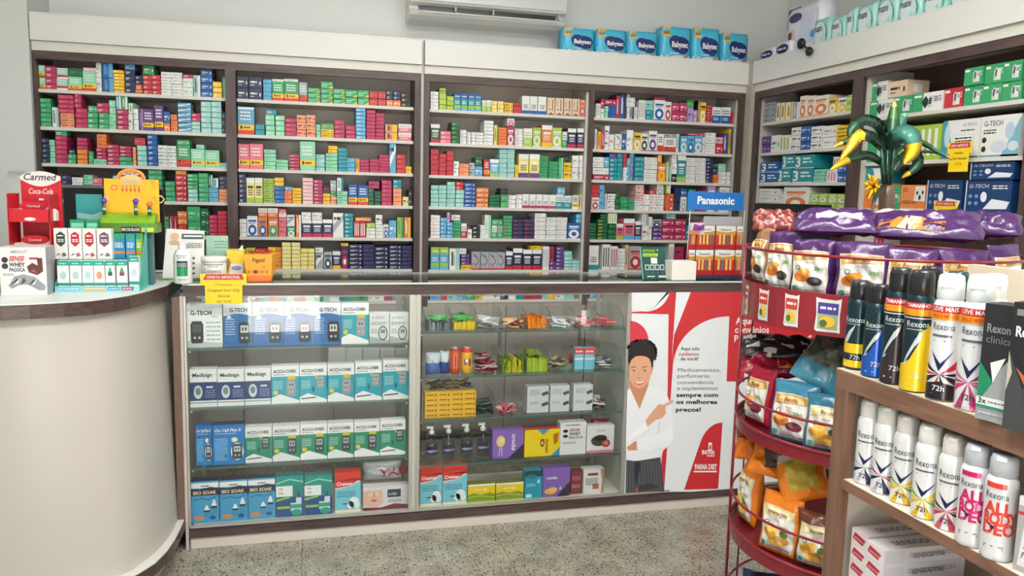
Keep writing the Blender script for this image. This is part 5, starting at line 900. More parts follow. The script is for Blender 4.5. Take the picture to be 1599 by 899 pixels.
cb('cocoa_box','white and brown box at the poster end of the counter floor','box',I7,1203,1345,586,z,(226,224,222),lambda F,w,h: (F.poly([(w*.86,0),(w,0),(w,h),(w*.8,h),(w*.92,h*.5)],(190,130,90),1), F.rect(w*.45,h*.2,w*.75,h*.4,(190,90,70),2), scribble(F,w*.1,w*.7,h*.6,h*.04,GREY,2,4), F.rect(w*.2,h*.75,w*.7,h*.85,(150,50,50),2)),group=gb)

# ------------------------------------------------------------------ curved service counter
TOPO = [(-2.6,2.70),(-1.3,2.695),(-.935,2.703),(-.86,2.72),(-.772,2.752),(-.70,2.79),(-.65,2.85),(-.612,2.915),(-.583,3.004),(-.560,3.10),(-.545,3.165),(-.537,3.209)]
BODT = [(x-(.022 if i > 5 else .012), y+(.03 if i < 6 else .012)) for i,(x,y) in enumerate(TOPO)]
BODB = [(-2.6,2.70),(-1.3,2.695),(-.935,2.702),(-.84,2.71),(-.74,2.728),(-.66,2.752),(-.61,2.80),(-.575,2.88),(-.55,2.96),(-.535,3.04),(-.528,3.12),(-.527,3.20)]
LEDG = [(-2.6,2.66),(-1.3,2.655),(-.92,2.66),(-.82,2.668),(-.72,2.685),(-.64,2.715),(-.585,2.765),(-.543,2.838),(-.52,2.925),(-.508,3.02),(-.503,3.11),(-.5015,3.205)]
def close(o, y=3.62): return o + [(o[-1][0], y), (-2.6, y)]
cc = empty('curved_counter', (0,0,0), 'white curved service counter with dark wood edging beside the glass display', 'counter')
g = Geo(); g.prism(close(BODB), .1305, 1.021, (192,186,177), 'laminate', True, close(BODT)); b = g.build('body', cc)
g = Geo(); g.prism(close(TOPO), 1.0215, 1.066, DARK, 'wood_dark'); g.build('edge_band', cc)
g = Geo(); g.prism([(x-.001,y+.001) for x,y in close(TOPO, 3.618)], 1.0665, 1.0705, (222,228,222), 'laminate'); g.build('worktop', cc)
g = Geo(); g.prism(close(LEDG), .088, .1275, DARK, 'wood_dark'); g.build('ledge_band', cc)
g = Geo(); g.prism([(x-.001,y+.001) for x,y in close(LEDG, 3.618)], .128, .130, (214,214,204), 'laminate'); g.build('ledge', cc)
g = Geo(); g.prism([(x-.05,y+.05) for x,y in close(LEDG, 3.55)], 0, .0875, (206,200,186), 'laminate'); g.build('plinth', cc)
quick('corner_post', cc, (-.5265, -.5005, 3.207, 3.232, .131, 1.021, (112,88,78), 'laminate'))
ZC = 1.0708
# ------------------------------------------------------------------ things on the curved counter
def az(px, py, z): return at_z(px, py, z)
def zh(px, py, y): return at_y(px, py, y).z
# monitor
t = empty('monitor', (0,0,0), 'black monitor standing behind the yellow and teal displays', 'monitor')
a = at_y(97, 288, 3.46); b = at_y(263, 445, 3.46)
quick('screen', t, (a.x, b.x-.01, 3.46, 3.485, ZC+.03, a.z, (24,24,28), 'plastic'), bevel=.004); quick('bezel', t, (a.x, b.x-.01, 3.452, 3.4595, a.z-.012, a.z, (96,98,100), 'plastic')); quick('stand_neck', t, ((a.x+b.x)/2-.03, (a.x+b.x)/2+.03, 3.487, 3.51, ZC+.006, ZC+.2, (30,30,32), 'plastic')); quick('stand_foot', t, ((a.x+b.x)/2-.1, (a.x+b.x)/2+.1, 3.44, 3.57, ZC, ZC+.0055, (30,30,32), 'plastic'))
# whey bar box
a = az(2, 463, ZC); b = az(74, 463, ZC); y = 2.915; x0 = at_y(2,462,y).x; x1 = at_y(74,462,y).x
def d_bar(F, w, h):
    F.text('ABSOLUT', w*.24, h*.88, h*.06, (70,60,64), 2, maxw=w*.36); F.text('SENSE', w*.2, h*.72, h*.1, (196,44,64), 2, shear=.25, bold=.03, maxw=w*.34); F.text('WHEY', w*.2, h*.6, h*.085, (50,46,50), 2, bold=.03, maxw=w*.34); F.text('PAÇOCA', w*.2, h*.5, h*.075, (50,46,50), 2, bold=.03, maxw=w*.34)
    F.ell(w*.11,h*.74,w*.07,h*.06,(60,54,60),2); F.ell(w*.11,h*.61,w*.07,h*.06,(60,54,60),2); scribble(F,w*.06,w*.3,h*.44,h*.015,GREY,2,2); F.rect(w*.64,h*.75,w*.84,h*.79,(180,40,60),2)
    F.poly([(w*.58,h*.6),(w*.7,h*.68),(w*.82,h*.62),(w*.8,h*.78),(w*.92,h*.78),(w*.93,h*.5),(w*.8,h*.42),(w*.62,h*.48)],(104,50,46),2); F.poly([(w*.66,h*.5),(w*.8,h*.46),(w*.74,h*.56)],(146,90,80),3)
    F.poly([(w*.16,h*.2),(w*.3,h*.4),(w*.5,h*.44),(w*.75,h*.38),(w*.97,h*.2),(w*.95,h*.1),(w*.6,h*.12),(w*.3,h*.1)],(150,152,156),2)
    for q in ((.2,.22,.36,.36),(.42,.2,.5,.38),(.6,.22,.72,.34),(.3,.16,.56,.2)): F.poly([(w*q[0],h*q[1]),(w*q[2],h*q[3]),(w*(q[2]+.05),h*(q[3]-.08))],(70,72,78),3); F.poly([(w*(q[0]+.06),h*q[1]),(w*(q[2]+.07),h*q[3]),(w*(q[2]+.02),h*(q[3]-.1))],(226,228,230),4)
    F.poly([(0,0),(w,0),(w,h*.14)]+[(w*(1-k/10), h*(.14+.09*math.cos(PI*(k/5-1)))) for k in range(11)]+[(0,h*.1)],(230,228,226),5)
o = printed_box('protein_bar_box','white protein bar display box at the outer end of the curved counter','box',x0,x1,ZC,zh(40,386,y),y,.11,(230,228,226),d_bar,side=(150,146,150)); o.rotation_euler.z = .03
# red lip balm display
t = empty('lip_balm_display',(0,0,0),'tiered red cardboard display with white lettering beside the monitor','display'); y = 3.06
def XA(px, py, y=y): return at_y(px, py, y).x
RD = (206,26,44)
quick('header_card', t, (XA(33,300,y+.075), XA(96,300,y+.075), y+.075, y+.08, ZC, zh(60,275,y+.075), RD, 'card')); 
g = Geo(); F = front(g, 0, y+.0745, 0); hx0, hx1 = XA(32,290,y+.075), XA(95,290,y+.075); hz = zh(60,275,y+.075); W_=hx1-hx0
F.poly([(hx0+W_*q, hz+.018*math.sin(PI*q)) for q in [k/12 for k in range(13)]]+[(hx1,hz-.012)]+[(hx1-W_*q, hz-.012-.024*math.sin(PI*q)) for q in [k/12 for k in range(13)]], (238,234,232), 1)
F.text('Carmed', hx0+W_*.5, hz-.014, .024, (40,34,40), 2, 'c', bold=.01, shear=.25, maxw=W_*.82); F.text('Coca-Cola', hx0+W_*.5, hz-.062, .02, (240,236,236), 2, 'c', bold=.01, shear=.3, maxw=W_*.6); F.rect(hx0+W_*.44,hz-.085,hx0+W_*.56,hz-.078,(240,236,236),2); g.build('header_print', t)
tz0, tz1 = zh(50,346,y), zh(50,326,y)
quick('upper_tray', t, [(XA(17,330), XA(82,330), y-.03, y-.027, tz0, tz1, RD), (XA(17,330), XA(82,330), y-.027, y+.07, tz0, tz0+.003, RD)])
for q0, q1 in ((16.5,18),(80,96)): quick('side_panel', t, (XA(q0,330), XA(q1,330) if q1 < 20 else XA(q0,330)+.003, y-.03, y+.08, ZC, zh(30,302,y), (196,24,40)))
g = Geo(); g.poly = None; F = front(g, 0, y-.0305, 0)
xm = (XA(22,330)+XA(80,330))/2; zz = (tz0+tz1)/2
F.ell(xm, zz-.012,.018,.006,(240,236,236),1); g.build('tray_print', t)
for k,(zb, lab) in enumerate(((tz1-.004,'upper'),(zh(50,388,y),'lower'))):
    o = empty('lip_balm_card_stack',(xm, y+.01, zb-.02 if k else tz0+.004),'white and red curved lip balm packs in the %s tray of the red display' % lab,'pack'); g = Geo(); yb0 = 0
    pts = [(-.07+.14*q, .03+.028*math.sin(PI*q)+.006*math.cos(14*q)) for q in [j/14 for j in range(15)]]
    g.extr([(-.07,0),(.07,0)]+pts[::-1], 0, .03, lambda a,p,q: (p, a, q), (236,232,232), 'card'); F = Face(g, lambda u,v,l: (u, -.0004*l, v)); F.ell(0,.05,.045,.016,RD,1); F.text('Carmed',0,.046,.009,WT,3,'c',shear=.2); F.text('Coca-Cola',-.058,.012,.022,(120,40,50),2,shear=.3,maxw=.115); g.build('pack_front', o)
quick('lower_box', t, (XA(22,380), XA(80,380), y-.02, y+.07, ZC, zh(50,399,y), (150,22,36)))
# teal skincare display
y = 2.99; TL = (70,186,172)
t = empty('skincare_display',(0,0,0),'teal cardboard display tray holding rows of small skincare cartons','display')
x0, x1 = at_y(86,455,y).x, at_y(218,455,y).x; zt = zh(150,447,y)
quick('front_lip', t, (x0, x1, y, y+.003, ZC, zt, (150,214,220))); quick('tray_floor', t, (x0, x1, y+.0035, y+.16, ZC, ZC+.003, TL))
g = Geo(); g.hexa([(x1-.003,y+.004,ZC+.0035),(x1,y+.004,ZC+.0035),(x1,y+.16,ZC+.0035),(x1-.003,y+.16,ZC+.0035),(x1-.003,y+.004,zt+.01),(x1,y+.004,zt+.01),(x1,y+.16,zh(236,350,y+.16)),(x1-.003,y+.16,zh(236,350,y+.16))],TL,'card'); g.build('side_panel', t)
g = Geo(); g.hexa([(x0,y+.004,ZC+.0035),(x0+.003,y+.004,ZC+.0035),(x0+.003,y+.16,ZC+.0035),(x0,y+.16,ZC+.0035),(x0,y+.004,zt+.01),(x0+.003,y+.004,zt+.01),(x0+.003,y+.16,ZC+.12),(x0,y+.16,ZC+.12)],TL,'card'); g.build('side_panel', t)
g = Geo(); F = front(g, x0, y, ZC); W_ = x1-x0; hL = zt-ZC
for a,b,c in ((.02,.30,(120,196,226)),(.33,.60,(230,176,110)),(.62,.76,(90,160,206)),(.78,.93,(180,60,90))): F.rect(W_*a,hL*.3,W_*b,hL*.9,c,1); scribble(F,W_*a+.004,W_*b-.004,hL*.5,hL*.16,WT,2)
g.build('lip_print', t)
quick('step', t, (x0+.0035, x1-.0035, y+.05, y+.155, ZC+.0035, zh(150,404.5,y+.06)-.001, TL))
J8 = (80, 340, 7.19)
def d_skin(c, bottle=False):
    def f(F, w, h):
        F.rect(0,h*.84,w,h,(24,164,140),1); scribble(F,w*.2,w*.8,h*.89,h*.03,WT,2); F.rect(0,h*.18,w,h*.27,(24,150,130),1); scribble(F,w*.15,w*.85,h*.08,h*.03,(150,196,190),2)
        if bottle: F.poly([(w*.3,h*.62),(w*.7,h*.62),(w*.56,h*.78),(w*.44,h*.78)],(60,170,130),2); F.rect(w*.28,h*.5,w*.72,h*.62,c,2)
        else: F.ell(w*.5,h*.52,w*.27,h*.13,c,2)
    return f
for i,(a,b,c,bt,nm) in enumerate(((70,205,(176,206,204),0,'pale round emblem'),(212,345,(176,206,204),0,'pale round emblem'),(352,478,(176,206,204),0,'pale round emblem'),(482,605,(236,150,100),0,'orange round emblem'),(610,722,(70,80,84),1,'green dropper'),(735,860,(150,60,90),1,'maroon dropper'),(875,990,(200,214,224),0,'white window'))):
    p, q = at_y(J8[0]+a/J8[2],440,y+.008).x, at_y(J8[0]+b/J8[2],440,y+.008).x
    printed_box('skincare_carton','teal and white skincare carton with %s, %s along the front row' % (nm, ORD[i]),'carton',p,q,ZC+.0032,zh(120,J8[1]+(480 if i<6 else 430)/J8[2],y+.008),y+.008,.03,(236,240,238),d_skin(c,bt),'skincare cartons in the teal display')
def d_hex(c):
    def f(F, w, h):
        F.poly([(w*.5,h*.9),(w*.82,h*.8),(w*.82,h*.52),(w*.5,h*.4),(w*.18,h*.52),(w*.18,h*.8)],c,1); scribble(F,w*.28,w*.72,h*.74,h*.04,WT,2); scribble(F,w*.28,w*.72,h*.62,h*.03,WT,2,2); F.line([(w*.1,h*.1),(w*.4,h*.16),(w*.8,h*.12)],h*.015,GREY,2); F.poly([(w*.55,h*.08),(w*.9,h*.1),(w*.8,h*.2),(w*.62,h*.22)],tuple(min(255,int(x*.8+60)) for x in c),2); F.ell(w*.3,h*.16,w*.1,h*.02,(90,90,90),2)
    return f
for i,(a,b,c,nm) in enumerate(((28,186,(46,66,52),'dark green'),(192,345,(180,40,56),'red'),(350,505,(180,40,56),'red'),(512,680,(110,70,84),'plum'))):
    yy = y+.056; p, q = at_y(J8[0]+a/J8[2],380,yy).x, at_y(J8[0]+b/J8[2],380,yy).x
    printed_box('oil_carton','white carton with %s hexagon badge, %s in the raised back row' % (nm, ORD[i]),'carton',p,q,zh(150,404.5,y+.06),zh(120,J8[1]+118/J8[2],yy),yy,.035,(234,232,228),d_hex(c),'tall white cartons in the teal display')
for i,(a,b) in enumerate(((208,380),(386,530))):
    yy = y+.10; p, q = at_y(J8[0]+a/J8[2],355,yy).x, at_y(J8[0]+b/J8[2],355,yy).x
    printed_box('green_carton','green carton peeping over the white hexagon-badge cartons, %s of two' % ORD[i],'carton',p,q,zh(150,404.5,y+.06),zh(120,J8[1]+22/J8[2],yy),yy,.03,(24,140,96),lambda F,w,h: F.rect(w*.1,h*.8,w*.9,h*.92,(120,206,170),1),'green cartons in the teal display')
for i,(a,b,c) in enumerate(((692,828,(30,130,170)),(836,944,(40,140,190)),(950,1062,(130,176,40)))):
    yy = y+.085; p, q = at_y(J8[0]+a/J8[2],380,yy).x, min(at_y(J8[0]+b/J8[2],380,yy).x, x1-.004)
    printed_box('serum_carton','%s serum carton on the raised step, %s from the plum-badge carton' % (('teal blue','sky blue','lime')[i], ORD[i]),'carton',p,q,zh(150,404.5,y+.06),zh(120,J8[1]+172/J8[2],yy),yy,.03,c,lambda F,w,h: (F.rect(0,h*.8,w,h,(30,150,120),1), scribble(F,w*.15,w*.85,h*.6,h*.04,WT,2,3), F.rect(0,h*.2,w,h*.3,(220,120,60),1)),'serum cartons in the teal display')
# teal leaflet card and yellow lollipop display
yy = 3.30
t = quick('leaflet_card', None, (at_y(119,330,yy).x, at_y(160,330,yy).x, yy, yy+.004, ZC, zh(135,303,yy), (60,160,160))); tag(t,'plain teal leaflet card standing before the monitor','card')
g = Geo(); F = front(g, t.location.x, yy, 0); xx = at_y(121,330,yy).x; zz = zh(135,340,yy); F.poly([(xx,zz),(xx+.05,zz-.01),(xx+.1,zz+.0),(xx+.1,zz+.03),(xx+.05,zz+.012),(xx,zz+.02)],(150,206,200),1); o = g.build('leaflet_print', t)
y2 = 3.19; t = empty('lollipop_display',(0,0,0),'yellow toy lollipop display box with green base, in front of the monitor','display')
K6 = (140, 255, 9.46)
def kx(px): return at_y(K6[0]+px/K6[2], 320, y2).x
def kz(py): return at_y(205, K6[1]+py/K6[2], y2).z
g = Geo(); g.box(kx(160), kx(985), y2+.06, y2+.064, kz(870), kz(232), (240,184,30), 'card')
pts = [(kx(355),kz(235)),(kx(785),kz(235))]+[(kx(570+215*math.cos(math.radians(a))), kz(235-160*math.sin(math.radians(a))**.8 if 0<a<180 else 235)) for a in range(0,181,15)]
g.extr(pts, y2+.06, y2+.064, lambda a,p,q: (p,a,q), (240,188,60), 'card'); g.build('header_card', t)
g = Geo(); F = Face(g, lambda u,v,l: (kx(u), y2+.0595-.0004*l, kz(v)))
F.poly([(570+205*math.cos(math.radians(a)), 235-145*math.sin(math.radians(a))) for a in range(0,181,12)], (236,120,50), 1); F.poly([(570+160*math.cos(math.radians(a)), 260-130*math.sin(math.radians(a))) for a in range(0,181,12)], (226,196,130), 2)
F.poly([(425,170),(500,140),(650,140),(725,170),(715,200),(640,170),(510,170),(435,202)], (44,44,48), 3)
def ktext(t_, u, v, h, c, l, w): 
    vs, fs, W = text_mesh(t_, .02, 0); k = w/W; g.add([F.fn(u+x*k, v-y_*h, l) for x,y_ in vs], fs, c, 'card')
ktext('DOCE MANIA', 450, 172, 26, WT, 4, 240)
F.rect(830,255,880,262,(200,120,40),2); 
for k in range(4): F.rect(870,262+k*26,930,270+k*26,(206,140,30),2)
F.ell(315,365,55,42,(236,120,60),2); F.ell(315,365,30,22,(240,196,90),3)
for k in range(5): F.ell(440+62*k,275,34,44,(206,186,130),3,12); F.rect(430+62*k,330,446+62*k,430,(206,110,60),3); F.ell(440+62*k,395,18,18,(196,90,70),4,10)
g.build('header_print', t)
g = Geo(); zb0 = kz(1000); g.box(kx(150), kx(1010), y2-.03, y2+.059, kz(1015), kz(880), (96,140,44), 'card', top=(110,150,44)); 
F = front(g, 0, y2-.03, 0); F.rect(kx(150),kz(1015),kx(500),kz(960),(90,150,50),1); F.rect(kx(480),kz(1010),kx(760),kz(930),(44,44,48),2); F.text('MIX DE BLADE', (kx(480)+kx(760))/2, kz(990), abs(kz(0)-kz(42)), WT, 3, 'c', bold=.03, maxw=(kx(750)-kx(490))); F.rect(kx(780),kz(1005),kx(960),kz(940),(206,220,80),2); g.build('tray', t)
g = Geo(); g.extr([(y2-.025,kz(879)),(y2+.055,kz(879)),(y2+.055,kz(740)),(y2+.01,kz(760))], kx(165), kx(965), lambda a,p,q: (a,p,q), (128,178,40), 'card'); g.build('grass_slope', t)
quick('support_box', t, (kx(560), kx(900), y2+.0, y2+.05, ZC, kz(1020), (50,110,110)))
for i,(px,py,c) in enumerate(((225,560,(110,60,170)),(690,560,(100,60,160)),(890,600,(236,120,70)))):
    o = empty('toy_lollipop',(kx(px), y2-.012, kz(py)),'%s swirl toy lollipop in the yellow display' % (('purple','dark purple','orange')[i]),'sweet','toy lollipops'); s = .011
    g = Geo(); g.lathe([(.0001,-s),(s*.6,-s*.8),(s,0),(s*.8,s*.6),(.0001,s)], n=14, col=c, mat='plastic'); g.tube([(s*.9,-.004,0),(s*1.6,-.004,s*.5),(s*1.2,-.004,s*1.2),(0,-.004,s*1.1)],.003,6,(226,170,200) if i<2 else (240,190,60),'plastic'); g.build('swirl', o)
    hh = kz(py)-kz(770)-.002; g = Geo(); g.tube([(0,0,-hh),(0,0,-s*.9)],.0065,10,(70,90,70),'plastic'); g.build('handle', o)
    g = Geo(); g.tube([(0,0,-hh*.7),(0,0,-hh*.5)],.0068,10,(140,206,180),'plastic'); g.build('ring', o)
g = Geo(); g.tube([(kx(950),y2-.005,kz(500)),(kx(1060),y2-.005,kz(470)),(kx(1110),y2-.005,kz(520)),(kx(1060),y2-.005,kz(575)),(kx(1000),y2-.005,kz(560))],.0024,8,(240,206,120),'plastic'); g.build('whistle_loop', t)
# leaflet, lotion, tub, boxes on the end of the glass counter
ZG = 1.0737
t = empty('leaflet_holder',(0,0,0),'white leaflet standing behind the lotion bottle','leaflet'); yl = 3.40
g = Geo(); xa, xb = at_y(256,400,yl).x, at_y(320,400,yl).x; zt_ = zh(290,357,yl); g.hexa([(xa,yl-.05,ZG),(xb,yl-.05,ZG),(xb,yl-.047,ZG),(xa,yl-.047,ZG),(xa+.012,yl,zt_),(xb,yl,zt_-.008),(xb,yl+.003,zt_-.008),(xa+.012,yl+.003,zt_)],(226,226,220),'card')
h_ = zt_-ZG; F = Face(g, lambda u,v,l: (xa+u, yl-.05+.05*v/h_-.0005*l, ZG+v)); w_ = xb-xa
F.rect(w_*.45,h_*.8,w_*.98,h_*.9,(56,84,80),1); F.rect(w_*.5,h_*.84,w_*.95,h_*.87,WT,2); F.rect(0,0,w_,h_*.03,(110,150,80),1); F.ell(w_*.28,h_*.84,w_*.11,h_*.08,(206,176,140),1); F.ell(w_*.28,h_*.72,w_*.14,h_*.05,(196,160,120),1); scribble(F,w_*.5,w_*.95,h_*.7,h_*.02,GREY,2,3)
for k in range(4): F.ell(w_*.75,h_*(.42-.1*k),w_*.035,h_*.025,(90,94,90),2,10)
g.build('sheet', t)
t = empty('lotion_bottle', tuple(az(285,443,ZG)), 'white lotion bottle with green and dark label and flip cap','bottle'); t.location.y += .02; hb = zh(285,380,t.location.y)-ZG
g = Geo(); r_ = .034; cw = (236,238,234); g.lathe([(.0001,0),(r_*.93,0),(r_,.006),(r_,hb*.62),(r_*.96,hb*.72),(r_*.75,hb*.82),(r_*.45,hb*.87)], n=28, col=cw); g.build('body', t)
g = Geo(); g.lathe([(r_*.42,hb*.865),(r_*.46,hb*.88),(r_*.46,hb*.97),(r_*.38,hb),(.0001,hb)], n=20, col=(226,228,226)); g.box(-r_*.3,r_*.55,-.012,.012,hb*1.0,hb*1.03,(230,232,230),'plastic'); g.build('cap', t)
g = Geo(); F = Face(g, lambda u,v,l: ((r_+.0004*l)*math.sin(u/r_), -(r_+.0004*l)*math.cos(u/r_), v),'vinyl'); F.rect(-.018,hb*.40,.022,hb*.58,(44,62,74),1,8); F.rect(-.018,hb*.2,.022,hb*.40,(30,146,84),1,8); scribble(F,-.014,.018,hb*.5,.003,(200,206,210),2,3); F.text('LOÇÃO',0,hb*.64,.006,(70,80,84),2,'c'); scribble(F,-.018,.02,hb*.7,.003,GREY,2); scribble(F,-.014,.018,hb*.1,.003,GREY,2); g.build('label', t)
t = empty('collagen_tub',(at_y(334,420,3.29).x,3.30,ZG),'white collagen tub behind the yellow price card','tub'); hb = zh(334,401,3.27)-ZG; r_ = .047
g = Geo(); g.lathe([(.0001,0),(r_*.95,0),(r_,.006),(r_,hb*.74),(r_*.94,hb*.8)], n=30, col=(232,230,226)); F = Face(g, lambda u,v,l: ((r_+.0004*l)*math.sin(u/r_), -(r_+.0004*l)*math.cos(u/r_), v),'vinyl'); F.rect(-.04,hb*.68,.04,hb*.71,(60,66,70),1,8); F.text('Colágeno',-.002,hb*.36,.017,(110,120,124),2,'c',maxw=.066); scribble(F,-.02,.02,hb*.6,.003,GREY,2); g.build('body', t)
g = Geo(); g.lathe([(r_*1.0,hb*.78),(r_*1.05,hb*.8),(r_*1.05,hb*.97),(r_*1.0,hb),(.0001,hb)], n=30, col=(238,236,232)); g.build('lid', t)
yb_ = 3.38
t = quick('sachet_card', None, (at_y(322,380,yb_).x, at_y(356,380,yb_).x, yb_, yb_+.02, ZG, zh(340,368,yb_), (150,186,166), 'film')); tag(t,'pale green glossy sachet card rising behind the collagen tub','card'); g = Geo(); F = front(g, at_y(322,380,yb_).x, yb_, 0); zz = zh(340,370,yb_); scribble(F,.03,.09,zz-.02,.004,(90,130,110),2,3,3); F.poly([(.1,zz-.08),(.14,zz-.03),(.145,zz-.08)],(224,228,226),1); g.build('print', t)
y = 3.335
def d_yb(F,w,h): F.rect(w*.2,h*.2,w*.92,h*.55,(226,228,236),1); F.ell(w*.55,h*.4,w*.3,h*.08,(150,150,190),2); F.poly([(0,h*.2),(w*.25,h*.58),(w*.1,h*.75),(0,h*.7)],(150,120,30),1)
printed_box('supplement_box','yellow carton with white window between collagen tub and orange box','box',at_y(354,410,y).x,at_y(381,410,y).x,ZG,zh(365,391,y),y,.10,(240,200,40),d_yb,top=(226,216,90))
y = 3.27; x0, x1 = at_y(383,420,y).x, at_y(425,420,y).x; h = zh(400,397,y)-ZG
t = empty('liver_tonic_box',(0,0,0),'orange trapezoid carton standing on the glass beside the price card','box'); g = Geo()
fl = .012; g.hexa([(x0+.008,y,ZG),(x1-.004,y,ZG),(x1-.004,y+.07,ZG),(x0+.008,y+.07,ZG),(x0-fl*.6,y,ZG+h),(x1+.001,y,ZG+h),(x1+.03,y+.1,ZG+h),(x0,y+.1,ZG+h)],(240,164,30),'card'); g.build('carton', t)
g = Geo(); F = front(g, x0, y, ZG); w = x1-x0; F.poly([(.008,0),(w-.004,0),(w-.004,h*.22),(.006,h*.22)],(236,120,40),1); F.text('Figatil', w*.5, h*.72, h*.14, (70,44,20), 2, 'c', bold=.02, maxw=w*.55)
for q in (.14,.3,.46,.62,.8): F.ell(w*q,h*.36,w*.06,h*.07,(206,110,30),2,10)
F.ell(w*.38,h*.36,w*.06,h*.07,(40,36,40),3,10); F.ell(w*.7,h*.52,w*.05,h*.06,(220,130,40),2,10); g.build('print', t)
t = empty('strawberry_sweets',((x0+x1)/2, y+.05, ZG+h+.001),'red wrapped sweets poking out of the orange carton','sweets'); g = Geo()
for k in range(4): g.lathe([(.0001,0),(.012,.003),(.013,.008),(.0001,.014)], cx=-.03+.022*k, cy=.01*(k%2), n=8, col=(170,40,50), mat='film')
o = g.build('sweets', t)
# yellow price cards
def price_card(loc, rz, w, h, label, lines, wide=True):
    t = empty('price_card', loc, label, 'price card', None, rz); g = Geo()
    if wide: g.box(-w*.62, w*.62, -.0015, 0, h*.62, h, (242,206,30), 'card')
    g.box(-w/2, w/2, -.0013, -.0002, 0, h*(.62 if wide else 1), (242,206,30), 'card')
    F = Face(g, lambda u,v,l: (u, -.0016-.0003*l, v)); F.poly([(-w*.55,h*.8),(w*.55,h*.8),(w*.5,h*.98),(-w*.46,h*.98)],(196,34,60),1); F.text('OFERTA IMPERDÍVEL',0,h*.84,h*.09,(244,226,220),2,'c',bold=.01,maxw=w*.9)
    for k,(s_, c) in enumerate(lines): F.text(s_, 0, h*(.60-.19*k), h*.09, c, 2, 'c', shear=.3, maxw=w*.86)
    g.build('card', t); return t
IK = (90,70,20)
pc = at_y(350,474,3.2075); price_card((pc.x, 3.2055, pc.z), 0, .137, zh(350,427,3.2055)-pc.z, 'yellow handwritten price card hanging over the counter edge below the collagen tub', [('Promoção', (150,100,20)), ('Colágeno Vanil 220g', IK), ('Sabores', IK), ('R$ 79,90', (150,90,20))])

# ------------------------------------------------------------------ battery display, board and white block on the glass top
y = 3.34; PB = (20,110,190)
t = empty('battery_display',(0,0,0),'clear acrylic battery stand with blue header on the glass counter','display')
def px_(p, q=400, y=y): return at_y(p, q, y).x
g = Geo(); g.box(px_(1074,315), px_(1161,315), y, y+.006, zh(1117,328,y), zh(1117,300,y), PB, 'plastic'); F = front(g, px_(1074,315), y, zh(1117,328,y)); w = px_(1161,315)-px_(1074,315); h = zh(1117,300,y)-zh(1117,328,y); F.text('Panasonic', w*.5, h*.34, h*.42, WT, 2, 'c', bold=.035, maxw=w*.82); g.build('header_sign', t)
quick('backboard', t, (px_(1075), px_(1160), y+.03, y+.033, ZG+.012, zh(1117,338,y), 'W', 'glass')); quick('grey_card', t, (px_(1100), px_(1160), y+.026, y+.0295, zh(1117,352,y), zh(1117,338,y), (176,178,182), 'card'))
quick('base_tray', t, (px_(1085), px_(1160), y-.03, y+.05, ZG, ZG+.012, (44,50,70), 'plastic'))
for p in (1075, 1159.5): g = Geo(); g.tube([(px_(p), y+.02, ZG+.012),(px_(p),y+.004,zh(1117,328,y))],.002,6,(206,206,200),'plastic'); g.build('upright', t)
r = random.Random(2)
for j,(yt,yb) in enumerate(((352,389),(390,431))):
    for i,(a,b) in enumerate(((1076,1086),(1087,1115),(1117,1148),(1149,1159))):
        z0 = zh(1100,yb,y) if j == 0 else ZG+.0125; z1 = zh(1100,yt,y); x0, x1 = px_(a), px_(b)
        o = printed_box('battery_pack','red and gold battery blister pack, %s hook of the %s row on the acrylic stand' % (ORD[i], 'upper' if j == 0 else 'lower'),'battery pack',x0,x1,z0,z1,y+.006,.012,(190,44,30),
            lambda F,w,h,i=i,j=j: (F.rect(0,h*.72,w,h,(236,232,226),1), F.poly([(0,h*.6),(w,h*.6),(w,h*.78)]+[(w*(1-k/8), h*(.78-.05*math.sin(PI*k/8))) for k in range(9)],(206,150,50),2), F.rect(0,h*.2,w,h*.6,(190,60,34),1), [F.rect(w*(.16+.2*k),h*.2,w*(.26+.2*k),h*.62,(236,196,110) if (i+j+k)%4 else (60,120,140),3) for k in range(4)], F.rect(0,0,w,h*.18,(176,30,36),2), F.text('Panasonic', w*.5, h*.8, h*.09, (60,50,54), 4, 'c', bold=.01, maxw=w*.8)),'battery packs hanging on the acrylic stand')
o = empty('leaflet_pack',(px_(1088,360),y+.0,zh(1088,366,y)),'purple and orange printed strip at the top of the battery stand','pack'); g = Geo(); g.box(-.034,.04,0,.004,0,.055,(206,206,214),'card'); F = front(g,-.034,0,0); F.poly([(.01,.012),(.07,.02),(.072,.05),(.05,.04),(.02,.05)],(150,50,150),1); F.poly([(.0,.0),(.04,.0),(.06,.014),(.0,.02)],(220,130,60),2); F.poly([(.03,.02),(.06,.045),(.05,.02)],(90,40,130),2); g.build('print', o)
y = 3.30; x0, x1 = px_(1004,420,y), px_(1043,420,y); h = zh(1020,386,y)-ZG; w = x1-x0
t = empty('payment_board',(x0,y,ZG),'dark green acrylic payment board leaning on the glass top beside a white block','sign'); g = Geo(); g.hexa([(0,0,0),(w,0,0),(w,.004,0),(0,.004,0),(-.008,.03,h),(w-.006,.03,h),(w-.006,.034,h),(-.008,.034,h)],(26,78,70),'plastic')
F = Face(g, lambda u,v,l: (u-.008*v/h, .03*v/h-.0005*l, v)); F.rect(0,0,.004,h,(130,196,186),1); F.rect(w*.1,h*.84,w*.6,h*.92,(110,150,40),1); F.rect(w*.1,h*.7,w*.7,h*.8,(170,200,50),1); F.text('PAGUE AQUI',w*.14,h*.72,h*.05,(40,70,60),2,maxw=w*.5); F.rect(w*.4,h*.48,w*.65,h*.66,(220,224,220),1)
for k in range(4): F.rect(w*(.14+.2*k),h*.28,w*(.31+.2*k),h*.45,(196,206,204),1); F.rect(w*(.17+.2*k),h*.31,w*(.28+.2*k),h*.42,(40,76,72),2); F.ell(w*(.22+.2*k),h*.19,w*.05,h*.03,(70,96,90),1,8)
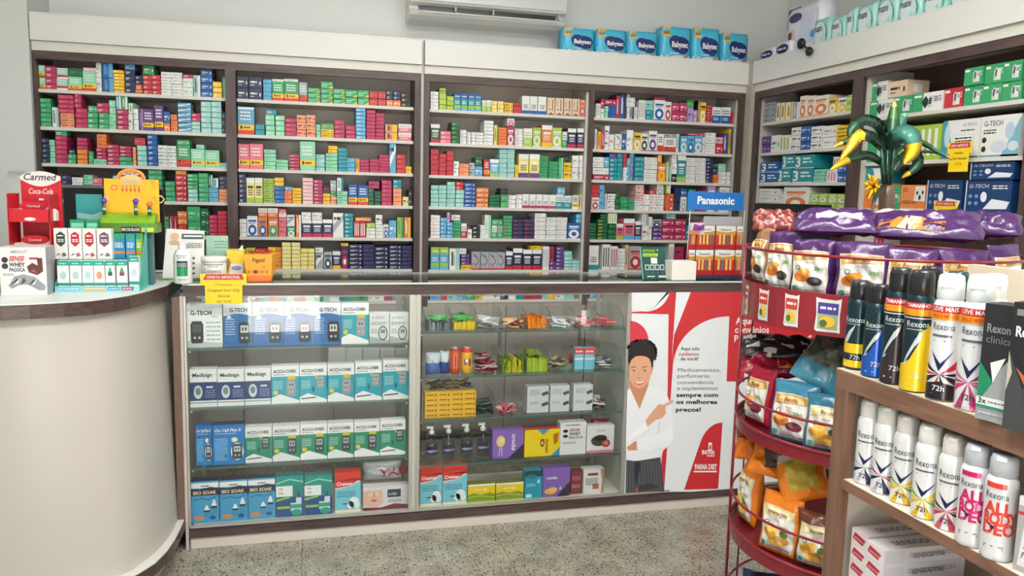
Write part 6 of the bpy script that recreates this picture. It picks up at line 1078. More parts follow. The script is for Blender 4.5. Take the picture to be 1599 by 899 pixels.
F.rect(w*.2,h*.06,w*.5,h*.1,(190,206,206),1); F.rect(w*.65,h*.05,w*.96,h*.11,(206,216,216),1); F.ell(w*.7,h*.9,w*.03,h*.02,WT,1,8); g.build('board', t)
y = 3.24; t = quick('white_block', None, (px_(1049,430,y), px_(1087,430,y), y, y+.09, ZG, zh(1068,408,y), (240,236,228), 'card'), bevel=.002); tag(t,'blank white box standing in front of the battery stand','box')
# black terminal behind the rack
t = empty('till_monitor',(0,0,0),'black till screen behind the red snack rack','monitor'); y = 3.30; a = at_y(1181,317,y); b = at_y(1300,330,y)
quick('screen', t, (a.x, min(b.x,2.42), y, y+.02, a.z-.2, a.z, (26,28,30), 'plastic'), bevel=.003); quick('stand_neck', t, ((a.x+2.42)/2-.03,(a.x+2.42)/2+.03,y+.021,y+.05,ZG+.01,a.z-.1,(30,30,32),'plastic')); quick('stand_foot', t, ((a.x+2.42)/2-.1,(a.x+2.42)/2+.1,y-.06,y+.08,ZG,ZG+.0095,(30,30,32),'plastic'))

# ------------------------------------------------------------------ air conditioner
t = empty('air_conditioner',(0,0,0),'white split air conditioner on the wall above the shelf units','air conditioner')
x0, x1 = at_y(640,28,4.30).x, at_y(884,40,4.30).x; zb = at_y(760,38,4.34).z
prof = [(4.499,zb+.29),(4.499,zb-.002),(4.36,zb),(4.315,zb+.018),(4.30,zb+.034),(4.345,zb+.052),(4.345,zb+.07),(4.292,zb+.078),(4.285,zb+.10),(4.285,zb+.26),(4.31,zb+.29)]
g = Geo(); g.extr(prof, x0, x1, lambda a,p,q: (a,p,q), (218,218,214), 'plastic'); g.build('casing', t, bevel=.004)
quick('outlet_slot', t, (x0+.05, x1-.05, 4.338, 4.3449, zb+.05, zb+.0715, (26,28,30), 'plastic')); quick('front_panel', t, (x0+.01, x1-.01, 4.279, 4.284, zb+.088, zb+.27, (206,208,208), 'enamel'))
g = Geo(); g.hexa([(x0+.055,4.288,zb+.030),(x1-.055,4.288,zb+.030),(x1-.055,4.335,zb+.040),(x0+.055,4.335,zb+.040),(x0+.055,4.288,zb+.034),(x1-.055,4.288,zb+.034),(x1-.055,4.335,zb+.044),(x0+.055,4.335,zb+.044)],(230,230,226),'plastic'); g.build('flap', t)
for q in (.28,.52,.95): quick('vane', t, (x0+(x1-x0)*q, x0+(x1-x0)*q+.006, 4.30, 4.337, zb+.046, zb+.072, (190,192,190), 'plastic'))
quick('status_light', t, (x1-.10, x1-.09, 4.276, 4.2789, zb+.10, zb+.106, (240,244,240), 'plastic'))
t = empty('wall_hook',tuple(at_y(20,268,4.165)),'small white hook on the pale wall return','hook'); g = Geo(); g.tube([(-.01,0,0),(-.01,-.02,0),(.05,-.02,.002)],.004,8,(206,206,200),'plastic'); g.build('hook_arm', t)

# ------------------------------------------------------------------ packs on top of the shelf units
def soft_pack(name, label, cat, loc, rz, w, d, h, body, draw, group=None, handle=True, tilt=0):
    t = empty(name, loc, label, cat, group, rz); g = Geo(); nu = 8
    def P(u, v, s_, l=0):
        e = (1-abs(2*u-1)**6)*(1-abs(2*v-1)**6); x = (u-.5)*w*(1-.06*abs(2*v-1)**4); return (x+tilt*v*h, (-d/2 if s_ < 0 else d/2)*(.82+.18*e)+(-.0006*l), v*h)
    vs = []; fs = []
    for s_ in (-1, 1):
        b = len(vs)
        for j in range(nu+1):
            for i in range(nu+1): vs.append(P(i/nu, j/nu, s_))
        for j in range(nu):
            for i in range(nu):
                q = [b+j*(nu+1)+i, b+j*(nu+1)+i+1, b+(j+1)*(nu+1)+i+1, b+(j+1)*(nu+1)+i]; fs.append(q if s_ < 0 else q[::-1])
    b2 = (nu+1)**2; ring = [i for i in range(nu+1)]+[(j+1)*(nu+1)-1 for j in range(1,nu+1)]+[nu*(nu+1)+i for i in range(nu-1,-1,-1)]+[j*(nu+1) for j in range(nu-1,0,-1)]
    for a, c in zip(ring, ring[1:]+ring[:1]): fs.append((a, a+b2, c+b2, c))
    g.add(vs, fs, body, 'film', True)
    draw(Face(g, lambda u, v, l: P(u, v, -1, l+1.5), 'film')); g.build('wrapper', t)
    if handle: g = Geo(); g.tube([(-w*.2,0,h*.99),(-w*.1,0,h*1.04),(w*.1,0,h*1.04),(w*.2,0,h*.99)],.004,6,body,'film'); g.build('handle', t)
    return t
def d_baby(F):
    F.rect(0,0,1,.16,(226,230,232),1,4); F.poly([(0,.16),(.25,.1),(.5,.17),(.5,.3),(0,.3)],(60,176,214),2); F.rect(.02,.7,.3,1,(232,180,60),2,2); F.rect(.06,.78,.24,.86,(150,110,30),3)
    F.ell(.62,.48,.34,.24,(28,44,110),3); F.ell(.45,.55,.2,.2,(28,44,110),3); F.ell(.72,.36,.2,.16,(28,44,110),3); F.text('Babysec',.34,.4,.17,WT,5,bold=.03,sx=.78,maxw=.56); scribble(F,.3,.6,.2,.03,WT,4); F.ell(.85,.1,.09,.08,(196,140,110),3)
for i,(a,b,yt) in enumerate(((879,929,44),(932,979,46),(981,1028,49),(1033,1080,42),(1083,1125,44),(1129,1170,52))):
    yy = 4.27; x0, x1 = at_y(a,60,yy).x, at_y(b,60,yy).x; zt_ = at_y((a+b)/2, yt, yy).z
    soft_pack('diaper_pack','sky blue diaper pack with navy cloud logo, %s in the row near the air conditioner' % ORD[i],'diaper pack',((x0+x1)/2, yy+.055, 2.2262),0,x1-x0-.004,.11,zt_-2.2262,(70,182,218),d_baby,'diaper packs on the back shelf unit')
def d_mani(F):
    F.poly([(.0,0),(1,0),(1,.12),(.0,.2)],(40,80,110),1); F.ell(.5,.42,.42,.46,(60,176,160),1); F.ell(.47,.46,.38,.43,(218,230,230),2); F.ell(.5,.1,.12,.07,(60,150,130),3); F.text('mani',.08,.56,.26,(50,66,70),4,sx=.8,bold=.01,maxw=.88)
cnt = 0
for a,b,yt in ((1268,1294,29),(1296,1318,26),(1319,1334,13),(1335,1364,7),(1365,1397,-4),(1398,1434,-10),(1436,1474,-16),(1476,1520,-24)):
    X_ = 2.52; pa, pb = at_x(a,40,X_), at_x(b,30,X_); zt_ = at_x((a+b)/2,yt,X_).z; cnt += 1
    wy = abs(pa.y-pb.y)
    soft_pack('pad_pack','teal and white incontinence pad pack, %s in the row along the side unit top' % ORD[cnt-1],'pad pack',(X_+.06,(pa.y+pb.y)/2,2.2262),-PI/2,wy-.006,.11,max(.12,min(.3,zt_-2.2262)),(160,212,206),d_mani,'teal pad packs on the side shelf unit')
def d_pants(F): F.poly([(0,.6),(.5,.7),(.4,1),(0,1)],(96,76,140),1); F.ell(.3,.78,.2,.1,(34,44,100),2); F.rect(.45,.2,.95,.85,(206,212,232),1,3); F.rect(.05,.1,.3,.55,(226,190,176),2); F.rect(.1,.15,.22,.5,(110,60,60),3); F.ell(.85,.35,.08,.08,(60,150,210),3); F.rect(.3,.05,.5,.3,(150,110,150),2)
def d_wipe(F): F.ell(.5,.5,.4,.35,(34,40,90),1); F.poly([(0,.8),(.3,1),(0,1)],(230,200,60),1); scribble(F,.2,.8,.45,.1,WT,3)
pa, pb = at_x(1222,60,2.53), at_x(1277,40,2.53)
soft_pack('diaper_pants_pack','large white and purple diaper pants pack beside the teal packs','diaper pack',(2.60,(pa.y+pb.y)/2,2.2262),-PI/2,abs(pa.y-pb.y)-.01,.12,at_x(1250,8,2.53).z-2.2262,(222,222,234),d_pants)
for i,(a,b,yt) in enumerate(((1189,1213,77),(1214,1240,66))):
    pa, pb = at_x(a,80,2.51), at_x(b,75,2.51); yc = min((pa.y+pb.y)/2, 4.07)
    soft_pack('wipes_pouch','white and purple pouch low on the side unit top, %s from the room corner' % ORD[i],'pouch',(2.52,yc,2.2262),-PI/2,min(abs(pa.y-pb.y)-.01,.14),.06,max(.05,at_x((a+b)/2,yt,2.51).z-2.2262),(220,216,228),d_wipe,handle=False)
t = empty('black_headset',(0,0,0),'black round headset hanging over the side unit fascia','headset')
for nm, p in (('ear_cushion',(1251,68,9)),('ear_cushion',(1263,80,7.5))):
    c = at_x(p[0],p[1],2.425); g = Geo(); r_ = p[2]*c.y/FPX*1.0; g.lathe([(.0001,-.012),(r_*.8,-.012),(r_,-.004),(r_,.006),(r_*.6,.012),(.0001,.010)], n=20, col=(20,20,22), mat='plastic'); o = g.build(nm, t, loc=c); o.rotation_euler = (0, -PI/2, 0)
a, b = at_x(1251,68,2.44), at_x(1263,80,2.44); g = Geo(); g.tube([a,(2.436,(a.y+b.y)/2,(a.z+b.z)/2+.01),b],.004,8,(24,24,26),'plastic'); g.tube([a,(2.44,a.y+.0,2.229),(2.50,a.y,2.234)],.003,8,(24,24,26),'plastic'); g.build('band', t)
# price cards on the side unit
c = at_x(1493,268,2.455); price_card((2.462, c.y, c.z), -PI/2, .075*1.3, .115, 'yellow price card on the shelf edge below the nebuliser boxes', [('Inalador', IK), ('G-Tech Nebdesk', IK), ('129,90', (170,120,20))])
c = at_x(1473,333,2.455); price_card((2.462, c.y, c.z-.05), -PI/2, .095, .10, 'yellow price card on the lower shelf before the navy nebuliser boxes', [('Inalador', IK), ('Nebcom', IK)])

# ------------------------------------------------------------------ red snack rack
RC = V((1.52, 1.857, 0)); RR = .353; RED2 = (128, 18, 36)
rk = empty('snack_rack', (RC.x, RC.y, 0), 'round red wire snack rack with solid tier rims', 'rack')
TIERS = [(1.200, 1.118, 1.225, 1.314), (.806, .788, .822, .895), (.486, .465, .502, .589), (.165, .148, .182, .27)]
for n_, (zf, z0, z1, zw) in enumerate(TIERS):
    g = Geo(); g.lathe([(.02,zf-.004),(RR-.008,zf-.004),(RR-.008,zf),(.02,zf)], n=48, col=(104,20,32), mat='enamel', smooth=False); g.build('tier_tray', rk)
    if n_: g = Geo(); g.strip((0,0), RR, 0, 2*PI, z0, z1, .004, 64, RED2, 'enamel'); g.tube([(RR*math.cos(2*PI*k/56), RR*math.sin(2*PI*k/56), z1) for k in range(56)], .005, 6, RED2, 'enamel', True); g.build('tier_rim', rk)
    g = Geo(); g.tube([(RR*math.cos(2*PI*k/64), RR*math.sin(2*PI*k/64), zw) for k in range(64)], .0038, 8, RED2, 'enamel', True); g.build('guard_wire', rk)
g = Geo(); g.strip((0,0), RR+.002, 0, 2*PI, 1.118, 1.222, .003, 72, (136,24,40), 'enamel')
def bandF(ph): return Face(g, lambda u, v, l: ((RR+.0026+.0004*l)*math.cos(ph+u/RR), (RR+.0026+.0004*l)*math.sin(ph+u/RR), v), 'vinyl')
def px_angle(px, py, z=None, rr=RR):
    """angle on the rack circle of the near point seen in that direction"""
    d = FWD + RGT*((px-799.5)/FPX) + DWN*((py-449.5)/FPX); dx, dy = d.x, d.y; L = math.hypot(dx,dy); dx/=L; dy/=L
    b_ = dx*RC.x+dy*RC.y; disc = max(0, b_*b_-(RC.x**2+RC.y**2-rr*rr)); t_ = b_-math.sqrt(disc); return math.atan2(dy*t_-RC.y, dx*t_-RC.x)
for px, w_, c1 in ((1167,.030,(226,216,190)),(1193,.044,(226,206,150)),(1237,.044,(226,190,170)),(1294,.062,(72,64,140)),(1352,.06,(90,150,70)),(1420,.06,(200,90,50))):
    F = bandF(px_angle(px, 480)); z0, z1 = 1.127, 1.212; W_ = w_/2
    F.poly([(-W_,z0+.004),(-W_*.8,z0),(W_*.8,z0+.002),(W_,z0),(W_*.92,(z0+z1)/2),(W_,z1),(W_*.6,z1-.004),(-W_*.6,z1-.003),(-W_,z1),(-W_*.9,(z0+z1)/2)],(216,216,210),1)
    F.rect(-W_*.8,z0+.008,W_*.8,z1-.012,(190,196,170) if w_<.05 else (150,170,130),2,3); F.rect(-W_*.8,z1-.04,W_*.8,z1-.012,(190,60,50) if w_<.05 else c1,3,3); F.ell(0,z0+.026,W_*.6,.014,(226,180,50),4); F.ell(-W_*.3,z0+.022,W_*.3,.009,(70,110,60),5); scribble(F,-W_*.6,W_*.6,z1-.028,.006,WT,4)
g.build('sign_band', rk)
g = Geo(); g.tube([(0,0,.02),(0,0,1.36)],.014,14,RED2,'enamel'); g.build('centre_pole', rk)
for a in (148, 62, 335): g = Geo(); x_, y_ = (RR+.001)*math.cos(math.radians(a)), (RR+.001)*math.sin(math.radians(a)); g.tube([(x_,y_,0.0),(x_,y_,1.32)],.0045,8,RED2,'enamel'); g.build('post', rk)
for a in (124,): g = Geo(); x_, y_ = (RR+.001)*math.cos(math.radians(a)), (RR+.001)*math.sin(math.radians(a)); g.tube([(x_,y_,.15),(x_,y_,1.12)],.0028,6,RED2,'enamel'); g.build('rod', rk)
g = Geo(); g.lathe([(.02,0),(RR*.95,0),(RR*.95,.018),(.02,.022)], n=40, col=RED2, mat='enamel'); g.build('base_plate', rk)
# bags
def cookie_bag(film, kind=0): return lambda u, v, s: film
def bag_text(film, word='Biscoito', kind=0):
    def f(F):
        D = dict(du=.055, dv=.05)
        F.sub([(.1,.09),(.9,.09),(.9,.80),(.1,.80)], (216,202,184), 1, **D); F.sub([(.125,.105),(.875,.105),(.875,.785),(.125,.785)], (226,224,216), 2, **D)
        F.sub([(.125,.62),(.875,.66),(.875,.785),(.125,.785)], (196,150,84) if kind != 2 else (226,214,150), 3, **D); F.sub([(.2,.66),(.8,.66),(.76,.76),(.24,.76)], (226,196,140) if kind != 2 else (240,236,200), 4, **D)
        F.sub([(.125,.105),(.875,.105),(.875,.17),(.125,.2)], (196,192,186), 3, **D)
        fc = {0: ((206,120,44),(226,156,70),(54,56,54)), 1: ((200,110,50),(226,160,80),(110,26,50)), 2: ((222,166,50),(236,194,96),(206,150,60))}[kind]
        F.subell(.34,.36,.19,.09,fc[0],4,**D); F.sub([(.2,.42),(.34,.36),(.56,.44),(.48,.5),(.3,.49)],fc[1],5,**D); F.subell(.64,.29,.17,.075,fc[2],5,**D); F.subell(.64,.30,.09,.035,tuple(int(x*.7+40) for x in fc[2]),6,**D)
        if kind == 2: F.subell(.5,.22,.2,.06,(236,186,90),6,**D); F.subell(.68,.4,.1,.06,(96,120,50),6,**D)
        F.text(word,.5,.675,.07,(140,76,40),6,'c',bold=.02,shear=.25,maxw=.5); F.text('sem açúcar',.5,.585,.028,(70,66,66),5,'c',maxw=.45); F.subell(.2,.16,.055,.04,(50,150,130),6,**D); F.text('ZERO',.72,.475,.055,(90,150,40),7,'c',bold=.03,maxw=.26); F.subell(.25,.51,.055,.04,(60,60,66),5,**D); F.subell(.25,.51,.038,.028,(226,224,216),6,**D)
        scribble(F,.3,.85,.125,.014,(90,86,84),6)
    return f
def stand_bag(px, py, zf, w, h, film, kind, label, group, rr=.31, seed=0, word='Biscoito', lean=.0, yaw=0):
    a = px_angle(px, py, rr=rr); p = RC + V((rr*math.cos(a), rr*math.sin(a), 0)); view = math.atan2(-p.y, -p.x)
    da = (a-view+PI) % (2*PI)-PI; f_ = view+da*.7
    t = empty('cookie_bag', (p.x, p.y, zf+.001), label, 'snack bag', group, f_+PI/2+yaw); o = pillow('film_bag', t, w, h, .05, cookie_bag(film, kind), 18, 24, seed=seed, texts=bag_text(film, word, kind), pinch=.02, crinkle=.1); o.rotation_euler.x = -lean; return t
PUR = (66,32,84)
z1 = TIERS[0][0]
gp = 'purple cookie bags standing on the top tier'
for i,(px,w,h,film,kind,lab) in enumerate(((1183,.095,.165,(150,110,80),0,'narrow tan and clear cookie bag at the aisle end of the top tier'),(1222,.105,.165,PUR,0,'purple cookie bag next to the narrow tan bag, top tier'),(1268,.115,.15,PUR,0,'purple cookie bag with a lower label, third around the top tier'),
    (1345,.125,.15,PUR,0,'purple cookie bag behind the black spray caps, fourth around the top tier'),(1420,.12,.14,PUR,0,'purple cookie bag behind the tall dark cans, fifth around the top tier'),(1502,.125,.14,PUR,0,'purple cookie bag above the white spray caps, sixth around the top tier'),(1566,.11,.15,PUR,0,'purple cookie bag by the guard wire end, seventh around the top tier'))):
    stand_bag(px, 420, z1, w, h, film, kind, lab, gp, seed=40+i, rr=.305, lean=.05)
def lying_bag(px, py, z, w, h, film, colfn, label, rr=.17, rz=0, seed=0, tilt=0, t_=.055, texts=None, name='cookie_bag', roll=0):
    a = px_angle(px, py, rr=rr); p = RC + V((rr*math.cos(a), rr*math.sin(a), 0)); view = math.atan2(-p.y, -p.x)
    t = empty(name, (p.x, p.y, z), label, 'snack bag', None, view+PI/2+rz); o = pillow('film_bag', t, w, h, t_, colfn or (lambda u,v,s: film), 18, 18, seed=seed, texts=texts, crinkle=.16, pinch=.02); o.rotation_euler = (-(PI/2-tilt), roll, 0); return t
# bags laid flat over the standing ones
lying_bag(1304,352,1.372,.20,.13,PUR,lambda u,v,s: (176,172,178) if (s < 0 and .3<v<.5 and .3<u<.85) else PUR,'long purple bag lying flat on the top tier',rr=.27,seed=51,tilt=.35,texts=None)
def side_pair(F):
    for a,b in ((.06,.32),(.34,.66)): F.rect(a,.1,b,.34,(196,120,40),2,3); F.rect(a,.2,b,.225,(120,60,30),3,3)
lying_bag(1445,352,1.365,.25,.15,PUR,lambda u,v,s: (186,182,170) if (s<0 and v>.72 and u<.6) else PUR,'purple bag with orange side panels lying flat near the plant trunk',rr=.25,seed=52,tilt=.4,texts=side_pair)
lying_bag(1568,350,1.372,.14,.12,PUR,None,'glossy purple bag lying at the far end of the top tier',rr=.26,seed=53,tilt=.4)
lying_bag(1202,345,1.362,.12,.10,(118,44,38),lambda u,v,s: (118,44,38) if math.sin(20*u+9*v)>-.75 else (170,110,98),'crumpled reddish foil bag on the aisle end of the top tier',rr=.28,seed=54,tilt=.5)
z2 = TIERS[1][0]
stand_bag(1183,640,z2,.115,.165,(168,22,52),1,'crimson cookie bag standing on the second tier','cookie bags on the second tier',seed=60,rr=.30,lean=.1)
stand_bag(1237,655,z2,.125,.165,(60,128,158),1,'sky blue cookie bag standing on the second tier beside the crimson bag','cookie bags on the second tier',seed=61,rr=.30,lean=.08)
stand_bag(1292,665,z2,.115,.15,(50,112,140),2,'teal cookie bag on the second tier by the deodorant stand','cookie bags on the second tier',seed=62,rr=.30,lean=.08)
def stripes(F):
    for k in range(4): F.rect(.62,.12+.06*k,.95,.16+.06*k,(226,130,40),2,2)
lying_bag(1200,590,z2+.14,.17,.12,(150,20,46),None,'crimson bag lying on top of the standing crimson bag, second tier',rr=.27,seed=63,tilt=.4,texts=stripes)
lying_bag(1210,560,z2+.185,.22,.12,(40,34,36),lambda u,v,s: (44,38,40) if math.sin(13*u)*math.sin(17*v)>-.4 else (196,190,180),'black and clear bag on top of the second tier heap',rr=.24,seed=64,tilt=.35,rz=.1)
lying_bag(1270,575,z2+.16,.13,.2,(70,130,150),lambda u,v,s: (66,140,166) if v<.3 else ((84,92,84) if math.sin(9*u+14*v)>-.2 else (130,134,120)),'grey and sky blue bag leaning diagonally on the second tier heap',rr=.27,seed=65,tilt=.85,rz=-.2,roll=.4)
z3 = TIERS[2][0]; ORG = (232,128,22)
stand_bag(1166,800,z3,.10,.18,ORG,2,'orange cookie bag standing at the aisle end of the third tier','orange cookie bags on the third tier',seed=70,rr=.305,lean=.1,word='Amanteigado')
stand_bag(1216,835,z3,.12,.165,ORG,2,'orange cookie bag standing on the third tier, lettered front','orange cookie bags on the third tier',seed=71,rr=.30,lean=.12,word='Amanteigado')
stand_bag(1275,850,z3,.11,.15,(110,60,36),2,'brown cookie bag standing on the third tier beside the orange bags','cookie bags on the third tier',seed=72,rr=.29,lean=.1)
lying_bag(1205,765,z3+.185,.14,.13,ORG,lambda u,v,s: (226,200,90) if (s<0 and .3<u<.7 and .15<v<.6) else ((206,196,180) if v>.8 else ORG),'orange bag lying over the standing orange bags, third tier',rr=.27,seed=73,tilt=.75,roll=.2)
lying_bag(1262,775,z3+.165,.13,.15,ORG,lambda u,v,s: (196,170,60) if (s<0 and .2<u<.85 and .15<v<.7) else ((210,200,180) if (s<0 and v>.7) else ORG),'orange bag tilted against the pole, third tier',rr=.26,seed=74,tilt=.9,roll=-.35)
lying_bag(1152,745,z3+.19,.08,.12,(226,120,40),lambda u,v,s: (226,120,40) if v<.5 else (150,60,30),'small orange bag hanging at the aisle end, third tier',rr=.31,seed=75,tilt=1.1)
lying_bag(1180,722,z3+.24,.13,.1,(40,36,80),lambda u,v,s: (40,36,80) if math.sin(11*u+6*v)>-.1 else (226,226,230),'navy and white bag at the back of the third tier',rr=.2,seed=76,tilt=.8)
lying_bag(1240,730,z3+.22,.16,.1,(60,40,34),None,'dark brown bag at the back of the third tier',rr=.235,seed=77,tilt=.7)
z4 = TIERS[3][0]
lying_bag(1165,885,z4+.03,.14,.13,(40,50,90),lambda u,v,s: (40,60,110) if math.sin(9*u+8*v)>0 else (60,56,60),'dark blue bag on the lowest tier',rr=.24,seed=78,tilt=.9)
lying_bag(1262,892,z4+.03,.16,.12,(40,38,40),None,'black bag on the lowest tier beside the dark blue bag',rr=.22,seed=79,tilt=.8)

# ------------------------------------------------------------------ artificial plant standing on the rack pole
t = empty('artificial_plant', (RC.x, RC.y, 1.362), 'artificial plant with green and yellow strap leaves on top of the red rack', 'plant')
PL = V((RC.x, RC.y, 1.362)); JS = (1280, 130, 4.085)
def pp(u, v, dy=0): return at_y(JS[0]+u/JS[2], JS[1]+v/JS[2], RC.y+dy) - PL
g = Geo(); b0 = pp(430,860); g.tube([(0,0,0),pp(428,800),pp(428,720),pp(430,650)],.02,12,(96,74,54),'leafy',rr=[.023,.022,.021,.017]); g.build('trunk', t)
def leaf(pts, w, cols, dys, name='leaf', fold=.25):
    P = [pp(u,v,d) for (u,v),d in zip(pts,dys)]; N = 14; out = []
    for k in range(N+1):
        s_ = k/N*(len(P)-1); i = min(int(s_), len(P)-2); f = s_-i; p0 = P[max(i-1,0)]; p1 = P[i]; p2 = P[i+1]; p3 = P[min(i+2,len(P)-1)]
        out.append(.5*((2*p1)+(-p0+p2)*f+(2*p0-5*p1+4*p2-p3)*f*f+(-p0+3*p1-3*p2+p3)*f**3))
    vs = []; fs = []; cs = []
    for k, p in enumerate(out):
        q = out[min(k+1,N)]-out[max(k-1,0)]; q.normalize(); side = q.cross(V((-.62,-.78,.1))).normalized(); ww = w*(math.sin(PI*(.12+.88*k/N))**.7 if k < N else .02); up = side.cross(q)
        vs += [p-side*ww/2, p+up*ww*fold, p+side*ww/2, p+up*ww*fold-up*.0012]
    for k in range(N):
        a = 4*k; c = cols[min(int(k/N*len(cols)), len(cols)-1)]
        for j in range(4): fs.append((a+j, a+(j+1)%4, a+4+(j+1)%4, a+4+j)); cs.append(c)
    g = Geo(); g.add(vs, fs, cs, 'leafy', True); g.build(name, t)
GD, GM, GT, YL = (14,46,32), (24,74,46), (62,118,104), (222,176,30)
leaf([(450,420),(462,330),(470,220),(478,112)],.036,[GD,GM,GM,(60,110,50),YL],[0,0,.01,.02])
leaf([(470,380),(490,300),(515,235),(555,190)],.04,[GM,GT,GT,(120,170,150)],[0,.03,.04,.05])
leaf([(430,400),(380,270),(280,235),(205,290),(188,350)],.032,[GD,GD,GD,GM,GM],[0,-.03,-.07,-.09,-.1])
leaf([(420,430),(340,350),(250,330),(200,400),(130,490)],.034,[GD,GD,YL,YL,YL],[0,-.05,-.1,-.11,-.12])
leaf([(425,400),(330,345),(240,350),(160,375),(85,410)],.022,[GD,GD,GM,YL],[0,.03,.05,.06,.07])
leaf([(410,520),(320,462),(230,470),(150,505),(65,552)],.026,[GD,GD,GM,YL,YL],[0,-.03,-.05,-.06,-.07])
leaf([(440,420),(500,335),(570,340),(590,430),(535,515)],.055,[GM,GT,GT,YL,YL],[0,-.05,-.09,-.1,-.1])
leaf([(470,560),(540,470),(620,470),(610,540),(520,605)],.034,[GD,GD,GD,GM,YL],[0,.02,.04,.04,.04])
leaf([(450,470),(560,380),(650,378),(760,440),(855,490)],.016,[GD,GD,GM,GT,YL],[0,.02,.03,.04,.05])
leaf([(450,500),(580,450),(660,435),(720,440),(765,455)],.01,[GD,GD,GD],[0,.03,.05,.06,.07])
leaf([(425,640),(395,670),(350,740),(335,830)],.012,[GD,GD,(50,40,34)],[0,-.06,-.1,-.12])
for k in range(7): leaf([(430+6*k-18,660),(425+10*k-24,540),(430+14*k-36,400+10*(k%3))],.012,[GD,GM,GT if k%3==0 else GD],[0,.01*(k%3)-.02,.02*(k%2)-.02],name='stem')
c0 = (345,665)
for k in range(34):
    a = 2*PI*k*.382; L = 45+40*((k*37)%10)/10; u, v = c0[0]-10+L*.75*math.cos(a), c0[1]-10+L*1.1*math.sin(a)
    leaf([c0,((c0[0]+u)/2,(c0[1]+v)/2-6),(u,v)],.008,[(196,140,20),YL],[-.02,-.04,-.05+.02*(k%3)],name='petal',fold=.1)

# ------------------------------------------------------------------ wooden deodorant stand
SX, SY0, SY1 = 1.10, .42, 1.444; SDX = 1.42; WN = (120,88,70)
st = empty('deodorant_stand',(0,0,0),'walnut framed shelf stand in front, loaded with spray cans','shelf stand')
quick('top_board', st, (SX+.003, SDX, SY0, SY1, 1.049, 1.088, WN, 'wood_walnut')); quick('top_sheet', st, (SX, SDX, SY0, SY1, 1.0885, 1.0905, (206,188,168), 'laminate')); quick('top_front_edge', st, (SX, SX+.0025, SY0, SY1-.0, 1.049, 1.088, WN, 'wood_walnut'))
quick('side_post', st, (SX, SX+.02, SY1-.043, SY1, 0, 1.0485, WN, 'wood_walnut_upright')); quick('side_panel', st, (SX+.0205, SDX, SY1-.02, SY1, 0, 1.0485, (226,216,204), 'laminate')); quick('side_panel', st, (SX, SDX, SY0, SY0+.02, 0, 1.0485, (226,216,204), 'laminate'))
quick('back_panel', st, (SDX+.0005, SDX+.015, SY0, SY1, 0, 1.09, (226,216,204), 'laminate'))
for zt_ in (.857, .617, .35, .1):
    s_ = quick('shelf', st, (SX+.004, SDX, SY0+.021, SY1-.0435, zt_-.022, zt_-.001, (222,212,200), 'laminate')); quick('shelf_edge', s_, (SX+.0005, SX+.0035, SY0+.021, SY1-.0435, zt_-.022, zt_-.001, WN, 'wood_walnut'))
a, b = at_x(1515,412,1.405), at_x(1599,424,1.405)
quick('back_upright', st, (1.400, 1.418, SY0, a.y, 1.0908, a.z, (214,202,182), 'laminate'))
def spray(x, y, z, h, body, label, group, sc=1.0, face=None, capc=(30,30,34), slanted=False, colfn=None, prints=None):
    r = .0245*sc; t = empty('deodorant_can', (x, y, z), label, 'spray can', group, (face if face is not None else math.radians(-62)))
    hb = h*.80; g = Geo(); prof = [(.0001,.001),(r*.9,0),(r,.004)]+[(r,.004+(hb*.9-.004)*k/26) for k in range(1,27)]+[(r*.97,hb*.94),(r*.88,hb*.98),(r*.8,hb)]
    g.lathe(prof, n=40, col=body, mat='can_print', colfn=(lambda a, zz: colfn((((a-.25)%1)-0.5)*2*PI*r, zz/h)) if colfn else None)
    # u=0 on the can face looking to local -y
    F = Face(g, lambda u,v,l: ((r+.0003*l)*math.sin(u/r), -(r+.0003*l)*math.cos(u/r), v*h), 'can_print')
    if prints: prints(F, r, h)
    g.build('can_body', t)
    g = Geo()
    if slanted:
        g.lathe([(r*.8,hb),(r*.86,hb+.002),(r*.84,h*.93),(r*.76,h*.985),(r*.5,h),(.0001,h)], n=28, col=capc, mat='plastic'); g.build('cap', t)
        g = Geo(); g.extr([(-r*.86,h*.90),(-r*.3,h*.985),(-r*.3,h*.93),(-r*.5,h*.89)], -r*.45, r*.45, lambda a_,p,q: (a_,p-.001,q), tuple(int(q*.86) for q in capc), 'plastic'); g.build('nozzle', t)
    else:
        g.lathe([(r*.8,hb),(r*.86,hb+.002),(r*.84,h*.95),(r*.72,h),(.0001,h)], n=28, col=capc, mat='plastic'); g.build('cap', t)
        g = Geo(); g.box(-r*.3, r*.3, -r*.88, -r*.4, h*.955, h*.99, tuple(min(255,int(q*1.3+6)) for q in capc), 'plastic'); g.build('nozzle', t)
    return t
DT, SIL = (16,44,52), (196,202,206)
def dark_can(c, tagc=False): return None
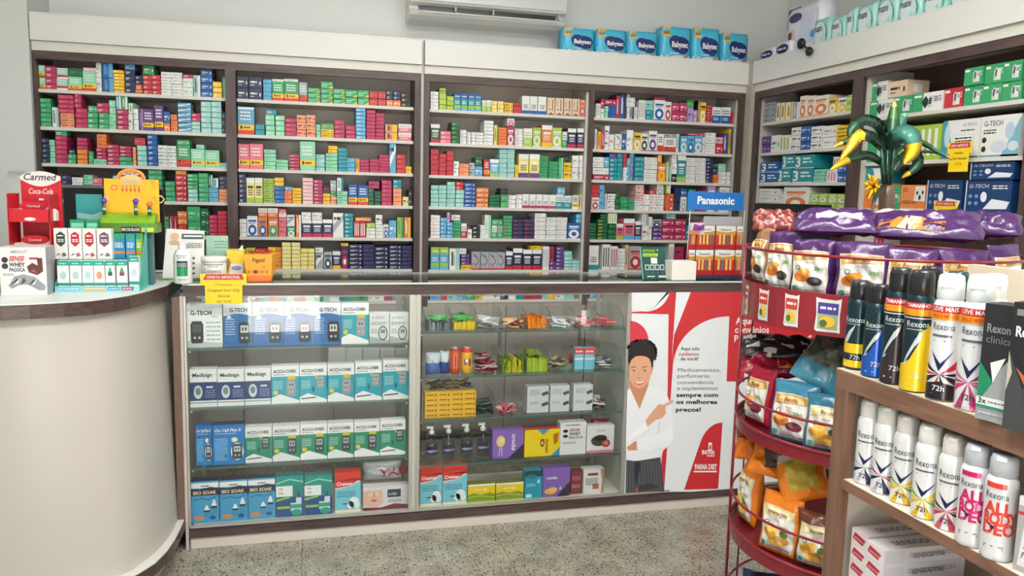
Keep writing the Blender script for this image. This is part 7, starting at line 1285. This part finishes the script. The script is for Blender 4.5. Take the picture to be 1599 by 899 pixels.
def dark_print(tagged, c=None, word='Rexona'):
    def f(F, r, h):
        D = dict(du=.004); W = PI*r*.62
        if c:
            F.sub([(-W,0.012),(W,.012),(W,.62),(.008,.50),(-.014,.24),(-W,.20)], c, 1, **D)
            F.sub([(-.018,.22),(-.010,.24),(.014,.47),(.016,.52),(.004,.46),(-.012,.30)], SIL, 2, **D); F.sub([(-.013,.25),(-.006,.27),(.012,.44),(.002,.38)], DT, 3, **D)
        else:
            F.sub([(-W,.03),(W,.03),(W,.11),(-W,.11)],(232,194,30),1,**D); F.sub([(-W,.19),(W,.19),(W,.30),(-W,.30)],(232,194,30),1,**D); F.sub([(-.02,.31),(-.008,.31),(.008,.52),(-.006,.44)],SIL,1,**D)
        F.text(word, -.015, .545, .0115/h, (206,214,216), 4, bold=.01, sx=h*1.0, maxw=.04); F.sub([(-.015,.52),(.016,.52),(.016,.527),(-.015,.527)],(180,190,194),4,**D); F.text('72h', .0, .125, .010/h, (216,216,216), 4, sx=h); scribble(F,-.010,.014,.06,.012,(190,190,190),4)
        if tagged: F.sub([(-.03,.69),(.032,.69),(.032,.745),(-.03,.745)],(200,36,44),4,**D); F.sub([(-.03,.635),(.032,.635),(.032,.69),(-.03,.69)],(232,150,30),4,**D); F.text('TAMANHO', -.018, .705, .0075/h, WT, 5, bold=.02, sx=h, maxw=.042); scribble(F,-.018,.024,.65,.02,(200,80,30),5); F.sub([(-.03,.612),(.032,.612),(.032,.622),(-.03,.622)],SIL,4,**D)
    return f
def white_can(*a, **k): return None
def white_print(tagged=False, cols=None, low=None, extra=None):
    def f(F, r, h):
        D = dict(du=.004); W = PI*r*.62; NV = (34,34,84)
        if cols:
            cx, cy = .0, .215
            rays = [(-W,.06,-W,.16,0),(-W,.28,-W,.36,1),(W,.30,W,.42,2),(W,.06,W,.16,1),(-.022,.015,-.008,.015,2),(.006,.015,.022,.015,0),(W,.19,W,.24,0),(-W,.19,-W,.235,2)]
            for x0,v0,x1,v1,k in rays: F.sub([(cx,cy),(x0,v0),(x1,v1)] if (x0-cx)*(v1-cy)-(x1-cx)*(v0-cy) > 0 else [(cx,cy),(x1,v1),(x0,v0)], cols[k % len(cols)], 1, **D)
            F.sub([(-.018,.40),(-.002,.24),(.022,.42),(.012,.42),(-.001,.32),(-.011,.41)][:3]+[(.0,.30)], NV, 2, **D)
        if low: F.sub([(-W,.012),(W,.012),(W,.10),(.0,.16),(-W,.10)], low, 3, **D)
        F.text('Rexona', -.019, .565, .0135/h, (44,50,66), 3, sx=h, maxw=.038); F.sub([(-.019,.51),(.016,.51),(.014,.528),(-.019,.528)],(96,100,108),3,**D); F.text('72h', 0, .085, .01/h, (60,60,80) if not low else WT, 5, 'c', sx=h, bold=.01); scribble(F,-.012,.014,.055,.01,(120,120,130),5)
        scribble(F,-.016,.012,.475,.008,(190,90,110),3)
        if tagged: F.sub([(-.032,.70),(.032,.70),(.032,.755),(-.032,.755)],(206,36,40),4,**D); F.sub([(-.032,.645),(.032,.645),(.032,.70),(-.032,.70)],(236,150,30),4,**D); F.text('LEVE MAIS', -.022, .714, .008/h, WT, 5, bold=.02, sx=h, maxw=.044); F.text('PAGUE MENOS', -.022, .66, .007/h, (200,70,30), 5, bold=.02, sx=h, maxw=.044)
    return f
def hl(px, pyt, pyb, zs, y_off=.0):
    b = at_z(px, pyb, zs); b = b + (b-EYE)*0; c = V((b.x+.02, b.y+.018, zs)); D = math.hypot(c.x, c.y); b2 = at_z(px, pyb, zs)
    # distance-matched height
    d = FWD + RGT*((px-799.5)/FPX) + DWN*((pyt-449.5)/FPX); k = math.hypot(c.x,c.y)/math.hypot(d.x,d.y); return c, (EYE.z+d.z*k)-zs
def mk(px, t_, b_, z, label, group, **k):
    c, h = hl(px, t_, b_, z); view = math.atan2(-c.y, -c.x); k.setdefault('face', view+PI/2+k.pop('turn', -.25)); return spray(c.x, c.y, z, h, k.pop('body', DT), label, group, **k)
gt_ = 'spray cans on top of the stand'; Z1 = 1.0907
mk(1331,438,578,Z1,'dark teal spray can with yellow lower band, furthest along the stand top',gt_,prints=dark_print(False),turn=-.5)
mk(1360,443,590,Z1,'dark teal and royal blue spray can between the yellow-banded and brown cans',gt_,prints=dark_print(False,(26,84,176)),turn=-.3)
mk(1390,417,601,Z1,'dark teal and brown-black spray can with red promotional band',gt_,prints=dark_print(True,(50,40,44)),turn=-.35)
mk(1423,421,613,Z1,'dark teal and bright yellow spray can with red promotional band',gt_,prints=dark_print(True,(232,196,28)),sc=1.05)
mk(1467,426,627,Z1,'white spray can with black and red starburst and promotional band, stand top',gt_,body=(228,230,233),prints=white_print(True,((36,30,44),(40,34,44),(200,40,60)),(36,30,40)),capc=(226,232,234),slanted=True,sc=1.08)
mk(1513,427,643,Z1,'white spray can with magenta starburst and promotional band, stand top',gt_,body=(228,230,233),prints=white_print(True,((206,60,120),(214,110,160),(180,60,110))),capc=(226,232,234),slanted=True,sc=1.08)
def back_can(px, t_, dist, cap, label, slanted=False, body=DT):
    d = FWD + RGT*((px-799.5)/FPX) + DWN*((t_-449.5)/FPX); k = dist/d.length; p = EYE+d*k
    spray(p.x, p.y, Z1, p.z-Z1, body, label, 'spray cans in the back row of the stand top', capc=cap, slanted=slanted, face=math.atan2(-p.y,-p.x)+PI/2)
back_can(1455,416,1.90,(30,30,34),'black-capped spray can in the back row behind the yellow can')
back_can(1497,424,1.86,(24,60,58),'dark teal-capped spray can in the back row behind the white cans')
back_can(1556,427,1.76,(226,232,234),'white slant-capped can in the back row behind the black cartons',True,(226,228,232))
back_can(1344,437,2.0,(30,30,34),'black trigger-capped can in the back row at the far end of the stand')
def clin(px0, px1, t_, b_, label, draw, body):
    c = at_z(px0, b_, Z1); d = at_z(px1, b_+ (px1-px0)*.36, Z1)
    y0, y1 = c.y, d.y; top = at_x(px0, t_, c.x).z
    g = Geo(); w = min(max(abs(y0-y1), .05), .066); h = top-Z1; g.box(0, w, 0, .05, 0, h, body, 'card'); F = Face(g, lambda u,v,l: (u, -.0004*l, v)); draw(F, w, h)
    g.add([(0,-.0002,0),(0,.0498,0),(0,.0498,h),(0,-.0002,h)], [[0,3,2,1]], body, 'card')
    o = g.build('deodorant_carton'); o.location = (c.x+.004, y0, Z1+.0002); o.rotation_euler.z = -PI/2+.28; return tag(o, label, 'carton', 'black deodorant cartons on the stand top')
def d_cl(F, w, h, c1, c2, n_=1):
    F.poly([(0,0),(w,0),(w,h*.62),(w*.55,h*.45),(0,h*.12)],c2,1); F.poly([(0,h*.12),(0,h*.5),(w*.42,h*.34)],c1,2); F.poly([(w*.3,h*.5),(w*.72,h*.56),(w*.42,h*.33)],(226,228,226),3); F.text('Rexona', w*.12, h*.76, h*.075, (130,134,136) if n_ else WT, 3, bold=.02, maxw=w*.78)
    if n_: F.text('clinical', w*.12, h*.67, h*.065, (120,124,126), 3, maxw=w*.78); F.rect(0,h*.13,w,h*.2,(222,226,222),4); F.rect(0,h*.11,w,h*.13,(30,140,100),4)
    F.text('3x', w*.06 if n_ else w*.5, h*.145, h*.05, (50,54,56) if n_ else (206,206,206), 5, bold=.02); scribble(F, w*.35, w*.9, h*.16, h*.012, (90,94,94), 5); scribble(F, w*.1, w*.8, h*.06, h*.012, (206,206,210), 5)
clin(1519,1562,470,652,'black and silver deodorant carton with green corner, stand top',lambda F,w,h: d_cl(F,w,h,(20,130,90),(150,154,158)),(34,34,38))
clin(1561,1612,468,668,'black deodorant carton with copper wedge, at the near end of the stand top',lambda F,w,h: (F.poly([(0,0),(w,0),(w,h*.5),(w*.4,h*.34),(0,h*.62)],(60,62,64),1), F.poly([(w*.2,h*.5),(w*.5,h*.34),(w,h*.56),(w*.5,h*.42)],(180,96,60),2), F.poly([(0,h*.3),(w*.12,h*.45),(0,h*.62)],(176,172,160),2), F.text('Rexona',w*.12,h*.74,h*.08,WT,3,bold=.03,maxw=w*.8), F.rect(w*.1,h*.9,w,h*.95,(120,124,120),2), F.text('3x',w*.6,h*.14,h*.05,(210,210,210),3)),(30,30,34))
Z2 = .8562; gm_ = 'spray cans on the middle shelf of the stand'; GW = (196,202,210)
S2 = [(1348,622,758,(34,34,84),(190,200,214),(206,212,220),'navy and pale blue starburst'),(1375,631,773,(34,34,84),(206,80,110),(206,212,220),'navy tick and a pink corner'),(1406,645,789,(236,196,40),(120,180,60),(236,196,40),'narrow yellow and green starburst'),
      (1440,659,812,(236,196,40),(130,190,60),(236,200,50),'broad yellow and green starburst'),(1478,676,831,(206,60,90),(40,36,80),(216,90,110),'red and navy starburst')]
for i,(px,t_,b_,c1,c2,c3,lab) in enumerate(S2):
    mk(px,t_,b_,Z2,'white spray can with %s, %s along the middle shelf' % (lab, ORD[i]),gm_,body=WT,prints=white_print(False,(c1,c2,c3)),capc=(232,228,226),slanted=False,sc=1.0,turn=-.2)
for i,(px,t_,b_,c) in enumerate(((1513,690,856,(206,36,110)),(1553,706,878,(226,70,60)))):
    mk(px,t_,b_,Z2,'white spray can with large %s lettering on the middle shelf' % ('magenta','coral red')[i],gm_,body=(230,230,232),capc=(176,180,186),sc=1.02,turn=-.2,
       prints=lambda F,r,h,c=c: (F.rect(-.02,.70,.012,.75,c,3,5), F.text('Rexona',-.02,.6,.012/h,(50,54,70),3,sx=h,maxw=.036), F.text('ALL',-.02,.46,.02/h,c,3,bold=.04,sx=h*.9), F.text('BODY',-.02,.36,.02/h,c,3,bold=.04,sx=h*.7), F.text('DEO',-.02,.26,.02/h,c,3,bold=.04,sx=h*.9), F.poly([(-.012,.36),(-.004,.30),(.016,.42),(-.002,.34)],(34,34,84),4), scribble(F,-.016,.014,.14,.012,GREY,3,2)))
c = at_z(1566, 884, Z2)
g = Geo(); g.box(0,.06,0,.05,0,.125,(170,164,166),'card',top=(206,200,200)); F = Face(g, lambda u,v,l: (u,-.0004*l,v)); F.rect(0,.11,.06,.125,(226,222,222),1); F.rect(.0,.095,.06,.1,(200,60,60),1); F.poly([(.006,.01),(.05,.01),(.045,.085),(.012,.09)],(222,222,226),1); F.poly([(.01,.02),(.03,.06),(.02,.075)],(130,122,120),2); F.poly([(.028,.05),(.036,.06),(.05,.07),(.036,.045)],(150,50,50),3); F.text('3x',.012,.02,.02,WT,4,bold=.03); F.ell(.052,.035,.012,.02,(150,130,190),4)
o = g.build('deodorant_carton'); o.location = (1.112, c.y-.01, Z2+.0002); o.rotation_euler.z = -PI/2+.2; tag(o,'grey and white deodorant carton at the near end of the middle shelf','carton')
# toothpaste cartons on the lower shelf, ends towards the aisle
Z3 = .6162
def tooth():
    g = Geo(); L, Wd, H_ = .2, .052, .0335; g.box(0,L,0,Wd,0,H_,(222,216,218),'card')
    Fe = Face(g, lambda u,v,l: (-.0004*l, Wd-u, v)); Fe.poly([(.004,.012),(.036,.006),(.044,.02),(.01,.027)],(186,30,60),1); Fe.text('SENSODYNE',.01,.0145,.004,WT,2,maxw=.03,rot=-.12)
    Ff = Face(g, lambda u,v,l: (u, -.0004*l, v)); Ff.rect(.004,.004,.05,.03,(206,206,214),1); scribble(Ff,.06,.18,.02,.003,(170,170,180),2,2); Ff.text('SENSODYNE',.07,.012,.010,(90,90,100),2,bold=.02)
    Ft = Face(g, lambda u,v,l: (u, v, H_+.0004*l)); Ft.text('SENSODYNE',.04,.016,.018,(96,92,100),1,bold=.02,maxw=.13)
    return g.mesh('toothpaste_carton')
tm = tooth()
for i in range(2):
    for j in range(4):
        o = bpy.data.objects.new('toothpaste_carton', tm); SC.collection.objects.link(o); o.location = (1.125-.012*i, 1.335-.062*i, Z3+.0003+j*.034)
        tag(o,'white toothpaste carton with crimson end, %s up in the %s stack of the lower shelf' % (ORD[j], ('far','near')[i]),'carton','toothpaste cartons on the lower shelf')
for i,(y_, z_) in enumerate(((1.14,0),(1.08,0),(1.14,.0375))):
    g = Geo(); g.box(0,.2,0,.052,0,.037,(44,36,44),'card'); F = Face(g, lambda u,v,l: (u,-.0004*l,v)); F.text('Close up',.06,.01,.018,(226,226,230),1,bold=.02); F.rect(0,.0,.2,.004,(120,30,60),1); F2 = Face(g, lambda u,v,l: (u,v,.037+.0004*l)); F2.text('Close up',.05,.014,.024,(226,226,230),1,bold=.02)
    o = g.build('toothpaste_carton'); o.location = (1.13, y_, Z3+.0003+z_); tag(o,'dark toothpaste carton with white lettering, %s' % ('lower far one','lower near one','the upper one')[i]+' on the lower shelf','carton','dark toothpaste cartons on the lower shelf')
